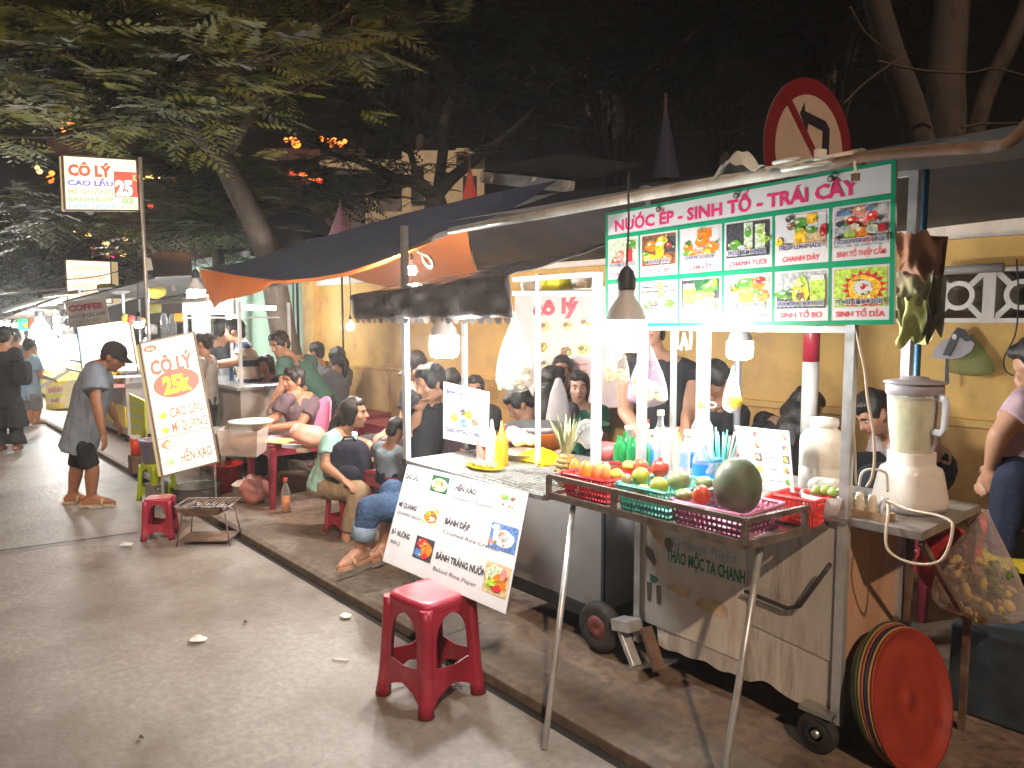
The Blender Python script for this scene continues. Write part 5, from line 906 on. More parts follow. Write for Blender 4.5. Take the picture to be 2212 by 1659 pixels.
s5 = stall('snack_cart', 'yellow snack cart with a lit glass cabinet at the far left', -17.2, -15.2, 2.5, 3.3, 1.02, 1.95, mat('cart_yellow', (.62, .50, .12), .5, var=.2), True, .9)
b = MB(); P = panel(od(97, 826, 12.4), od(143, 822, 12.2), od(140, 882, 12.2), od(100, 886, 12.4)); t = thing('cart_front', 'yellow and white lettered cart front low at the far left', 'cart front', P(.5, 1)); slab(P, .3, mat('cart_front_cream', (.66, .58, .35), .5, var=.1), 'panel_board', t)
for b0, h_, m_ in ((.0, .14, yp), (.8, .2, yp), (.45, .12, lp)): g = MB(); g.pq(P, 0, b0, 1, b0+h_, .003, m_); g.build('stripe', t)
g = MB(); g.pt(P, 'BÁNH', .15, .22, .7, .16, .003, mat('faded_red', (.5, .18, .12), .5), .05); g.build('lettering', t); g = MB(); g.pt(P, 'MÌ', .3, .62, .4, .13, .003, mat('faded_red', (.5, .18, .12), .5), .05); g.build('lettering', t)
P = panel(od(80, 735, 12.8), od(138, 735, 12.6), od(138, 790, 12.6), od(84, 792, 12.8)); t = thing('glass_cabinet', 'bright frosted glass cabinet over the yellow snacks at the far left', 'cabinet', P(.5, 1)); slab(P, .3, film('frosted', (.8, .85, .9), .35, .55), 'glass_box', t); q = od(112, 796, 12.5); b = MB(); b.box(q, (.55, .3, .05), steel); b.build('steel_tray', t)
for k in range(8): b = MB(); q = od(95+k*6, 792-(8 if k > 5 else 0), 12.45); b.ell(q, (.045, .03, .03), mat('fried_yellow', (.82, .58, .06), .5, var=.2), 8, 6, (0, k, k)); tag(b.build('snack'), 'golden fried snack piled on the steel tray at the far left', 'snack', 'fried snacks on the far tray')
b = MB(); b.tube([od(74, 844, 11.6), od(155, 796, 11.2)], .03, sw, 8); tag(b.build('awning_bar'), 'white awning bar slanting across the yellow snack cart', 'bar')
for p, q, l in (((8, 672), (140, 632), 'bright white awning edge slanting at the far left'), ((60, 668), (133, 664), 'level white awning edge under the slanting one')): b = MB(); b.tube([od(*p, 13), od(*q, 11)], .035, sw, 8); tag(b.build('awning_edge'), l, 'awning edge')
for (px0, py0), (px1, py1), d_, l, col in (((135, 652), (335, 600), 9.8, 'dark grey awning sloping over the coffee banner', (.16, .15, .15)), ((0, 690), (135, 640), 14, 'dim brown awning at the far left', (.14, .11, .09))):
    a, b0 = od(px0, py0, d_), od(px1, py1, d_-1.6 if d_ < 10 else d_-2.5); b = MB(); b.add([a, b0, b0+V((.1, 1.4, .12)), a+V((.1, 1.4, .12))], [(0, 1, 2, 3)], mat('awning%d' % px0, col, .7, var=.3)); tag(b.build('awning', solid=.02), l, 'awning')
b = MB(); q = od(70, 690, 15); b.tube([(q.x, q.y, 0), (q.x, q.y, q.z+.25)], .09, mat('orange_post', (.4, .12, .05), .6), 10); tag(b.build('post'), 'dull orange post beside the green neon', 'post')
for px, py, w_, h_, col, l in ((232, 622, 16, 10, (.72, .68, .03), 'lime yellow bundle on the stall roof above the coffee banner'), (336, 630, 20, 14, (.75, .62, .1), 'yellow bundle on the white stall roof'), (260, 626, 18, 10, (.6, .6, .6), 'white bundle beside the lime one on the stall roof')): q = od(px, py, 9.2); b = MB(); b.ell(q, (w_/F*9.2, .12, h_/F*9.2), mat('bundle%d' % px, col, .6, var=.15), 14, 9, None, .3, px); tag(b.build('bundle'), l, 'bundle')
P = panel(od(272, 680, 9.5), od(288, 680, 9.5), od(292, 720, 9.5), od(276, 720, 9.5))
for k, (px, py, pw, ph, col, l) in enumerate(((284, 690, 24, 20, (.55, .12, .10), 'red packet hung under the stall roof left of the thin pole'), (308, 694, 16, 16, (.6, .25, .1), 'red orange packet hung right of the red one'), (272, 688, 10, 18, (.65, .45, .06), 'ochre packet hung left of the red one'), (317, 760, 14, 60, (.62, .6, .62), 'blue and white towel hung under the fruit stall roof'), (478, 700, 14, 26, (.45, .2, .25), 'dark pink bag hung at the drinks stall'))): q = od(px, py, 9.0 if px < 400 else 9.0); b = MB(); b.ell(q, (pw/2/F*9, .05, ph/2/F*9), mat('packet%d' % px, col, .5, var=.25, scale=20), 12, 8, None, .25, px); tag(b.build('packet'), l, 'packet')
# ---------------------------------------------------------------- things standing on the kerb and pavement
redt = mat('maroon_table', (.26, .03, .05), .4, var=.12, dirt=(.2, .06, .07), dscale=5, dlo=.6)
t1 = make_table('plastic_table', 'maroon plastic table covered with packets in front of the smiling cook', redt, .48, .78, .53, .055, 'maroon plastic tables'); t1.location = (-5.86, 2.74, .03)
dup(t1, (-4.28, 2.92, 0), 0, 'maroon table beside the woman with the backpack, half hidden by the banner', sc=.95)
dup(t1, (-6.3, 3.95, 0), rad(90), 'red table by the yellow wall behind the woman in mint, nearer one', sc=.98)
dup(t1, (-7.4, 4.1, 0), rad(90), 'red table by the yellow wall, further left one', sc=.98)
t1b = make_table('prep_table', 'low prep table with a clear box behind the leaning lit sign', sg_, .6, .9, .50, .04); t1b.location = (-6.85, 2.75, .03)
q = oz(484, 985, .53); b = MB(); t = thing('storage_box', 'large clear plastic box of prepared food on the prep table', 'box', (q.x, q.y+.15, .53))
b.lathe([(.20, 0), (.22, .005), (.25, .20), (.243, .20), (.215, .012), (0, .012)], film('milky_box', (.7, .6, .53), .3, .28, 6.), n=4, sq=(1.1, .8), smooth=False); b.build('box_wall', t, False)
b = MB(); b.ell((.02, 0, .07), (.15, .12, .06), mat('brown_food', (.3, .16, .08), .7, var=.4, scale=30), 16, 10, None, .3, 2); b.build('food', t, False)
q = oz(515, 916, .74); b = MB(); b.lathe([(0, .0), (.14, 0), (.17, .012), (.175, .024), (.16, .02), (0, .015)], mat('mint_lid', (.48, .66, .52), .4), c=(q.x, q.y+.1, .735), n=28); tag(b.build('lid'), 'pale mint round lid lying on the clear box', 'lid')
for px, py, w_, d_, h_, col, l, nm in ((595, 952, .30, .22, .012, (.62, .50, .22), 'sheet of yellow paper on the maroon table', 'paper_sheet'), (636, 967, .20, .05, .03, (.62, .64, .66), 'pale phone lying at the edge of the maroon table', 'phone'), (655, 975, .09, .05, .03, (.68, .58, .42), 'small cream packet beside the phone', 'packet')):
    q = oz(px, py, .57); b = MB(); b.box((q.x, q.y, .565+h_/2), (w_, d_, h_), mat(nm+'_m', col, .5, var=.15, scale=8), (0, 0, .5)); tag(b.build(nm, bevel=.004), l, nm.split('_')[0])
q = od(668, 942, 5.5); b = MB(); b.ell(q, (.16, .12, .075), mat('salmon_bag', (.78, .36, .26), .4, var=.2, scale=8, bump=.5), 20, 12, (0, .3, .6), .25, 5); tag(b.build('plastic_bag'), 'crumpled salmon plastic bag on the maroon table beside the mint woman', 'bag')
q = oz(618, 1105, .04); b = bottle(618, 1056, 0, .035, 'orange drink bottle with a red cap standing under the maroon table', clr, redc, None, .35, None, 'drink_bottle', mat('orange_drink', (.75, .28, .06), .35), .04, .27); b.location = (q.x, q.y, .04)
q = oz(552, 1085, .04); b = MB(); b.ell(q+V((0, 0, .11)), (.14, .12, .12), mat('pink_bags', (.62, .26, .22), .4, var=.35, scale=9, bump=.6), 20, 14, None, .3, 8); tag(b.build('plastic_bag'), 'pile of pink plastic bags on the pavement under the maroon table', 'bag')
def pot(px, py, r, h, m_, label, nm='cooking_pot', lidm=None, z=.04):
    q = oz(px, py, z); t = thing(nm, label, 'pot', (q.x, q.y+r*.6, z)); b = MB(); b.lathe([(0, 0), (r*.93, 0), (r, .02), (r, h), (r*1.05, h+.004), (r*.96, h), (r*.9, .02), (0, .02)], m_, n=28); b.build('body', t, False)
    for s in (-1, 1): b = MB(); b.tube([(s*r*.99, -.03, h*.8), (s*r*1.2, -.025, h*.82), (s*r*1.2, .025, h*.82), (s*r*.99, .03, h*.8)], .006, m_, 6); b.build('handle', t, False)
    if lidm: b = MB(); b.lathe([(r*1.02, h+.005), (r*.7, h+.03), (.02, h+.045), (.018, h+.06), (0, h+.062)], lidm, n=28); b.build('lid', t, False)
    return t
dull = mat('dull_aluminium', (.40, .38, .36), .4, .7, var=.2, dirt=(.2, .17, .15), dscale=7)
pot(325, 1090, .085, .17, dull, 'tall dull aluminium pot on the pavement before the lime stool')
pot(515, 1082, .11, .13, dull, 'aluminium pot with a pale lid under the table left of the pink bags', lidm=mat('pale_lid', (.66, .6, .5), .4))
pot(395, 1078, .19, .10, mat('sooty_wok', (.22, .21, .20), .5, .5, var=.2), 'wide sooty wok lying behind the charcoal grill')
def bucket(q, r, h, m_, label, hm):
    t = thing('bucket', label, 'bucket', q); b = MB(); b.lathe([(0, 0), (r*.78, 0), (r, h), (r*1.06, h), (r*1.06, h-.015), (r*.97, h-.012), (r*.76, .01), (0, .01)], m_, n=28); b.build('body', t, False); b = MB(); b.tube([(r*1.03*cos(a), r*.35*sin(a)-r*.9*abs(sin(a)), h-.02-.5*h*sin(a)) for a in [pi*i/14 for i in range(15)]], .005, hm, 6); b.build('handle', t, False); return t
ls = dup(stool, oz(313, 1083, .04)+V((0, .1, 0)), rad(20), 'lime green stool carrying the lilac bucket', None, .72)
lime_m = mat('lime_stool', (.36, .50, .02), .4, var=.1)
for ch in [o for o in COL.objects if o.parent == ls]:
    ch.data = ch.data.copy(); ch.data.materials.clear(); ch.data.materials.append(lime_m)
del ls['group']
bucket((ls.location.x, ls.location.y, .04+.44*.72), .125, .20, mat('lilac_bucket', (.40, .40, .66), .4, var=.06), 'lilac blue bucket standing on the lime stool', mat('lilac_dark', (.22, .22, .42), .4))
q = oz(466, 1062, .04); bucket((q.x, q.y+.1, .04), .135, .24, mat('red_bucket', (.60, .03, .03), .4, var=.06), 'bright red bucket with a dark handle under the leaning lit box', rubber)
q = oz(275, 1020, .04); b = MB(); t = thing('drink_carton', 'red canister with a white lid on the kerb left of the lilac bucket', 'canister', (q.x, q.y+.1, .2)); b.lathe([(0, 0), (.06, 0), (.06, .17), (0, .17)], redc, n=18); b.build('body', t, False); b = MB(); b.lathe([(.062, .17), (.062, .2), (0, .2)], white, n=18); b.build('lid', t, False); b = MB(); b.box((0, 0, -.085), (.16, .14, .17), rust); b.build('stand', t, False)
# charcoal grill
q = oz(404, 1180); gx, gy_, = q.x-.02, q.y+.16; t = thing('charcoal_grill', 'small charcoal grill on thin legs at the edge of the gutter', 'grill', (gx, gy_, 0), rad(52)); t.scale = (.85, .85, .74)
b = MB(); b.lathe([(0, .28), (.20, .28), (.27, .36), (.275, .365), (.262, .362), (.19, .295), (0, .292)], rust, n=4, sq=(1, .72), smooth=False, xf=M.Rotation(rad(45), 4, 'Z')); b.build('fire_tray', t, False)
b = MB(); ash = mat('ash', (.30, .26, .24), .9, var=.5, scale=25)
for k in range(60): b.ell((R.uniform(-.17, .17), R.uniform(-.12, .12), R.uniform(.30, .35)), (R.uniform(.012, .03), R.uniform(.01, .025), R.uniform(.01, .018)), ash if k % 3 else black, 7, 5, (R.uniform(0, 3), R.uniform(0, 3), 0))
b.build('charcoal', t, False)
b = MB(); lpz = [(-.22, -.15), (.22, -.15), (.22, .15), (-.22, .15), (-.22, -.15)]
b.tube([(x, y, .375) for x, y in lpz], .004, steel, 6)
for k in range(14): x = -.2+k*.031; b.tube([(x, -.15, .375), (x, .15, .375)], .002, steel, 5)
b.build('wire_rack', t, False)
for sx in (-1, 1):
    for sy in (-1, 1): b = MB(); b.tube([(sx*.17, sy*.12, .3), (sx*.21, sy*.15, .0)], .006, rust, 6); b.build('leg', t, False)
b = MB(); b.box((0, 0, .045), (.40, .27, .012), rust); b.build('ash_pan', t, False)
# litter
def scrap(px, py, w_, d_, m_, label, seed, z=.008):
    q = oz(px, py); b = MB(); n = 12; b.add([(q.x, q.y, z+.02)]+[(q.x+w_*cos(2*pi*k/n)*(1+.4*noise.noise(V((cos(2*pi*k/n)*2, sin(2*pi*k/n)*2, seed)))), q.y+d_*sin(2*pi*k/n)*(1+.4*noise.noise(V((cos(2*pi*k/n)*2, seed, sin(2*pi*k/n)*2)))), z+.012*R.random()) for k in range(n)], [(0, k+1, (k+1) % n+1) for k in range(n)], m_); return tag(b.build('paper_scrap'), label, 'litter')
tis = mat('tissue', (.74, .72, .66), .8); scrap(428, 1386, .045, .04, tis, 'crumpled white tissue alone on the open road', 1); scrap(747, 1334, .035, .03, tis, 'small white scrap near the gutter left of the tall stool', 2); scrap(273, 1180, .05, .04, tis, 'white scrap on the wet road beside the small stool', 3)
b = MB(); b.tube([oz(718, 1424, .006), oz(752, 1427, .006)], .005, tis, 6); tag(b.build('straw_piece'), 'short white straw piece on the road left of the tall stool', 'litter')
leafm = mat('dry_leaf', (.10, .065, .04), .8)
for k, (px, py) in enumerate(((966, 1440), (305, 1599), (530, 1348))): scrap(px, py, .012, .008, leafm, 'tiny dark leaf fragment on the road', 5+k, .004)['group'] = 'dark leaf fragments on the road'
# chair backs
def chair(px, py, w_, h_, d_, m_, label, rz):
    q = od(px, py, d_); t = thing('plastic_chair', label, 'chair', (q.x, q.y, .03), rz); W_ = w_/F*d_; H_ = h_/F*d_; zt = q.z+H_/2
    b = MB(); b.grid(lambda i, j: V((W_*(i-.5)*(1-.25*(1-j)**0*abs(j-.5)), .05*(2*i-1)**2+.06*(1-j), zt-.03-H_*(1-j)+.06*sin(pi*i)*j)), 12, 8, m_); b.build('backrest', t, False, solid=.012)
    b = MB(); b.box((0, -.2, .40), (W_*1.05, .4, .02), m_); b.build('seat', t, False, bevel=.008)
    for sx in (-1, 1):
        for y in (-.38, .02): b = MB(); b.tube([(sx*W_*.48, y, .4), (sx*W_*.55, y*1.08, 0)], .016, m_, 8); b.build('leg', t, False)
    return t
chair(708, 905, 50, 70, 6.4, mat('pink_chair', (.62, .20, .33), .4, var=.08), 'pink plastic chair back behind the smiling cook', rad(200))
# ---------------------------------------------------------------- people
CR, CF = V((cos(YAW), sin(YAW), 0)), V((-sin(YAW), cos(YAW), 0))
def skinm(k, c): return mat('skin_'+k, c, .48, var=.08, scale=18, sub=.12)
SK = dict(tan=skinm('tan', (.47, .25, .155)), brown=skinm('brown', (.36, .17, .095)), fair=skinm('fair', (.58, .34, .24)))
hairm = mat('black_hair', (.022, .018, .016), .42, var=.5, scale=30, stretch=(6, 6, .6), bump=.4); hairb = mat('brown_hair', (.05, .028, .018), .45, var=.5, scale=30, stretch=(6, 6, .6), bump=.4)
eyew = mat('eye_white', (.62, .58, .54), .3); iris = mat('eye_dark', (.012, .009, .008), .2); lipm = mat('lip', (.42, .13, .11), .4); browm = mat('brow', (.02, .015, .012), .7)
def fab(k, c, **a): return mat('cloth_'+k, c, .85, var=a.pop('var', .12), scale=a.pop('scale', 13), bump=.7, **a)
def cap(b, p, q, r0, r1, m=None, n=12):
    p, q = V(p), V(q)
    if (q-p).length > 1e-4: b.tube([p, q], [r0, r1], m, n)
    b.ell(p, (r0,)*3, m, 12, 8); b.ell(q, (r1,)*3, m, 12, 8)
def rings(b, L, m=None, n=20):
    """closed loft of ellipses (centre, lateral axis, depth axis, half width, half depth)"""
    loft(b, [[c+x*hw*cos(2*pi*j/n)+y*hd*sin(2*pi*j/n) for j in range(n)] for c, x, y, hw, hd in L], m)
def torso(b, P, N, hx, sx, sc, g, top=True, low=0.):
    T = (N-P).normalized()
    def ax(f): x = (hx*(1-f)+sx*f).normalized(); x = (x-T*x.dot(T)).normalized(); return x, T.cross(x)
    ln = (N-P).length; L = []
    for f, hw, hd in ((-.14-low, .145, .105), (-.06, .152, .108), (.06, .152, .106), (.28, .138, .102), (.5, .142, .106), (.70, .158, .112), (.86, .165, .096), (.94, .135, .075), (1.0, .07, .055)):
        x, y = ax(min(1, max(0, f))); L.append((P+T*ln*f, x, y, hw*sc+g, hd*sc+g))
    rings(b, L if top else L[:6])
def person(label, J, skin, shirt=None, pants=None, hair='short', face=True, sc=1., vox=.011, sleeve=.5, leg=1., shoes=None, extra=None, fingers=True, hairmat=None, sgrow=.014, pgrow=.016, pskirt=0):
    """one person from world joints; J: head, f (face direction), u (head up), neck, pel, sh/el/wr/hip/kn/an/toe as [left, right] lists"""
    sk = SK[skin]; f = J['f'].normalized(); u = J['u']; u = (u-f*u.dot(f)).normalized(); r = f.cross(u); h = J['head']; Rm = M((r, f, u)).transposed(); s = sc
    base = J['pel'].copy(); base.z = min([a.z for a in J.get('an', [])]+[base.z])-.05
    t = thing('person', label, 'person', base)
    H = lambda x, y, z: h+(r*x+f*y+u*z)*s
    b = MB(); E = lambda c, rr: b.ell(H(*c), [q*s for q in rr], None, 18, 12, Rm)
    E((0, -.008, .03), (.074, .093, .088)); E((0, .022, -.035), (.058, .064, .082)); E((0, .05, -.094), (.026, .024, .022)); E((0, .072, .030), (.048, .018, .012))
    cap(b, H(0, .084, .018), H(0, .104, -.022), .009*s, .0145*s); E((.010, .094, -.026), (.010, .010, .008)); E((-.010, .094, -.026), (.010, .010, .008)); E((0, .080, -.055), (.024, .013, .012))
    for q in (-1, 1): E((q*.036, .052, -.022), (.028, .028, .028)); E((q*.076, -.004, -.008), (.010, .020, .031))
    cap(b, H(0, -.022, -.06), J['neck'], .050*s, .056*s)
    cap(b, J['neck'], J['neck']+(J['pel']-J['neck']).normalized()*.04, .056*s, .07*s)
    hips = J['hip']; sh = J['sh']; hx = (hips[1]-hips[0]).normalized(); sx = (sh[1]-sh[0]).normalized()
    torso(b, J['pel'], J['neck'], hx, sx, s, 0)
    for i in (0, 1):
        a, e, w_ = sh[i], J['el'][i], J['wr'][i]; cap(b, a, e, .053*s, .040*s); cap(b, e, e.lerp(w_, .35), .041*s, .040*s); cap(b, e.lerp(w_, .35), w_, .040*s, .026*s); cap(b, J['neck'].lerp(a, .35), a, .060*s, .053*s)
        d = (J['hd'][i] if 'hd' in J and J['hd'][i] else (w_-e)).normalized(); side, nn, _ = frame(d, V((0, 0, 1)) if abs(d.z) < .9 else f)
        pc_ = w_+d*.045*s; b.ell(pc_, (.038*s, .016*s, .046*s), None, 14, 10, M((side, nn, d)).transposed())
        for k, (o, ln) in enumerate(((-.027, .062), (-.009, .074), (.009, .070), (.027, .054))):
            p0 = w_+d*.078*s+side*o*s; p1 = p0+(d*.92-nn*.25+side*o*2).normalized()*ln*.5*s; p2 = p1+(d*.72-nn*.68).normalized()*ln*.52*s; cap(b, w_+d*.05*s+side*o*.8*s, p0, .0100*s, .0098*s, None, 8); cap(b, p0, p1, .0096*s, .009*s, None, 8); cap(b, p1, p2, .009*s, .0075*s, None, 8)
        q = -1 if i else 1; p0 = w_+d*.025*s+side*.026*q*s; p1 = p0+(d*.6+side*.75*q-nn*.25).normalized()*.038*s; p2 = p1+(d*.9+side*.15*q-nn*.3).normalized()*.032*s; cap(b, p0, p1, .013*s, .0105*s, None, 8); cap(b, p1, p2, .0105*s, .0085*s, None, 8)
        if 'kn' in J:
            c, k_, an, to = hips[i], J['kn'][i], J['an'][i], J['toe'][i]; cap(b, c, k_, .078*s, .055*s); cap(b, k_, k_.lerp(an, .3), .056*s, .056*s); cap(b, k_.lerp(an, .3), an, .056*s, .036*s)
            fd = (to-an); fd.z = 0; fd.normalize(); hl = an-fd*.045*s; hl.z = an.z-.045*s; cap(b, an, hl, .036*s, .030*s); bl_2 = an.lerp(to, .7); bl_2.z = an.z-.045*s; t2 = to.copy(); t2.z = an.z-.055*s; cap(b, hl, bl_2, .03*s, .034*s); cap(b, an, bl_2, .036*s, .03*s); cap(b, bl_2, t2, .034*s, .02*s)
    remesh(b, 'body', vox, sk, t, 3)
    if shirt is not None:
        b = MB(); torso(b, J['pel'], J['neck'].lerp(J['pel'], .035), hx, sx, s, sgrow, low=.04)
        for i in (0, 1):
            a, e, w_ = sh[i], J['el'][i], J['wr'][i]; cap(b, J['neck'].lerp(a, .5), a, .060*s, .055*s+sgrow)
            if sleeve > 0: q = a.lerp(e, min(1, sleeve)); b.tube([a, q], [.055*s+sgrow, .052*s+sgrow*1.5], None, 14); b.ell(a, (.055*s+sgrow,)*3, None, 12, 8)
            if sleeve > 1: q = e.lerp(w_, sleeve-1); cap(b, e, q, .044*s+sgrow, .032*s+sgrow)
        remesh(b, 'shirt', max(vox, .010), shirt, t, 3, .009, len(label))
    if pants is not None:
        b = MB(); T = (J['neck']-J['pel']).normalized(); x = (hx-T*hx.dot(T)).normalized(); y = T.cross(x)
        rings(b, [(J['pel']+T*z_*s, x, y, hw*s+pgrow, hd*s+pgrow) for z_, hw, hd in ((-.11, .11, .09), (-.06, .145, .104), (.0, .150, .104), (.04, .143, .098))])
        for i in (0, 1):
            c, k_, an = hips[i], J['kn'][i], J['an'][i]; q = c.lerp(k_, min(1, leg)); cap(b, c, c.lerp(k_, .12), .079*s+pgrow, .078*s+pgrow); b.tube([c, q], [.079*s+pgrow, (.078-.020*min(1, leg))*s+pgrow*1.4+pskirt], None, 16)
            if leg > 1: b.ell(k_, (.06*s+pgrow,)*3, None, 12, 8); b.tube([k_, k_.lerp(an, .35), k_.lerp(an, leg-1)], [.06*s+pgrow, .056*s+pgrow, .044*s+pgrow+pskirt], None, 16)
        remesh(b, 'trousers', max(vox, .011), pants, t, 3, .007, len(label)+3)
    if shoes is not None and 'kn' in J:
        for i in (0, 1):
            an, to = J['an'][i], J['toe'][i]; fd = (to-an); fd.z = 0; fd.normalize(); sd = V((-fd.y, fd.x, 0)); z = an.z-.08*s; hl = an-fd*.075*s; tp_ = to+fd*.02
            b = MB(); pts = [(0, -.030), (.3, -.030), (.75, -.044), (.95, -.030), (1, 0), (.95, .032), (.75, .045), (.3, .032), (0, .030), (-.04, 0)]; o = [hl.lerp(tp_, a)+sd*w_*s for a, w_ in pts]; n = len(o)
            b.add([V((p.x, p.y, z)) for p in o]+[V((p.x, p.y, z+.018)) for p in o], [tuple(range(n))[::-1], tuple(range(n, 2*n))]+[(k, (k+1) % n, n+(k+1) % n, n+k) for k in range(n)], shoes)
            st_ = hl.lerp(tp_, .62); b.tube([V((st_.x, st_.y, z+.012))+sd*(.045*cos(a))*s+V((0, 0, (.052*sin(a))*s)) for a in [pi*k/8 for k in range(9)]], .012*s, shoes, 6); b.build('sandal', t)
    hm = hairmat or hairm
    if hair:
        b = MB(); E = lambda c, rr: b.ell(H(*c), [q*s for q in rr], None, 18, 12, Rm)
        if hair == 'cap':
            E((0, -.012, .045), (.083, .102, .082)); E((0, -.05, .012), (.076, .06, .055)); b.grid(lambda i, j: H((i-.5)*.15, .055+j*.105*(1-.55*(2*i-1)**2), .050-.018*j-.02*(2*i-1)**2), 10, 5, None); b.grid(lambda i, j: H((.5-i)*.15, .055+j*.105*(1-.55*(2*i-1)**2), .040-.018*j-.02*(2*i-1)**2), 10, 5, None)
            remesh(b, 'cap', .008, hm, t, 1); b = MB(); E((0, -.055, -.02), (.070, .042, .05)); remesh(b, 'hair', .009, hairm, t, 2)
        else:
            E((0, -.020, .040), (.083, .096, .090)); E((0, -.058, -.012), (.072, .050, .072)); E((0, .030, .082), (.066, .052, .040))
            for q in (-1, 1): E((q*.066, .012, .028), (.018, .042, .048))
            if hair in ('long', 'pony'):
                E((0, -.07, -.04), (.070, .045, .08))
                for q in (-1, 1): E((q*.068, -.015, -.02), (.018, .045, .075))
            if hair == 'pony':
                pts = J.get('tail') or [H(0, -.10, .01), H(0, -.15, -.06), H(0, -.14, -.16), H(0, -.12, -.24)]; b.tube(pts, [.034*s, .042*s, .034*s, .012*s][:len(pts)], None, 12); b.ell(pts[0], (.035*s,)*3, None)
            if hair == 'long':
                nb = J['neck']; bk = -f*.085*s; pts = J.get('tail') or [H(0, -.09, -.02), nb+bk, nb+bk*1.25-V((0, 0, .12)), nb+bk*1.2-V((0, 0, .24))]; b.tube(pts, [.075*s, .085*s, .078*s, .03*s], None, 14, sq=.55)
            if hair == 'bun': E((0, -.10, .06), (.04, .04, .04))
            remesh(b, 'hair', .008, hm, t, 2, .014, 5)
    if face:
        for q in (-1, 1):
            b = MB(); b.ell(H(q*.030, .0745, .003), (.012*s, .007*s, .0042*s), eyew, 12, 8, Rm); b.ell(H(q*.030, .0795, .003), (.0062*s, .005*s, .0048*s), iris, 10, 6, Rm); b.build('eye', t)
            b = MB(); b.tube([H(q*.014, .0885, .024), H(q*.032, .0885, .031), H(q*.050, .076, .024)], [.0035*s, .0045*s, .0025*s], browm, 6); b.build('eyebrow', t)
        b = MB(); b.ell(H(0, .0885, -.0535), (.021*s, .007*s, .0048*s), lipm, 12, 8, Rm); b.ell(H(0, .0870, -.0610), (.018*s, .007*s, .0055*s), lipm, 12, 8, Rm); b.build('lips', t)
    if extra: extra(t, H, J)
    return t
def auto(hpx, ppx, d, phi, mode='sit', dp=None, look=None, sc=1., lean=0, gz=.04, fz=0., **ov):
    """head and pelvis in picture coordinates at depth d; phi: 0 faces right in the picture, 90 away, 180 left, 270 towards the camera"""
    Hd = od(*hpx, d); P = ov.get('pel', od(*ppx, dp or d)); f = CR*cos(rad(phi))+CF*sin(rad(phi)); lk = f if look is None else CR*cos(rad(look))+CF*sin(rad(look))
    T = (Hd-P).normalized(); N = Hd-T*.155*sc-lk*.02; r = f.cross(T).normalized(); hr = f.cross(V((0, 0, 1))).normalized()
    sh = [N-T*.045*sc-r*.165*sc, N-T*.045*sc+r*.165*sc]; el = [a-V((0, 0, .25*sc))+f*.06 for a in sh]; wr = [e+f*.20*sc-V((0, 0, .06))+(r*.08 if i == 0 else -r*.08) for i, e in enumerate(el)]
    hip = [P-hr*.09*sc-V((0, 0, .04)), P+hr*.09*sc-V((0, 0, .04))]
    if mode == 'sit': kn = [a+f*.40*sc+(-hr if i == 0 else hr)*.05 for i, a in enumerate(hip)]; kn = [V((k.x, k.y, max(k.z, gz+.30))) for k in kn]; an = [V((k.x, k.y, gz+.08))+f*.02 for k in kn]
    else: kn = [V((a.x, a.y, (a.z+gz)/2))+f*.03 for a in hip]; an = [V((a.x, a.y, gz+.08)) for a in hip]
    toe = [a+f*.14*sc for a in an]
    J = dict(head=Hd, f=lk+V((0, 0, fz)), u=(T*.5+V((0, 0, 1))), neck=N, pel=P, sh=sh, el=el, wr=wr, hip=hip, kn=kn, an=an, toe=toe)
    for k, v in ov.items():
        if isinstance(v, dict):
            for i, q in v.items(): J[k][i] = q
        else: J[k] = v
    return J
def bagmesh(nm, b, t): return b.build(nm, t)
black_c = fab('black', (.018, .018, .021)); navy_c = fab('navy', (.016, .022, .05)); grey_c = fab('slate', (.15, .17, .20)); char = fab('charcoal', (.05, .048, .055)); beige = fab('beige', (.34, .25, .15)); sandal = mat('tan_sandal', (.46, .27, .16), .6); jeans = fab('jeans', (.055, .11, .22), scale=40, var=.3)
# stooping man
p = od
J = auto((246, 771), (174, 948), 6.05, 0, 'stand', gz=0, sc=1.0, fz=-.55, pel=p(174, 945, 6.05), neck=p(216, 790, 6.05),
 sh=[p(205, 800, 6.24), p(205, 806, 5.88)], el=[p(228, 862, 6.3), p(207, 866, 5.82)], wr=[p(250, 905, 6.3), p(222, 936, 5.84)], hip=[p(176, 958, 6.14), p(178, 960, 5.96)], kn=[p(166, 1008, 6.16), p(199, 1012, 5.98)], an=[p(157, 1066, 6.18), p(197, 1073, 6.02)], toe=[p(186, 1082, 6.2), p(246, 1089, 6.06)])
J['u'] = V((0, 0, 1))+CR*.45
person('man in grey blue t-shirt, dark cap and black shorts stooping beside the lit box', J, 'brown', fab('greyblue', (.22, .27, .34)), black_c, 'cap', False, 1.0, .010, .62, .93, mat('pale_sandal', (.5, .38, .25), .6), hairmat=fab('cap_dark', (.035, .03, .034)), pskirt=.010, pgrow=.003, sgrow=.034)
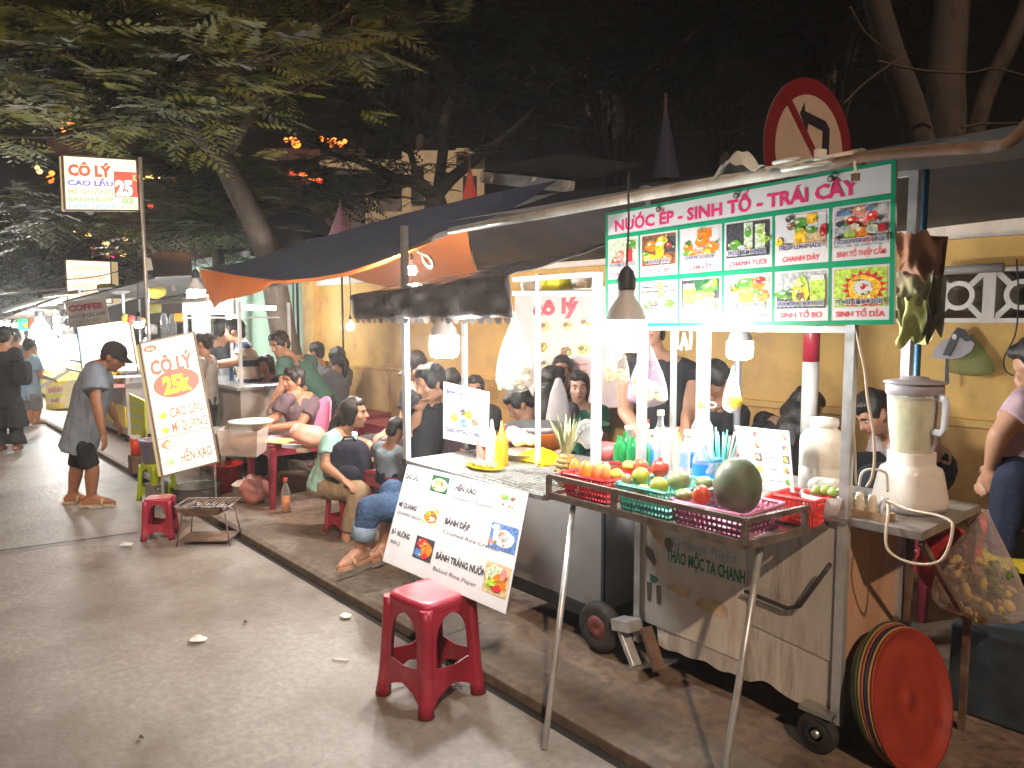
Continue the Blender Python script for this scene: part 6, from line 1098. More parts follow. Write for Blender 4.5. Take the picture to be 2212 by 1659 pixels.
# woman in mint with backpack
J = auto((766, 893), (701, 1040), 5.3, -8, 'sit', sc=.93, neck=p(744, 930, 5.33), sh=[p(735, 945, 5.50), p(712, 952, 5.17)], el=[p(795, 960, 5.55), p(703, 1008, 5.08)], wr=[p(812, 980, 5.45), p(741, 1036, 5.0)], hip=[p(704, 1050, 5.40), p(706, 1052, 5.22)], kn=[p(780, 1066, 5.32), p(778, 1062, 5.02)], an=[p(765, 1150, 5.36), p(747, 1160, 5.02)], toe=[p(790, 1172, 5.3), p(752, 1184, 4.9)])
J['f'] = CR*.98-CF*.1+V((0, 0, .02)); J['u'] = V((0, 0, 1))-CR*.05; J['tail'] = [p(738, 893, 5.32), p(724, 915, 5.33), p(715, 945, 5.3), p(711, 968, 5.28)]
def backpack(t, H, J):
    b = MB(); c = p(757, 1000, 5.16); x = CR; y = CF; z = V((0, 0, 1)); n = 24
    rr = []
    for k, (yy, s_) in enumerate(((-.085, .7), (-.08, .9), (-.06, 1), (.04, 1), (.07, .92), (.075, .75))): rr.append([c+y*yy+x*(.138*s_*(abs(cos(a))**.7)*(1 if cos(a) > 0 else -1))+z*(.165*s_*(abs(sin(a))**.75)*(1 if sin(a) > 0 else -1)) for a in [2*pi*j/n for j in range(n)]])
    loft(b, rr, fab('backpack', (.022, .026, .045)))
    o = b.build('rucksack', None); tag(o, 'dark navy rucksack held on the lap of the woman in mint', 'rucksack')
    b = MB(); b.ell(c-y*.088-z*.06, (.09, .025, .065), fab('backpack', (.022, .026, .045)), 16, 10, M((x, y, z)).transposed()); b.build('front_pocket', o); b = MB(); b.tube([c-y*.04+x*.05+z*.155, c-y*.04+x*.03+z*.19, c-y*.04-x*.03+z*.19, c-y*.04-x*.05+z*.155], .008, black, 8); b.build('top_loop', o)
person('woman in a mint green top and beige trousers sitting in profile on a red stool', J, 'tan', fab('mint', (.36, .62, .56)), beige, 'pony', True, .93, .0085, .55, 1.86, sandal, backpack)
# man in the green shirt
J = auto((604, 744), (700, 862), 7.2, 205, 'stand', dp=7.45, sc=1.02, fz=-.35, look=240, neck=p(632, 778, 7.25), sh=[p(612, 786, 6.98), p(672, 780, 7.5)], el=[p(612, 832, 6.9), p(655, 840, 7.2)], wr=[p(590, 864, 6.85), p(612, 868, 7.05)])
person('man in a dark green shirt leaning forward behind the smiling cook', J, 'tan', fab('green', (.07, .16, .12)), char, 'short', True, 1.02, .010, .62, 1.9)
# smiling cook
J = auto((633, 822), (668, 958), 6.3, 172, 'sit', dp=6.5, sc=.96, look=235, fz=-.05, neck=p(643, 852, 6.32), sh=[p(612, 868, 6.2), p(678, 872, 6.42)], el=[p(594, 904, 6.15), p(648, 918, 6.2)], wr=[p(570, 914, 6.0), p(582, 924, 6.0)])
person('smiling woman cook in a brown and purple shirt sitting at the maroon table', J, 'brown', fab('brownpurple', (.11, .075, .085), dirt=(.20, .10, .13), dscale=5, dlo=.5), black_c, 'bun', True, .96, .010, .62, 1.8)
# man in the striped shirt
def stripes():
    m = bpy.data.materials.new('striped_shirt'); m.use_nodes = True; N = m.node_tree.nodes; L = m.node_tree.links; g = N.new('ShaderNodeNewGeometry'); s_ = N.new('ShaderNodeSeparateXYZ'); L.new(g.outputs['Position'], s_.inputs[0]); a = N.new('ShaderNodeMath'); a.operation = 'MULTIPLY_ADD'; a.inputs[1].default_value = 1/.2; a.inputs[2].default_value = .42; L.new(s_.outputs[2], a.inputs[0]); fr = N.new('ShaderNodeMath'); fr.operation = 'FRACT'; L.new(a.outputs[0], fr.inputs[0]); c = N.new('ShaderNodeValToRGB'); c.color_ramp.interpolation = 'CONSTANT'; c.color_ramp.elements[0].color = (.55, .46, .36, 1); c.color_ramp.elements[1].position = .66; c.color_ramp.elements[1].color = (.03, .045, .11, 1); L.new(fr.outputs[0], c.inputs[0]); L.new(c.outputs[0], N['Principled BSDF'].inputs['Base Color']); N['Principled BSDF'].inputs['Roughness'].default_value = .85; return m
J = auto((507, 716), (546, 842), 8.0, 180, 'stand', sc=1.05, fz=-.15, neck=p(524, 742, 8.0), sh=[p(527, 752, 7.8), p(532, 750, 8.2)], el=[p(515, 780, 7.75), p(524, 784, 8.2)], wr=[p(462, 786, 7.7), p(472, 792, 7.95)])
person('man in a cream shirt with navy stripes reaching left over the stall counter', J, 'tan', stripes(), beige, 'short', True, 1.05, .012, .6, 1.9)
# diner with jeans and black shirt
J = auto((930, 828), (892, 1082), 4.6, 215, 'sit', sc=.98, dp=4.5, look=215, fz=-.35, neck=p(936, 862, 4.75), sh=[p(908, 878, 4.6), p(952, 872, 4.9)], el=[p(893, 920, 4.55), p(950, 925, 4.85)], wr=[p(905, 890, 4.5), p(900, 935, 4.6)], hip=[p(888, 1094, 4.42), p(895, 1085, 4.6)], kn=[p(797, 1098, 4.25), p(846, 1062, 4.4)], an=[p(777, 1188, 4.28), p(830, 1175, 4.45)], toe=[p(735, 1238, 4.15), p(800, 1215, 4.35)])
person('diner in black shirt and rolled blue jeans, sandalled foot out beside the banner', J, 'tan', black_c, jeans, 'short', False, .98, .010, .6, 1.55, sandal)
b = MB(); a_, k_ = J['an'][0], J['kn'][0]; q0, q1 = k_.lerp(a_, .42), k_.lerp(a_, .60); b.lathe([(.066, -.045), (.072, -.04), (.072, .04), (.066, .045)], fab('denim_cuff', (.28, .38, .50)), n=20, xf=M.Translation(q0.lerp(q1, .6)) @ (a_-k_).to_track_quat('Z', 'Y').to_matrix().to_4x4()); o = b.build('rolled_cuff', [x for x in COL.objects if x.get('label', '').startswith('diner in black shirt')][0])
# right edge person
J = auto((2245, 790), (2212, 1005), 3.05, 175, 'stand', sc=1.0, fz=-.5, neck=p(2235, 850, 3.05), sh=[p(2210, 875, 2.95), p(2240, 860, 3.25)], el=[p(2158, 940, 2.95), p(2200, 950, 3.2)], wr=[p(2140, 1005, 3.0), p(2150, 1010, 3.15)], kn=[p(2178, 1185, 2.95), p(2200, 1190, 3.15)], hip=[p(2200, 1030, 2.97), p(2210, 1025, 3.13)])
J['an'] = [V((k.x, k.y, .12)) for k in J['kn']]; J['toe'] = [a-CR*.14 for a in J['an']]
person('person in navy leggings and a pale pink top bending in from the right edge', J, 'tan', fab('palepink', (.50, .34, .38)), navy_c, 'short', False, 1.0, .011, .45, 1.95, sgrow=.006)
# the rest, further back
for label, J, a in (
 ('standing vendor in a sleeveless black top behind the bulbs and the menu board', auto((1402, 700), (1440, 962), 3.95, 262, 'stand', sc=1.0, neck=p(1418, 768, 3.95), sh=[p(1487, 806, 3.9), p(1352, 800, 4.0)], el=[p(1490, 890, 3.85), p(1350, 890, 3.95)], wr=[p(1478, 948, 3.7), p(1390, 945, 3.7)]), ('tan', black_c, char, 'pony', True, 1., .012, .0, 1.9)),
 ('girl in a green shirt eating and facing the road behind the pineapple', auto((1249, 838), (1255, 980), 5.2, 268, 'sit', sc=.95), ('fair', fab('emerald', (.02, .17, .10)), navy_c, 'long', True, .95, .012, .55, 1.9)),
 ('woman with long dark hair and a dark shirt turned away beside the girl in green', auto((1196, 826), (1190, 985), 5.25, 60, 'sit', sc=.95, look=40), ('tan', char, navy_c, 'long', False, .95, .013, .55, 1.9)),
 ('diner further back whose dark head shows between the two women by the pink banner', auto((1213, 800), (1212, 950), 5.9, 265, 'sit', sc=.97), ('brown', black_c, navy_c, 'short', True, .97, .014, .55, 1.9)),
 ('diner in black bowing low over the table left of the white cabinet frame', auto((1122, 872), (1140, 1000), 4.95, 190, 'sit', sc=.95, fz=-.9), ('tan', black_c, navy_c, 'short', False, .95, .013, .6, 1.9)),
 ('man with a grey cap looking down by the yellow wall behind the tall post', auto((898, 792), (905, 945), 5.8, 215, 'sit', sc=1., fz=-.6), ('tan', black_c, char, 'cap', True, 1., .013, .6, 1.9)),
 ('brown haired diner seen from behind above the white card', auto((975, 826), (978, 965), 6.0, 95, 'sit', sc=.95), ('tan', fab('plum', (.10, .06, .08)), char, 'short', False, .95, .014, .6, 1.9)),
 ('diner whose dark hair just shows right of the white card', auto((1026, 842), (1026, 985), 6.1, 270, 'sit', sc=.95), ('tan', char, char, 'short', True, .95, .014, .6, 1.9)),
 ('child in a grey star print shirt sitting behind the woman in mint', auto((856, 930), (845, 1020), 4.95, 50, 'sit', sc=.72, fz=-.5), ('brown', fab('starprint', (.17, .22, .25), dirt=(.5, .55, .55), dscale=24, dlo=.6), navy_c, 'short', False, .72, .012, .55, 1.9)),
 ('woman with a ponytail and grey shirt sitting by the pillar of the yellow wall', auto((727, 772), (728, 890), 8.4, 150, 'sit', sc=.95), ('tan', fab('greyshirt', (.15, .15, .17)), char, 'pony', False, .95, .014, .55, 1.9)),
 ('person in a white and blue shirt behind the man in the green shirt', auto((683, 760), (700, 885), 8.8, 165, 'sit', sc=.95), ('tan', fab('whiteblue', (.4, .5, .62), dirt=(.03, .2, .5), dscale=4), char, 'short', False, .95, .014, .55, 1.9)),
 ('girl with dark hair in black sitting between the striped man and the green shirt', auto((575, 790), (590, 905), 8.0, 250, 'sit', sc=.95, fz=-.1), ('tan', black_c, char, 'long', True, .95, .014, .55, 1.9)),
 ('woman with dark tied hair in profile right beside the leaning lit price box', auto((436, 742), (446, 860), 7.5, 185, 'stand', sc=.95, fz=-.2), ('tan', fab('greige', (.32, .29, .26)), char, 'bun', True, .95, .013, .55, 1.9)),
 ('dim person in a dark grey shirt turned away between the two stall posts', auto((480, 712), (486, 830), 9.0, 85, 'stand', sc=1.05), ('brown', char, char, 'short', False, 1.05, .015, .6, 1.9)),
 ('dark diner bowing beside the blue pipe under the menu board', auto((1548, 822), (1560, 960), 4.25, 200, 'sit', sc=.92, fz=-1.1), ('brown', black_c, navy_c, 'short', False, .92, .013, .5, 1.9)),
 ('diner in black with long brown hair hanging forward behind the striped road pole', auto((1738, 884), (1630, 985), 4.05, 5, 'sit', sc=.95, fz=-.7, dp=4.1, tail=[p(1728, 885, 4.0), p(1708, 920, 3.95), p(1695, 960, 3.92), p(1690, 1000, 3.92)]), ('tan', black_c, navy_c, 'long', False, .95, .012, .6, 1.9)),
 ('diner in a white and red shirt bending to eat behind the blender', auto((1888, 892), (1995, 1000), 3.75, 190, 'sit', sc=.97, fz=-.75), ('tan', fab('whitered', (.50, .42, .42), dirt=(.42, .05, .06), dscale=5, dlo=.52), fab('darknavy', (.012, .014, .02)), 'short', True, .97, .012, .6, 1.9)),
 ('passer in light blue shirt and grey shorts by the far yellow cart', auto((66, 748), (68, 850), 10.8, 60, 'stand', sc=.95, gz=0), ('tan', fab('lightblue', (.28, .48, .72)), fab('greyshorts', (.20, .21, .26)), 'short', False, .95, .015, .6, .9)),
 ('passer in a grey shirt walking away behind the woman in black', auto((38, 728), (42, 830), 11.5, 80, 'stand', sc=1., gz=0), ('tan', fab('greytee', (.2, .2, .22)), char, 'short', False, 1., .016, .6, 1.9))):
    person(label, J, *a)
J = auto((12, 726), (12, 860), 8.6, 100, 'stand', sc=.96, gz=0, wr=[p(-10, 845, 8.5), p(58, 812, 8.55)], el=[p(-14, 800, 8.5), p(40, 795, 8.5)], sh=[p(-12, 762, 8.55), p(34, 762, 8.6)])
def handbag(t, H, J):
    b = MB(); c = p(50, 806, 8.45); loft(b, [[c+CF*yy+CR*(.085*s_*(abs(cos(a))**.6)*(1 if cos(a) > 0 else -1))+V((0, 0, .14*s_*(abs(sin(a))**.6)*(1 if sin(a) > 0 else -1))) for a in [2*pi*j/20 for j in range(20)]] for yy, s_ in ((-.05, .85), (-.035, 1), (.035, 1), (.05, .85))], black_c); o = b.build('shoulder_bag'); tag(o, 'black shoulder bag on the arm of the woman in black at the far left', 'bag')
    b = MB(); b.tube([c+V((0, 0, .13)), p(36, 764, 8.5), c+V((0, 0, .13))+CF*.03], .01, black_c, 6); b.build('strap', o)
person('woman in a long black outfit walking away at the far left edge', J, 'tan', black_c, black_c, 'bun', False, .96, .013, .75, 1.95, None, handbag, pskirt=.06)
# things on the diners' side
q = oy(1206, 913, 3.2); b = MB(); b.lathe([(.0, .30), (.02, .295), (.06, .2), (.09, .05), (.095, 0), (0, 0)], film('bag_white2', (.66, .60, .60), .4, .6), c=(q.x, q.y, q.z-.02), n=18, sq=(1, .7)); tag(b.build('plastic_bag'), 'whitish cone shaped plastic bag standing in front of the girl in green', 'bag')
q = oy(1256, 930, 3.3); b = MB(); b.lathe([(0, 0), (.11, 0), (.17, .09), (.175, .095), (.165, .09), (.1, .01), (0, .01)], mat('dark_green_bowl', (.02, .14, .09), .35), c=(q.x, q.y, q.z-.05), n=28); tag(b.build('bowl'), 'dark green plastic bowl in front of the girl in green', 'bowl')
for x, y, l in ((-4.0, 3.6, 'diners table behind the grill stall'), (-3.2, 3.75, 'diners table under the pink banner'), (-2.0, 3.75, 'diners table behind the juice cart'), (-1.0, 3.7, 'diners table behind the blender at the right')): dup(t1, (x, y, .0), rad(90), 'low maroon '+l, sc=1.0)
q = od(2200, 1200, 3.0); b = MB(); b.lathe([(0, 0), (.12, 0), (.15, .10), (.145, .10), (0, .08)], mat('red_tub2', (.5, .06, .06), .4, var=.3), c=(q.x, q.y, .62), n=22); tag(b.build('tub'), 'red tub of food at the right edge behind the peelings bag', 'tub')
b = MB(); b.bb((q.x-.1, q.y-.2, .56), (q.x+.7, q.y+.4, .60), yp); tag(b.build('low_shelf'), 'yellow edged shelf at the right edge behind the peelings bag', 'shelf')
b = MB(); b.bb((-.98, 3.1, .04), (-.3, 3.6, .38), darksheet); tag(b.build('crate', bevel=.01), 'dark crate standing on the pavement behind the round tubs', 'crate')
q = ox(2015, 1230, -.9); b = MB(); b.ell((-.98, 3.05, .62), (.12, .06, .14), mat('red_bag2', (.45, .03, .04), .5, var=.3), 16, 10, None, .25, 4); tag(b.build('plastic_bag'), 'red plastic bag hanging under the side table', 'bag')
# ---------------------------------------------------------------- trees
def leafmat(k, c, v=.5):
    m = mat('leaf_'+k, c, .55, var=v, scale=1.6)
    return m
bark = mat('bark', (.095, .068, .05), .85, var=.35, scale=7, stretch=(3, 3, .6), bump=.6); barkd = mat('bark_dark', (.045, .036, .030), .9, var=.35, scale=7, bump=.5); barkp = mat('bark_pale', (.06, .045, .034), .85, var=.45, scale=5, stretch=(2, 2, .8), bump=.7, dirt=(.025, .02, .016), dscale=5, dlo=.48)
def limb(b, pts, r0, r1, m, seed=0, wob=.03):
    P = smooth_path([od(*q) for q in pts], 5); n = len(P)
    P = [q+V((noise.noise(q*1.3+V((seed, 0, 0))), noise.noise(q*1.3+V((0, seed, 9))), noise.noise(q*1.3+V((4, 0, seed)))))*wob for q in P]
    b.tube(P, [r0+(r1-r0)*(i/(n-1)) for i in range(n)], m, 10); return P
def frond(b, o, d, ln, m, rr, npair=7, pw=.036):
    s, u, d = frame(d); sd = s
    for i in range(npair):
        f = .15+.85*i/(npair-1); c = o+d*ln*f-V((0, 0, ln*.22*f*f)); L_ = ln*.34*math.sin(pi*min(1, .22+.78*f))**.8*(1.05-.3*f)+.01
        for q in (-1, 1):
            dr = (sd*q+d*.45-V((0, 0, .25))+u*rr.uniform(-.12, .12)).normalized(); w_ = d*pw*ln*2.6
            b.add([c-w_*.35, c+dr*L_*.55-w_*.6, c+dr*L_, c+dr*L_*.5+w_*.6], [(0, 1, 2, 3)], m)
def crown(P_list, ntw, rr, m, mb_, lnr=(.7, 1.6), nf=8, fl=(.26, .46), up=.25, ztop=None, bm=None, outward=None, tw=.010):
    """twigs growing off the limbs, each carrying feathery fronds"""
    for k in range(ntw):
        P = rr.choice(P_list); i = int(len(P)*rr.uniform(.25, .999)); o = P[i]; d0 = (P[min(i+1, len(P)-1)]-P[max(0, i-1)]).normalized(); a = rr.uniform(0, 2*pi)
        d = (d0*.5+V((cos(a), sin(a), rr.uniform(-.25, .55)*1.0+up*.4))).normalized()
        if outward is not None: d = (d+outward*.5).normalized()
        L_ = rr.uniform(*lnr); pts = [o+d*L_*t+V((0, 0, up*L_*t*.4-.22*L_*t*t))+V((noise.noise(o+V((t*2, k, 0))), noise.noise(o+V((k, t*2, 3))), 0))*.18*L_*t for t in (0, .25, .5, .75, 1.)]
        bm.tube(pts, [tw, tw*.8, tw*.6, tw*.5, tw*.3], mb_, 5, False)
        for j in range(nf):
            t = rr.uniform(.15, 1.0); q = pts[int(t*3.99)].lerp(pts[int(t*3.99)+1], t*4-int(t*3.99)) if t < 1 else pts[4]; a = rr.uniform(0, 2*pi)
            frond(b_leaf, q, (d*.6+V((cos(a), sin(a), rr.uniform(-.35, .25)))).normalized(), rr.uniform(*fl), m, rr)
R8 = random.Random(11)
lit = leafmat('lit', (.225, .235, .032), .85); mid_l = leafmat('mid', (.085, .105, .02), .7); dim = leafmat('dim', (.020, .026, .010), .6); og2 = 0  # lamp fall-off is painted into the leaf colours, darker with distance
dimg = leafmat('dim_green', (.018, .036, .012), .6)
t = thing('flame_tree', 'large feathery leaved tree spreading over the stalls at the upper left', 'tree', (*od(640, 835, 9.9).xy, .04))
tb_ = MB(); LS = []
q = od(640, 835, 9.9); LS.append(limb(tb_, [(655, 985, 9.9), (640, 835, 9.9), (608, 720, 9.8), (592, 600, 9.6), (562, 505, 9.3), (512, 410, 9.0), (478, 345, 8.8), (470, 330, 8.8)], .19, .12, bark, 1))
LS.append(limb(tb_, [(478, 345, 8.8), (430, 292, 8.5), (385, 262, 8.2), (330, 222, 7.8), (285, 185, 7.4), (282, 150, 7.2)], .105, .04, bark, 2))
LS.append(limb(tb_, [(345, 235, 7.9), (240, 190, 7.3), (130, 165, 6.8), (-60, 100, 6.3)], .055, .02, bark, 3))
LS.append(limb(tb_, [(478, 345, 8.8), (508, 292, 8.8), (558, 212, 8.7), (622, 140, 8.7), (705, 60, 8.9), (800, -30, 9.2)], .095, .04, bark, 4))
LS.append(limb(tb_, [(480, 340, 8.8), (468, 275, 8.6), (498, 180, 8.2), (540, 90, 7.8), (585, 60, 7.5)], .05, .02, bark, 5))
LS.append(limb(tb_, [(455, 318, 8.6), (405, 258, 8.0), (345, 228, 7.4), (240, 232, 6.8)], .06, .025, bark, 6))
for k, pts in enumerate(([(282, 150, 7.2), (300, 110, 6.9), (262, 70, 6.5), (280, 0, 6.2)], [(282, 150, 7.2), (250, 80, 6.8), (130, 50, 6.3), (60, 20, 6)], [(282, 150, 7.2), (225, 130, 6.8), (130, 115, 6.3)], [(282, 150, 7.2), (345, 185, 7.0), (400, 165, 6.6), (540, 140, 6.4)], [(-30, 225, 6.2), (100, 242, 6.5), (240, 228, 6.8)], [(-30, 285, 6.4), (120, 292, 6.7), (275, 270, 7.2)], [(622, 140, 8.7), (690, 120, 8.4), (790, 60, 8.2)], [(558, 212, 8.7), (640, 195, 8.2), (740, 130, 7.9), (760, 40, 7.8)])): LS.append(limb(tb_, pts, .022, .008, bark, 10+k))
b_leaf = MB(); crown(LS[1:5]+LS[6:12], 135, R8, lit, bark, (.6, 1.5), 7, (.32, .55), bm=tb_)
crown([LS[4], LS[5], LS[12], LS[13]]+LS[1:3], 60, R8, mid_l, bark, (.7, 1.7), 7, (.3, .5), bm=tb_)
tb_.build('trunk', t); b_leaf.build('crown', t)
# lower hanging foliage between the signs
t = thing('street_tree', 'darker feathery tree behind the brown board and the lit boxes', 'tree', (*od(470, 640, 13).xy, 0)); tb_ = MB(); b_leaf = MB()
LL = [limb(tb_, [(470, 700, 13), (470, 520, 12.8), (430, 420, 12.4)], .12, .07, barkd, 21), limb(tb_, [(430, 420, 12.4), (330, 390, 11.8), (220, 440, 11), (150, 470, 10.6)], .05, .02, barkd, 22), limb(tb_, [(450, 470, 12.6), (560, 400, 12.2), (660, 420, 12)], .05, .02, barkd, 23), limb(tb_, [(430, 420, 12.4), (380, 330, 12), (300, 300, 11.6)], .05, .02, barkd, 24), limb(tb_, [(430, 420, 12.4), (520, 500, 11.5), (450, 500, 11)], .04, .02, barkd, 25)]
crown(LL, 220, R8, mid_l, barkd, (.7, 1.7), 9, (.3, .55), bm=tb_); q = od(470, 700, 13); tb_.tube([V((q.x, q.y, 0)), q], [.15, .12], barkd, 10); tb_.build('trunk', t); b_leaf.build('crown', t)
t = thing('bare_tree', 'dark forked tree silhouetted against the cream house', 'tree', (*od(945, 600, 12).xy, 0)); tb_ = MB(); b_leaf = MB(); q = od(948, 600, 12)
tb_.tube([V((q.x, q.y, 0)), q, od(950, 480, 12), od(938, 430, 12)], [.26, .22, .2, .18], barkd, 12)
LL = [limb(tb_, p_, r0, r1, barkd, 30+k) for k, (p_, r0, r1) in enumerate((([(938, 430, 12), (905, 395, 11.9), (850, 385, 11.7), (780, 350, 11.5), (690, 325, 11.3)], .12, .03), ([(938, 430, 12), (975, 390, 11.9), (1040, 335, 11.8), (1120, 270, 11.6), (1180, 200, 11.5)], .12, .03), ([(945, 420, 12), (955, 330, 11.8), (962, 250, 11.6), (985, 180, 11.4), (960, 120, 11.2), (930, 60, 11), (925, -20, 10.8)], .09, .045), ([(905, 395, 11.9), (880, 320, 11.8), (840, 240, 11.6), (760, 190, 11.4)], .06, .02), ([(962, 250, 11.6), (1000, 170, 11.5), (1010, 90, 11.3), (1060, 20, 11.2)], .04, .02), ([(850, 385, 11.7), (810, 420, 11.3), (740, 430, 11)], .04, .015), ([(1040, 335, 11.8), (1060, 250, 11.6), (1120, 180, 11.5)], .04, .015)))]
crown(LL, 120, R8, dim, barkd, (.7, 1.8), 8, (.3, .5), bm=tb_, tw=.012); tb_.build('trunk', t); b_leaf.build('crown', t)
t = thing('old_tree', 'thick mottled trunk forking into three behind the wall at the upper right', 'tree', (*od(2050, 640, 6.2).xy, 0)); tb_ = MB(); b_leaf = MB(); q = od(2040, 640, 6.3)
tb_.tube([V((q.x, q.y, 0)), q, od(2044, 520, 6.3), od(2043, 400, 6.3)], [.3, .26, .23, .2], barkp, 18)
LL = [limb(tb_, p_, r0, r1, barkp, 40+k, .04) for k, (p_, r0, r1) in enumerate((([(2045, 480, 6.3), (2048, 330, 6.3), (2040, 200, 6.3), (2050, 90, 6.3), (2062, -80, 6.3)], .16, .125), ([(2030, 480, 6.3), (2000, 330, 6.2), (1968, 210, 6.1), (1925, 100, 6.0), (1868, -60, 5.9)], .125, .085), ([(2062, 460, 6.3), (2090, 330, 6.2), (2140, 190, 6.1), (2185, 90, 6.0), (2240, -60, 6)], .085, .055)))]
LL += [limb(tb_, p_, .010, .006, barkp, 50+k, .02) for k, p_ in enumerate(([(1835, 15, 5.7), (1870, 75, 5.8), (1930, 125, 5.9)], [(1895, 130, 5.7), (1990, 150, 5.7), (2090, 155, 5.7), (2150, 145, 5.7), (2230, 165, 5.7)], [(1820, 230, 5.7), (1870, 180, 5.7), (1945, 125, 5.7)], [(2080, 275, 5.8), (2130, 265, 5.8), (2230, 262, 5.8)], [(2130, 330, 5.8), (2200, 380, 5.7), (2240, 410, 5.7)]))]
crown([l_[-4:] for l_ in LL[:3]], 14, R8, dim, barkp, (.8, 1.8), 6, (.3, .5), up=1.2, bm=tb_); tb_.build('trunk', t); b_leaf.build('crown', t)
for i, (px, py, d_, w_, h_, l, m_, n_) in enumerate(((1330, 210, 17, 5.2, 4.2, 'dim spreading tree in the dark behind the white roof beam', dim, 1500), (1560, 120, 19, 5., 5., 'dim tree in the dark left of the road sign', dim, 1300), (1800, 110, 18, 4., 4.5, 'dim tree in the dark behind the road sign and the old trunk', dim, 900), (90, 560, 17, 3.6, 2.2, 'low dark green bush tree at the far left above the awnings', dimg, 1600), (900, 60, 18, 5., 4., 'dim tree high in the dark at the top centre', dim, 1200))):
    c = od(px, py, d_); t = thing('dark_tree', l, 'tree', (c.x, c.y, 0), 0, 'dim trees in the background'); rr = random.Random(60+i); tb_ = MB(); tb_.tube([(c.x, c.y, 0), (c.x+.2, c.y, c.z*.5), c], [.22, .17, .08], barkd, 10)
    ends = []
    for k in range(9): a = k*2.4; e = c+V((cos(a)*w_*.42, sin(a)*w_*.3, h_*rr.uniform(-.15, .35))); tb_.tube([V((c.x, c.y, c.z*.62)), c.lerp(e, .4), e], [.09, .06, .02], barkd, 6); ends.append(e)
    b_leaf = MB()
    for k in range(n_):
        e = rr.choice(ends); o = e+V((rr.gauss(0, w_*.16), rr.gauss(0, w_*.16), rr.gauss(0, h_*.13))); a = rr.uniform(0, 6.28); frond(b_leaf, o, V((cos(a), sin(a), rr.uniform(-.5, .3))).normalized(), rr.uniform(.4, .75), m_, rr, 5)
    tb_.build('trunk', t); b_leaf.build('crown', t)
# ---------------------------------------------------------------- houses behind
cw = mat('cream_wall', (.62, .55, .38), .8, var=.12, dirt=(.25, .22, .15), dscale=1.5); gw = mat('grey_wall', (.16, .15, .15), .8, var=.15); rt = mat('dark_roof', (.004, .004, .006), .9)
def facing(px0, py0, px1, py1, d_, th, m, nm, par, d2=None):
    a, b0, c, e = od(px0, py0, d_), od(px1, py0, d2 or d_), od(px1, py1, d2 or d_), od(px0, py1, d_); return slab(panel(a, b0, c, e), th, m, nm, par)
hs = thing('cream_house', 'cream house front with a dark roof half hidden by the forked tree', 'house', (*od(960, 600, 16).xy, 0))
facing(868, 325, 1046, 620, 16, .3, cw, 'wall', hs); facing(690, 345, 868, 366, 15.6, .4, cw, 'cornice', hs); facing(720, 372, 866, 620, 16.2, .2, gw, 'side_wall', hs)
for x0, x1, y0, y1 in ((888, 915, 360, 440), (1000, 1030, 380, 470)): o = facing(x0, y0, x1, y1, 15.95, .05, dkm, 'window', hs)
facing(790, 415, 812, 600, 15.4, .25, cw, 'column', hs); facing(800, 457, 990, 478, 15.3, .2, cw, 'balustrade', hs); facing(985, 320, 1050, 332, 15.7, .5, cw, 'parapet', hs)
hs2 = thing('low_house', 'dark roofed low house with a long pale fascia right of the red flag', 'house', (*od(1150, 600, 14).xy, 0))
a, b0 = od(1042, 383, 14), od(1236, 404, 12.5); b = MB(); b.bar(a, b0, .12, .19, mat('fascia_white', (.80, .80, .80), .6, var=.1)); b.build('fascia', hs2)
b = MB(); b.add([a+V((0, 0, .1)), b0+V((0, 0, .1)), b0+V((-.5, 2.5, .75)), a+V((-.5, 2.5, .85))], [(0, 1, 2, 3)], rt); b.build('roof', hs2, solid=.06); b = MB(); b.add([V((a.x, a.y+.3, 0)), V((b0.x, b0.y+.3, 0)), b0+V((0, .3, -.1)), a+V((0, .3, -.1))], [(0, 1, 2, 3)], gw); b.build('wall', hs2, solid=.1)
lh = thing('lantern_house', 'dark wooden restaurant front hung with lanterns behind the leaves at the left', 'house', (*od(300, 640, 19).xy, 0))
wd = mat('dark_wood', (.05, .032, .022), .8, var=.3); facing(120, 420, 460, 700, 19.5, .3, wd, 'wall', lh); facing(100, 300, 480, 330, 18.5, 1.2, mat('roof_tile', (.06, .04, .035), .8, var=.3), 'roof', lh); facing(180, 560, 440, 575, 18.6, .3, rt, 'balcony', lh); facing(570, 320, 790, 345, 18.5, .8, mat('roof_tile', (.06, .04, .035), .8, var=.3), 'side_roof', lh); facing(590, 345, 780, 640, 19.5, .3, wd, 'side_wall', lh)
og = glow('lantern_orange', (1, .22, .03), 1.8); yg = glow('lantern_yellow', (1, .62, .16), 2.2); rg_ = glow('lantern_red', (.9, .06, .03), 1.1); mg = glow('lantern_pink', (.9, .05, .35), 1.2); dg_ = glow('lantern_dim', (.8, .20, .07), .45)
P = panel(od(132, 257, 18), od(165, 260, 18), od(158, 286, 18), od(131, 284, 18)); t = thing('lit_eave', 'bright orange lit eave patch showing through the leaves at the left', 'eave', P(.5, 1)); slab(P, .1, og, 'panel_board', t)  # lamplight on the eave is given as the panel's own glow
P = panel(od(626, 371, 18), od(695, 373, 18), od(693, 398, 18), od(627, 396, 18)); t = thing('lit_sign', 'small red and orange lit sign glowing in the leaves left of the cream house', 'sign', P(.5, 1)); slab(P, .1, rg_, 'panel_board', t); g = MB(); g.pq(P, .3, .15, .95, .7, .01, og); g.build('orange_glow', t)
lsrc = {}
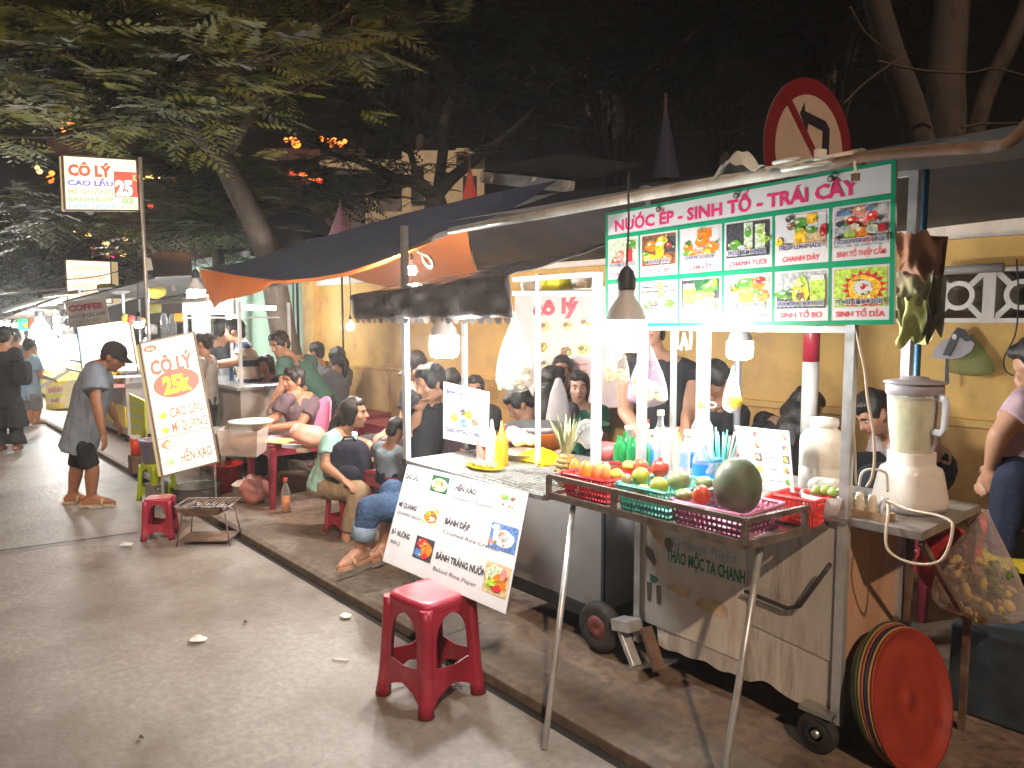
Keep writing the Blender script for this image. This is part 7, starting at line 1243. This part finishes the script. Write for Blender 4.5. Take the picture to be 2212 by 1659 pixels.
LNT = [('o', x, y, s) for x, y, s in ((108, 388, 9), (112, 374, 6), (638, 304, 7), (640, 311, 10), (630, 300, 5), (695, 300, 6), (708, 306, 7), (722, 304, 7), (735, 311, 7), (745, 305, 5), (715, 313, 6), (735, 388, 14), (618, 302, 5), (230, 270, 6), (278, 283, 7), (297, 305, 6), (242, 288, 6))]+[('y', x, y, s) for x, y, s in ((290, 364, 4), (291, 371, 4), (300, 383, 5), (320, 382, 5), (330, 381, 5), (312, 391, 6), (342, 382, 4), (190, 508, 5), (197, 508, 4), (224, 526, 4), (232, 526, 4), (268, 507, 4), (271, 516, 5), (345, 508, 4), (380, 508, 3), (160, 502, 3), (173, 520, 3), (233, 552, 5), (265, 548, 7), (722, 392, 4), (730, 412, 5), (740, 410, 4), (738, 430, 4), (662, 416, 4), (673, 412, 4), (660, 433, 3), (80, 362, 5), (85, 370, 6))]+[('r', x, y, s) for x, y, s in ((325, 445, 6), (405, 392, 4), (440, 405, 4), (375, 387, 5), (200, 538, 5), (735, 422, 6), (558, 414, 3))]+[('p', x, y, s) for x, y, s in ((201, 552, 5), (245, 552, 5))]
KN = dict(o=(og, 'round orange lantern glowing among the dark leaves'), y=(yg, 'tiny warm yellow lantern glowing among the dark leaves'), r=(rg_, 'small red lantern glowing among the dark leaves'), p=(mg, 'small magenta lantern low on the restaurant front'))
for k, x, y, s_ in LNT:
    q = od(x, y, 17.8); r_ = s_/F*17.8
    if k not in lsrc:
        t = thing('lantern', KN[k][1], 'lantern', q, 0, {'o': 'orange lanterns', 'y': 'tiny yellow lanterns', 'r': 'red lanterns', 'p': 'magenta lanterns'}[k]); b = MB(); b.lathe([(.03, -.085), (.07, -.06), (.1, 0), (.07, .06), (.03, .085)], KN[k][0], n=14); b.build('shade', t, False); b = MB(); b.lathe([(0, .082), (.035, .084), (.03, .1), (0, .1)], black, n=10); b.build('lid', t, False); lsrc[k] = t; t.scale = (r_/.1,)*3
    else: dup(lsrc[k], q, 0, None, None, r_/.1)
# folded flags, parasol, wires
def pennant(px0, px1, pt, pb, d_, m, label):
    a, b0 = od((px0+px1)/2-2, pt, d_), od((px0+px1)/2, pb, d_); w_ = (px1-px0)/2/F*d_; n = 14; k = 8; t = thing('folded_flag', label, 'flag', (b0.x, b0.y, b0.z-.3)); b = MB()
    vs = []
    for i in range(k+1):
        f = i/k; c = a.lerp(b0, f); r_ = w_*(.06+.94*f**1.15)
        for j in range(n): an = 2*pi*j/n; q = r_*(1+.18*sin(an*4+f*2)); vs.append(c+CR*q*cos(an)+CF*q*.45*sin(an))
    b.add(vs, [(i*n+j, (i+1)*n+j, (i+1)*n+(j+1) % n, i*n+(j+1) % n) for i in range(k) for j in range(n)], m, True); b.build('cloth', t); b = MB(); b.tube([a+V((0, 0, .05)), b0-V((0, 0, b0.z-.04))], .012, barkd, 8); b.build('staff', t)
pennant(999, 1034, 350, 445, 7.6, mat('flag_red', (.50, .07, .05), .8), 'folded red flag standing up behind the navy tarpaulin')
pennant(712, 762, 438, 512, 8.6, mat('flag_pink', (.26, .13, .18), .8, var=.3, scale=30), 'folded dusky pink checked flag behind the navy tarpaulin')
pennant(1414, 1466, 215, 385, 6.2, mat('flag_purple', (.02, .02, .055), .8), 'tall folded dark purple flag behind the white roof pole')
c = od(640, 545, 11.5); t = thing('parasol', 'dark parasol top behind the navy tarpaulin beside the big tree', 'parasol', (c.x, c.y, 0)); b = MB(); b.lathe([(.72, c.z-.05), (.68, c.z+.12), (.55, c.z+.36), (.36, c.z+.56), (.16, c.z+.68), (0, c.z+.72)], mat('parasol_dark', (.018, .020, .03), .7, var=.3), n=8, smooth=False); b.build('canopy', t, False); b = MB(); b.tube([(0, 0, 0), (0, 0, c.z+.7)], .02, barkd, 8); b.build('pole', t, False)
for k, (p0, p1, sg) in enumerate((((-20, 562, 9), (330, 512, 12), .15), ((-20, 572, 9.5), (330, 560, 8), .2), ((-20, 498, 10), (420, 470, 14), .2), ((1200, 270, 9), (1800, 215, 12), .3))): b = MB(); b.tube(bez(od(*p0), od(*p1), sg), .006, cordm, 5); tag(b.build('overhead_wire'), ('upper wire crossing the dark at the left below the lit shop box', 'lower wire crossing above the coffee stall', 'wire passing behind the lit shop box', 'wire sagging through the dark trees at the upper right')[k], 'wire')
# ---------------------------------------------------------------- thin volume added for the lens glow and veil round the lamps
hz_m = bpy.data.materials.new('lens_glow_volume'); hz_m.use_nodes = True; nt = hz_m.node_tree; nt.nodes.remove(nt.nodes['Principled BSDF'])
pv = nt.nodes.new('ShaderNodeVolumePrincipled'); pv.inputs['Density'].default_value = .0045; pv.inputs['Anisotropy'].default_value = .7; pv.inputs['Color'].default_value = (.92, .92, .92, 1)
nt.links.new(pv.outputs[0], nt.nodes['Material Output'].inputs['Volume'])
b = MB(); b.bb((-175, -175, -1.2), (175, 175, 16), hz_m); tag(b.build('lens_haze', loc=(0, 0, 0)), kind='stuff')
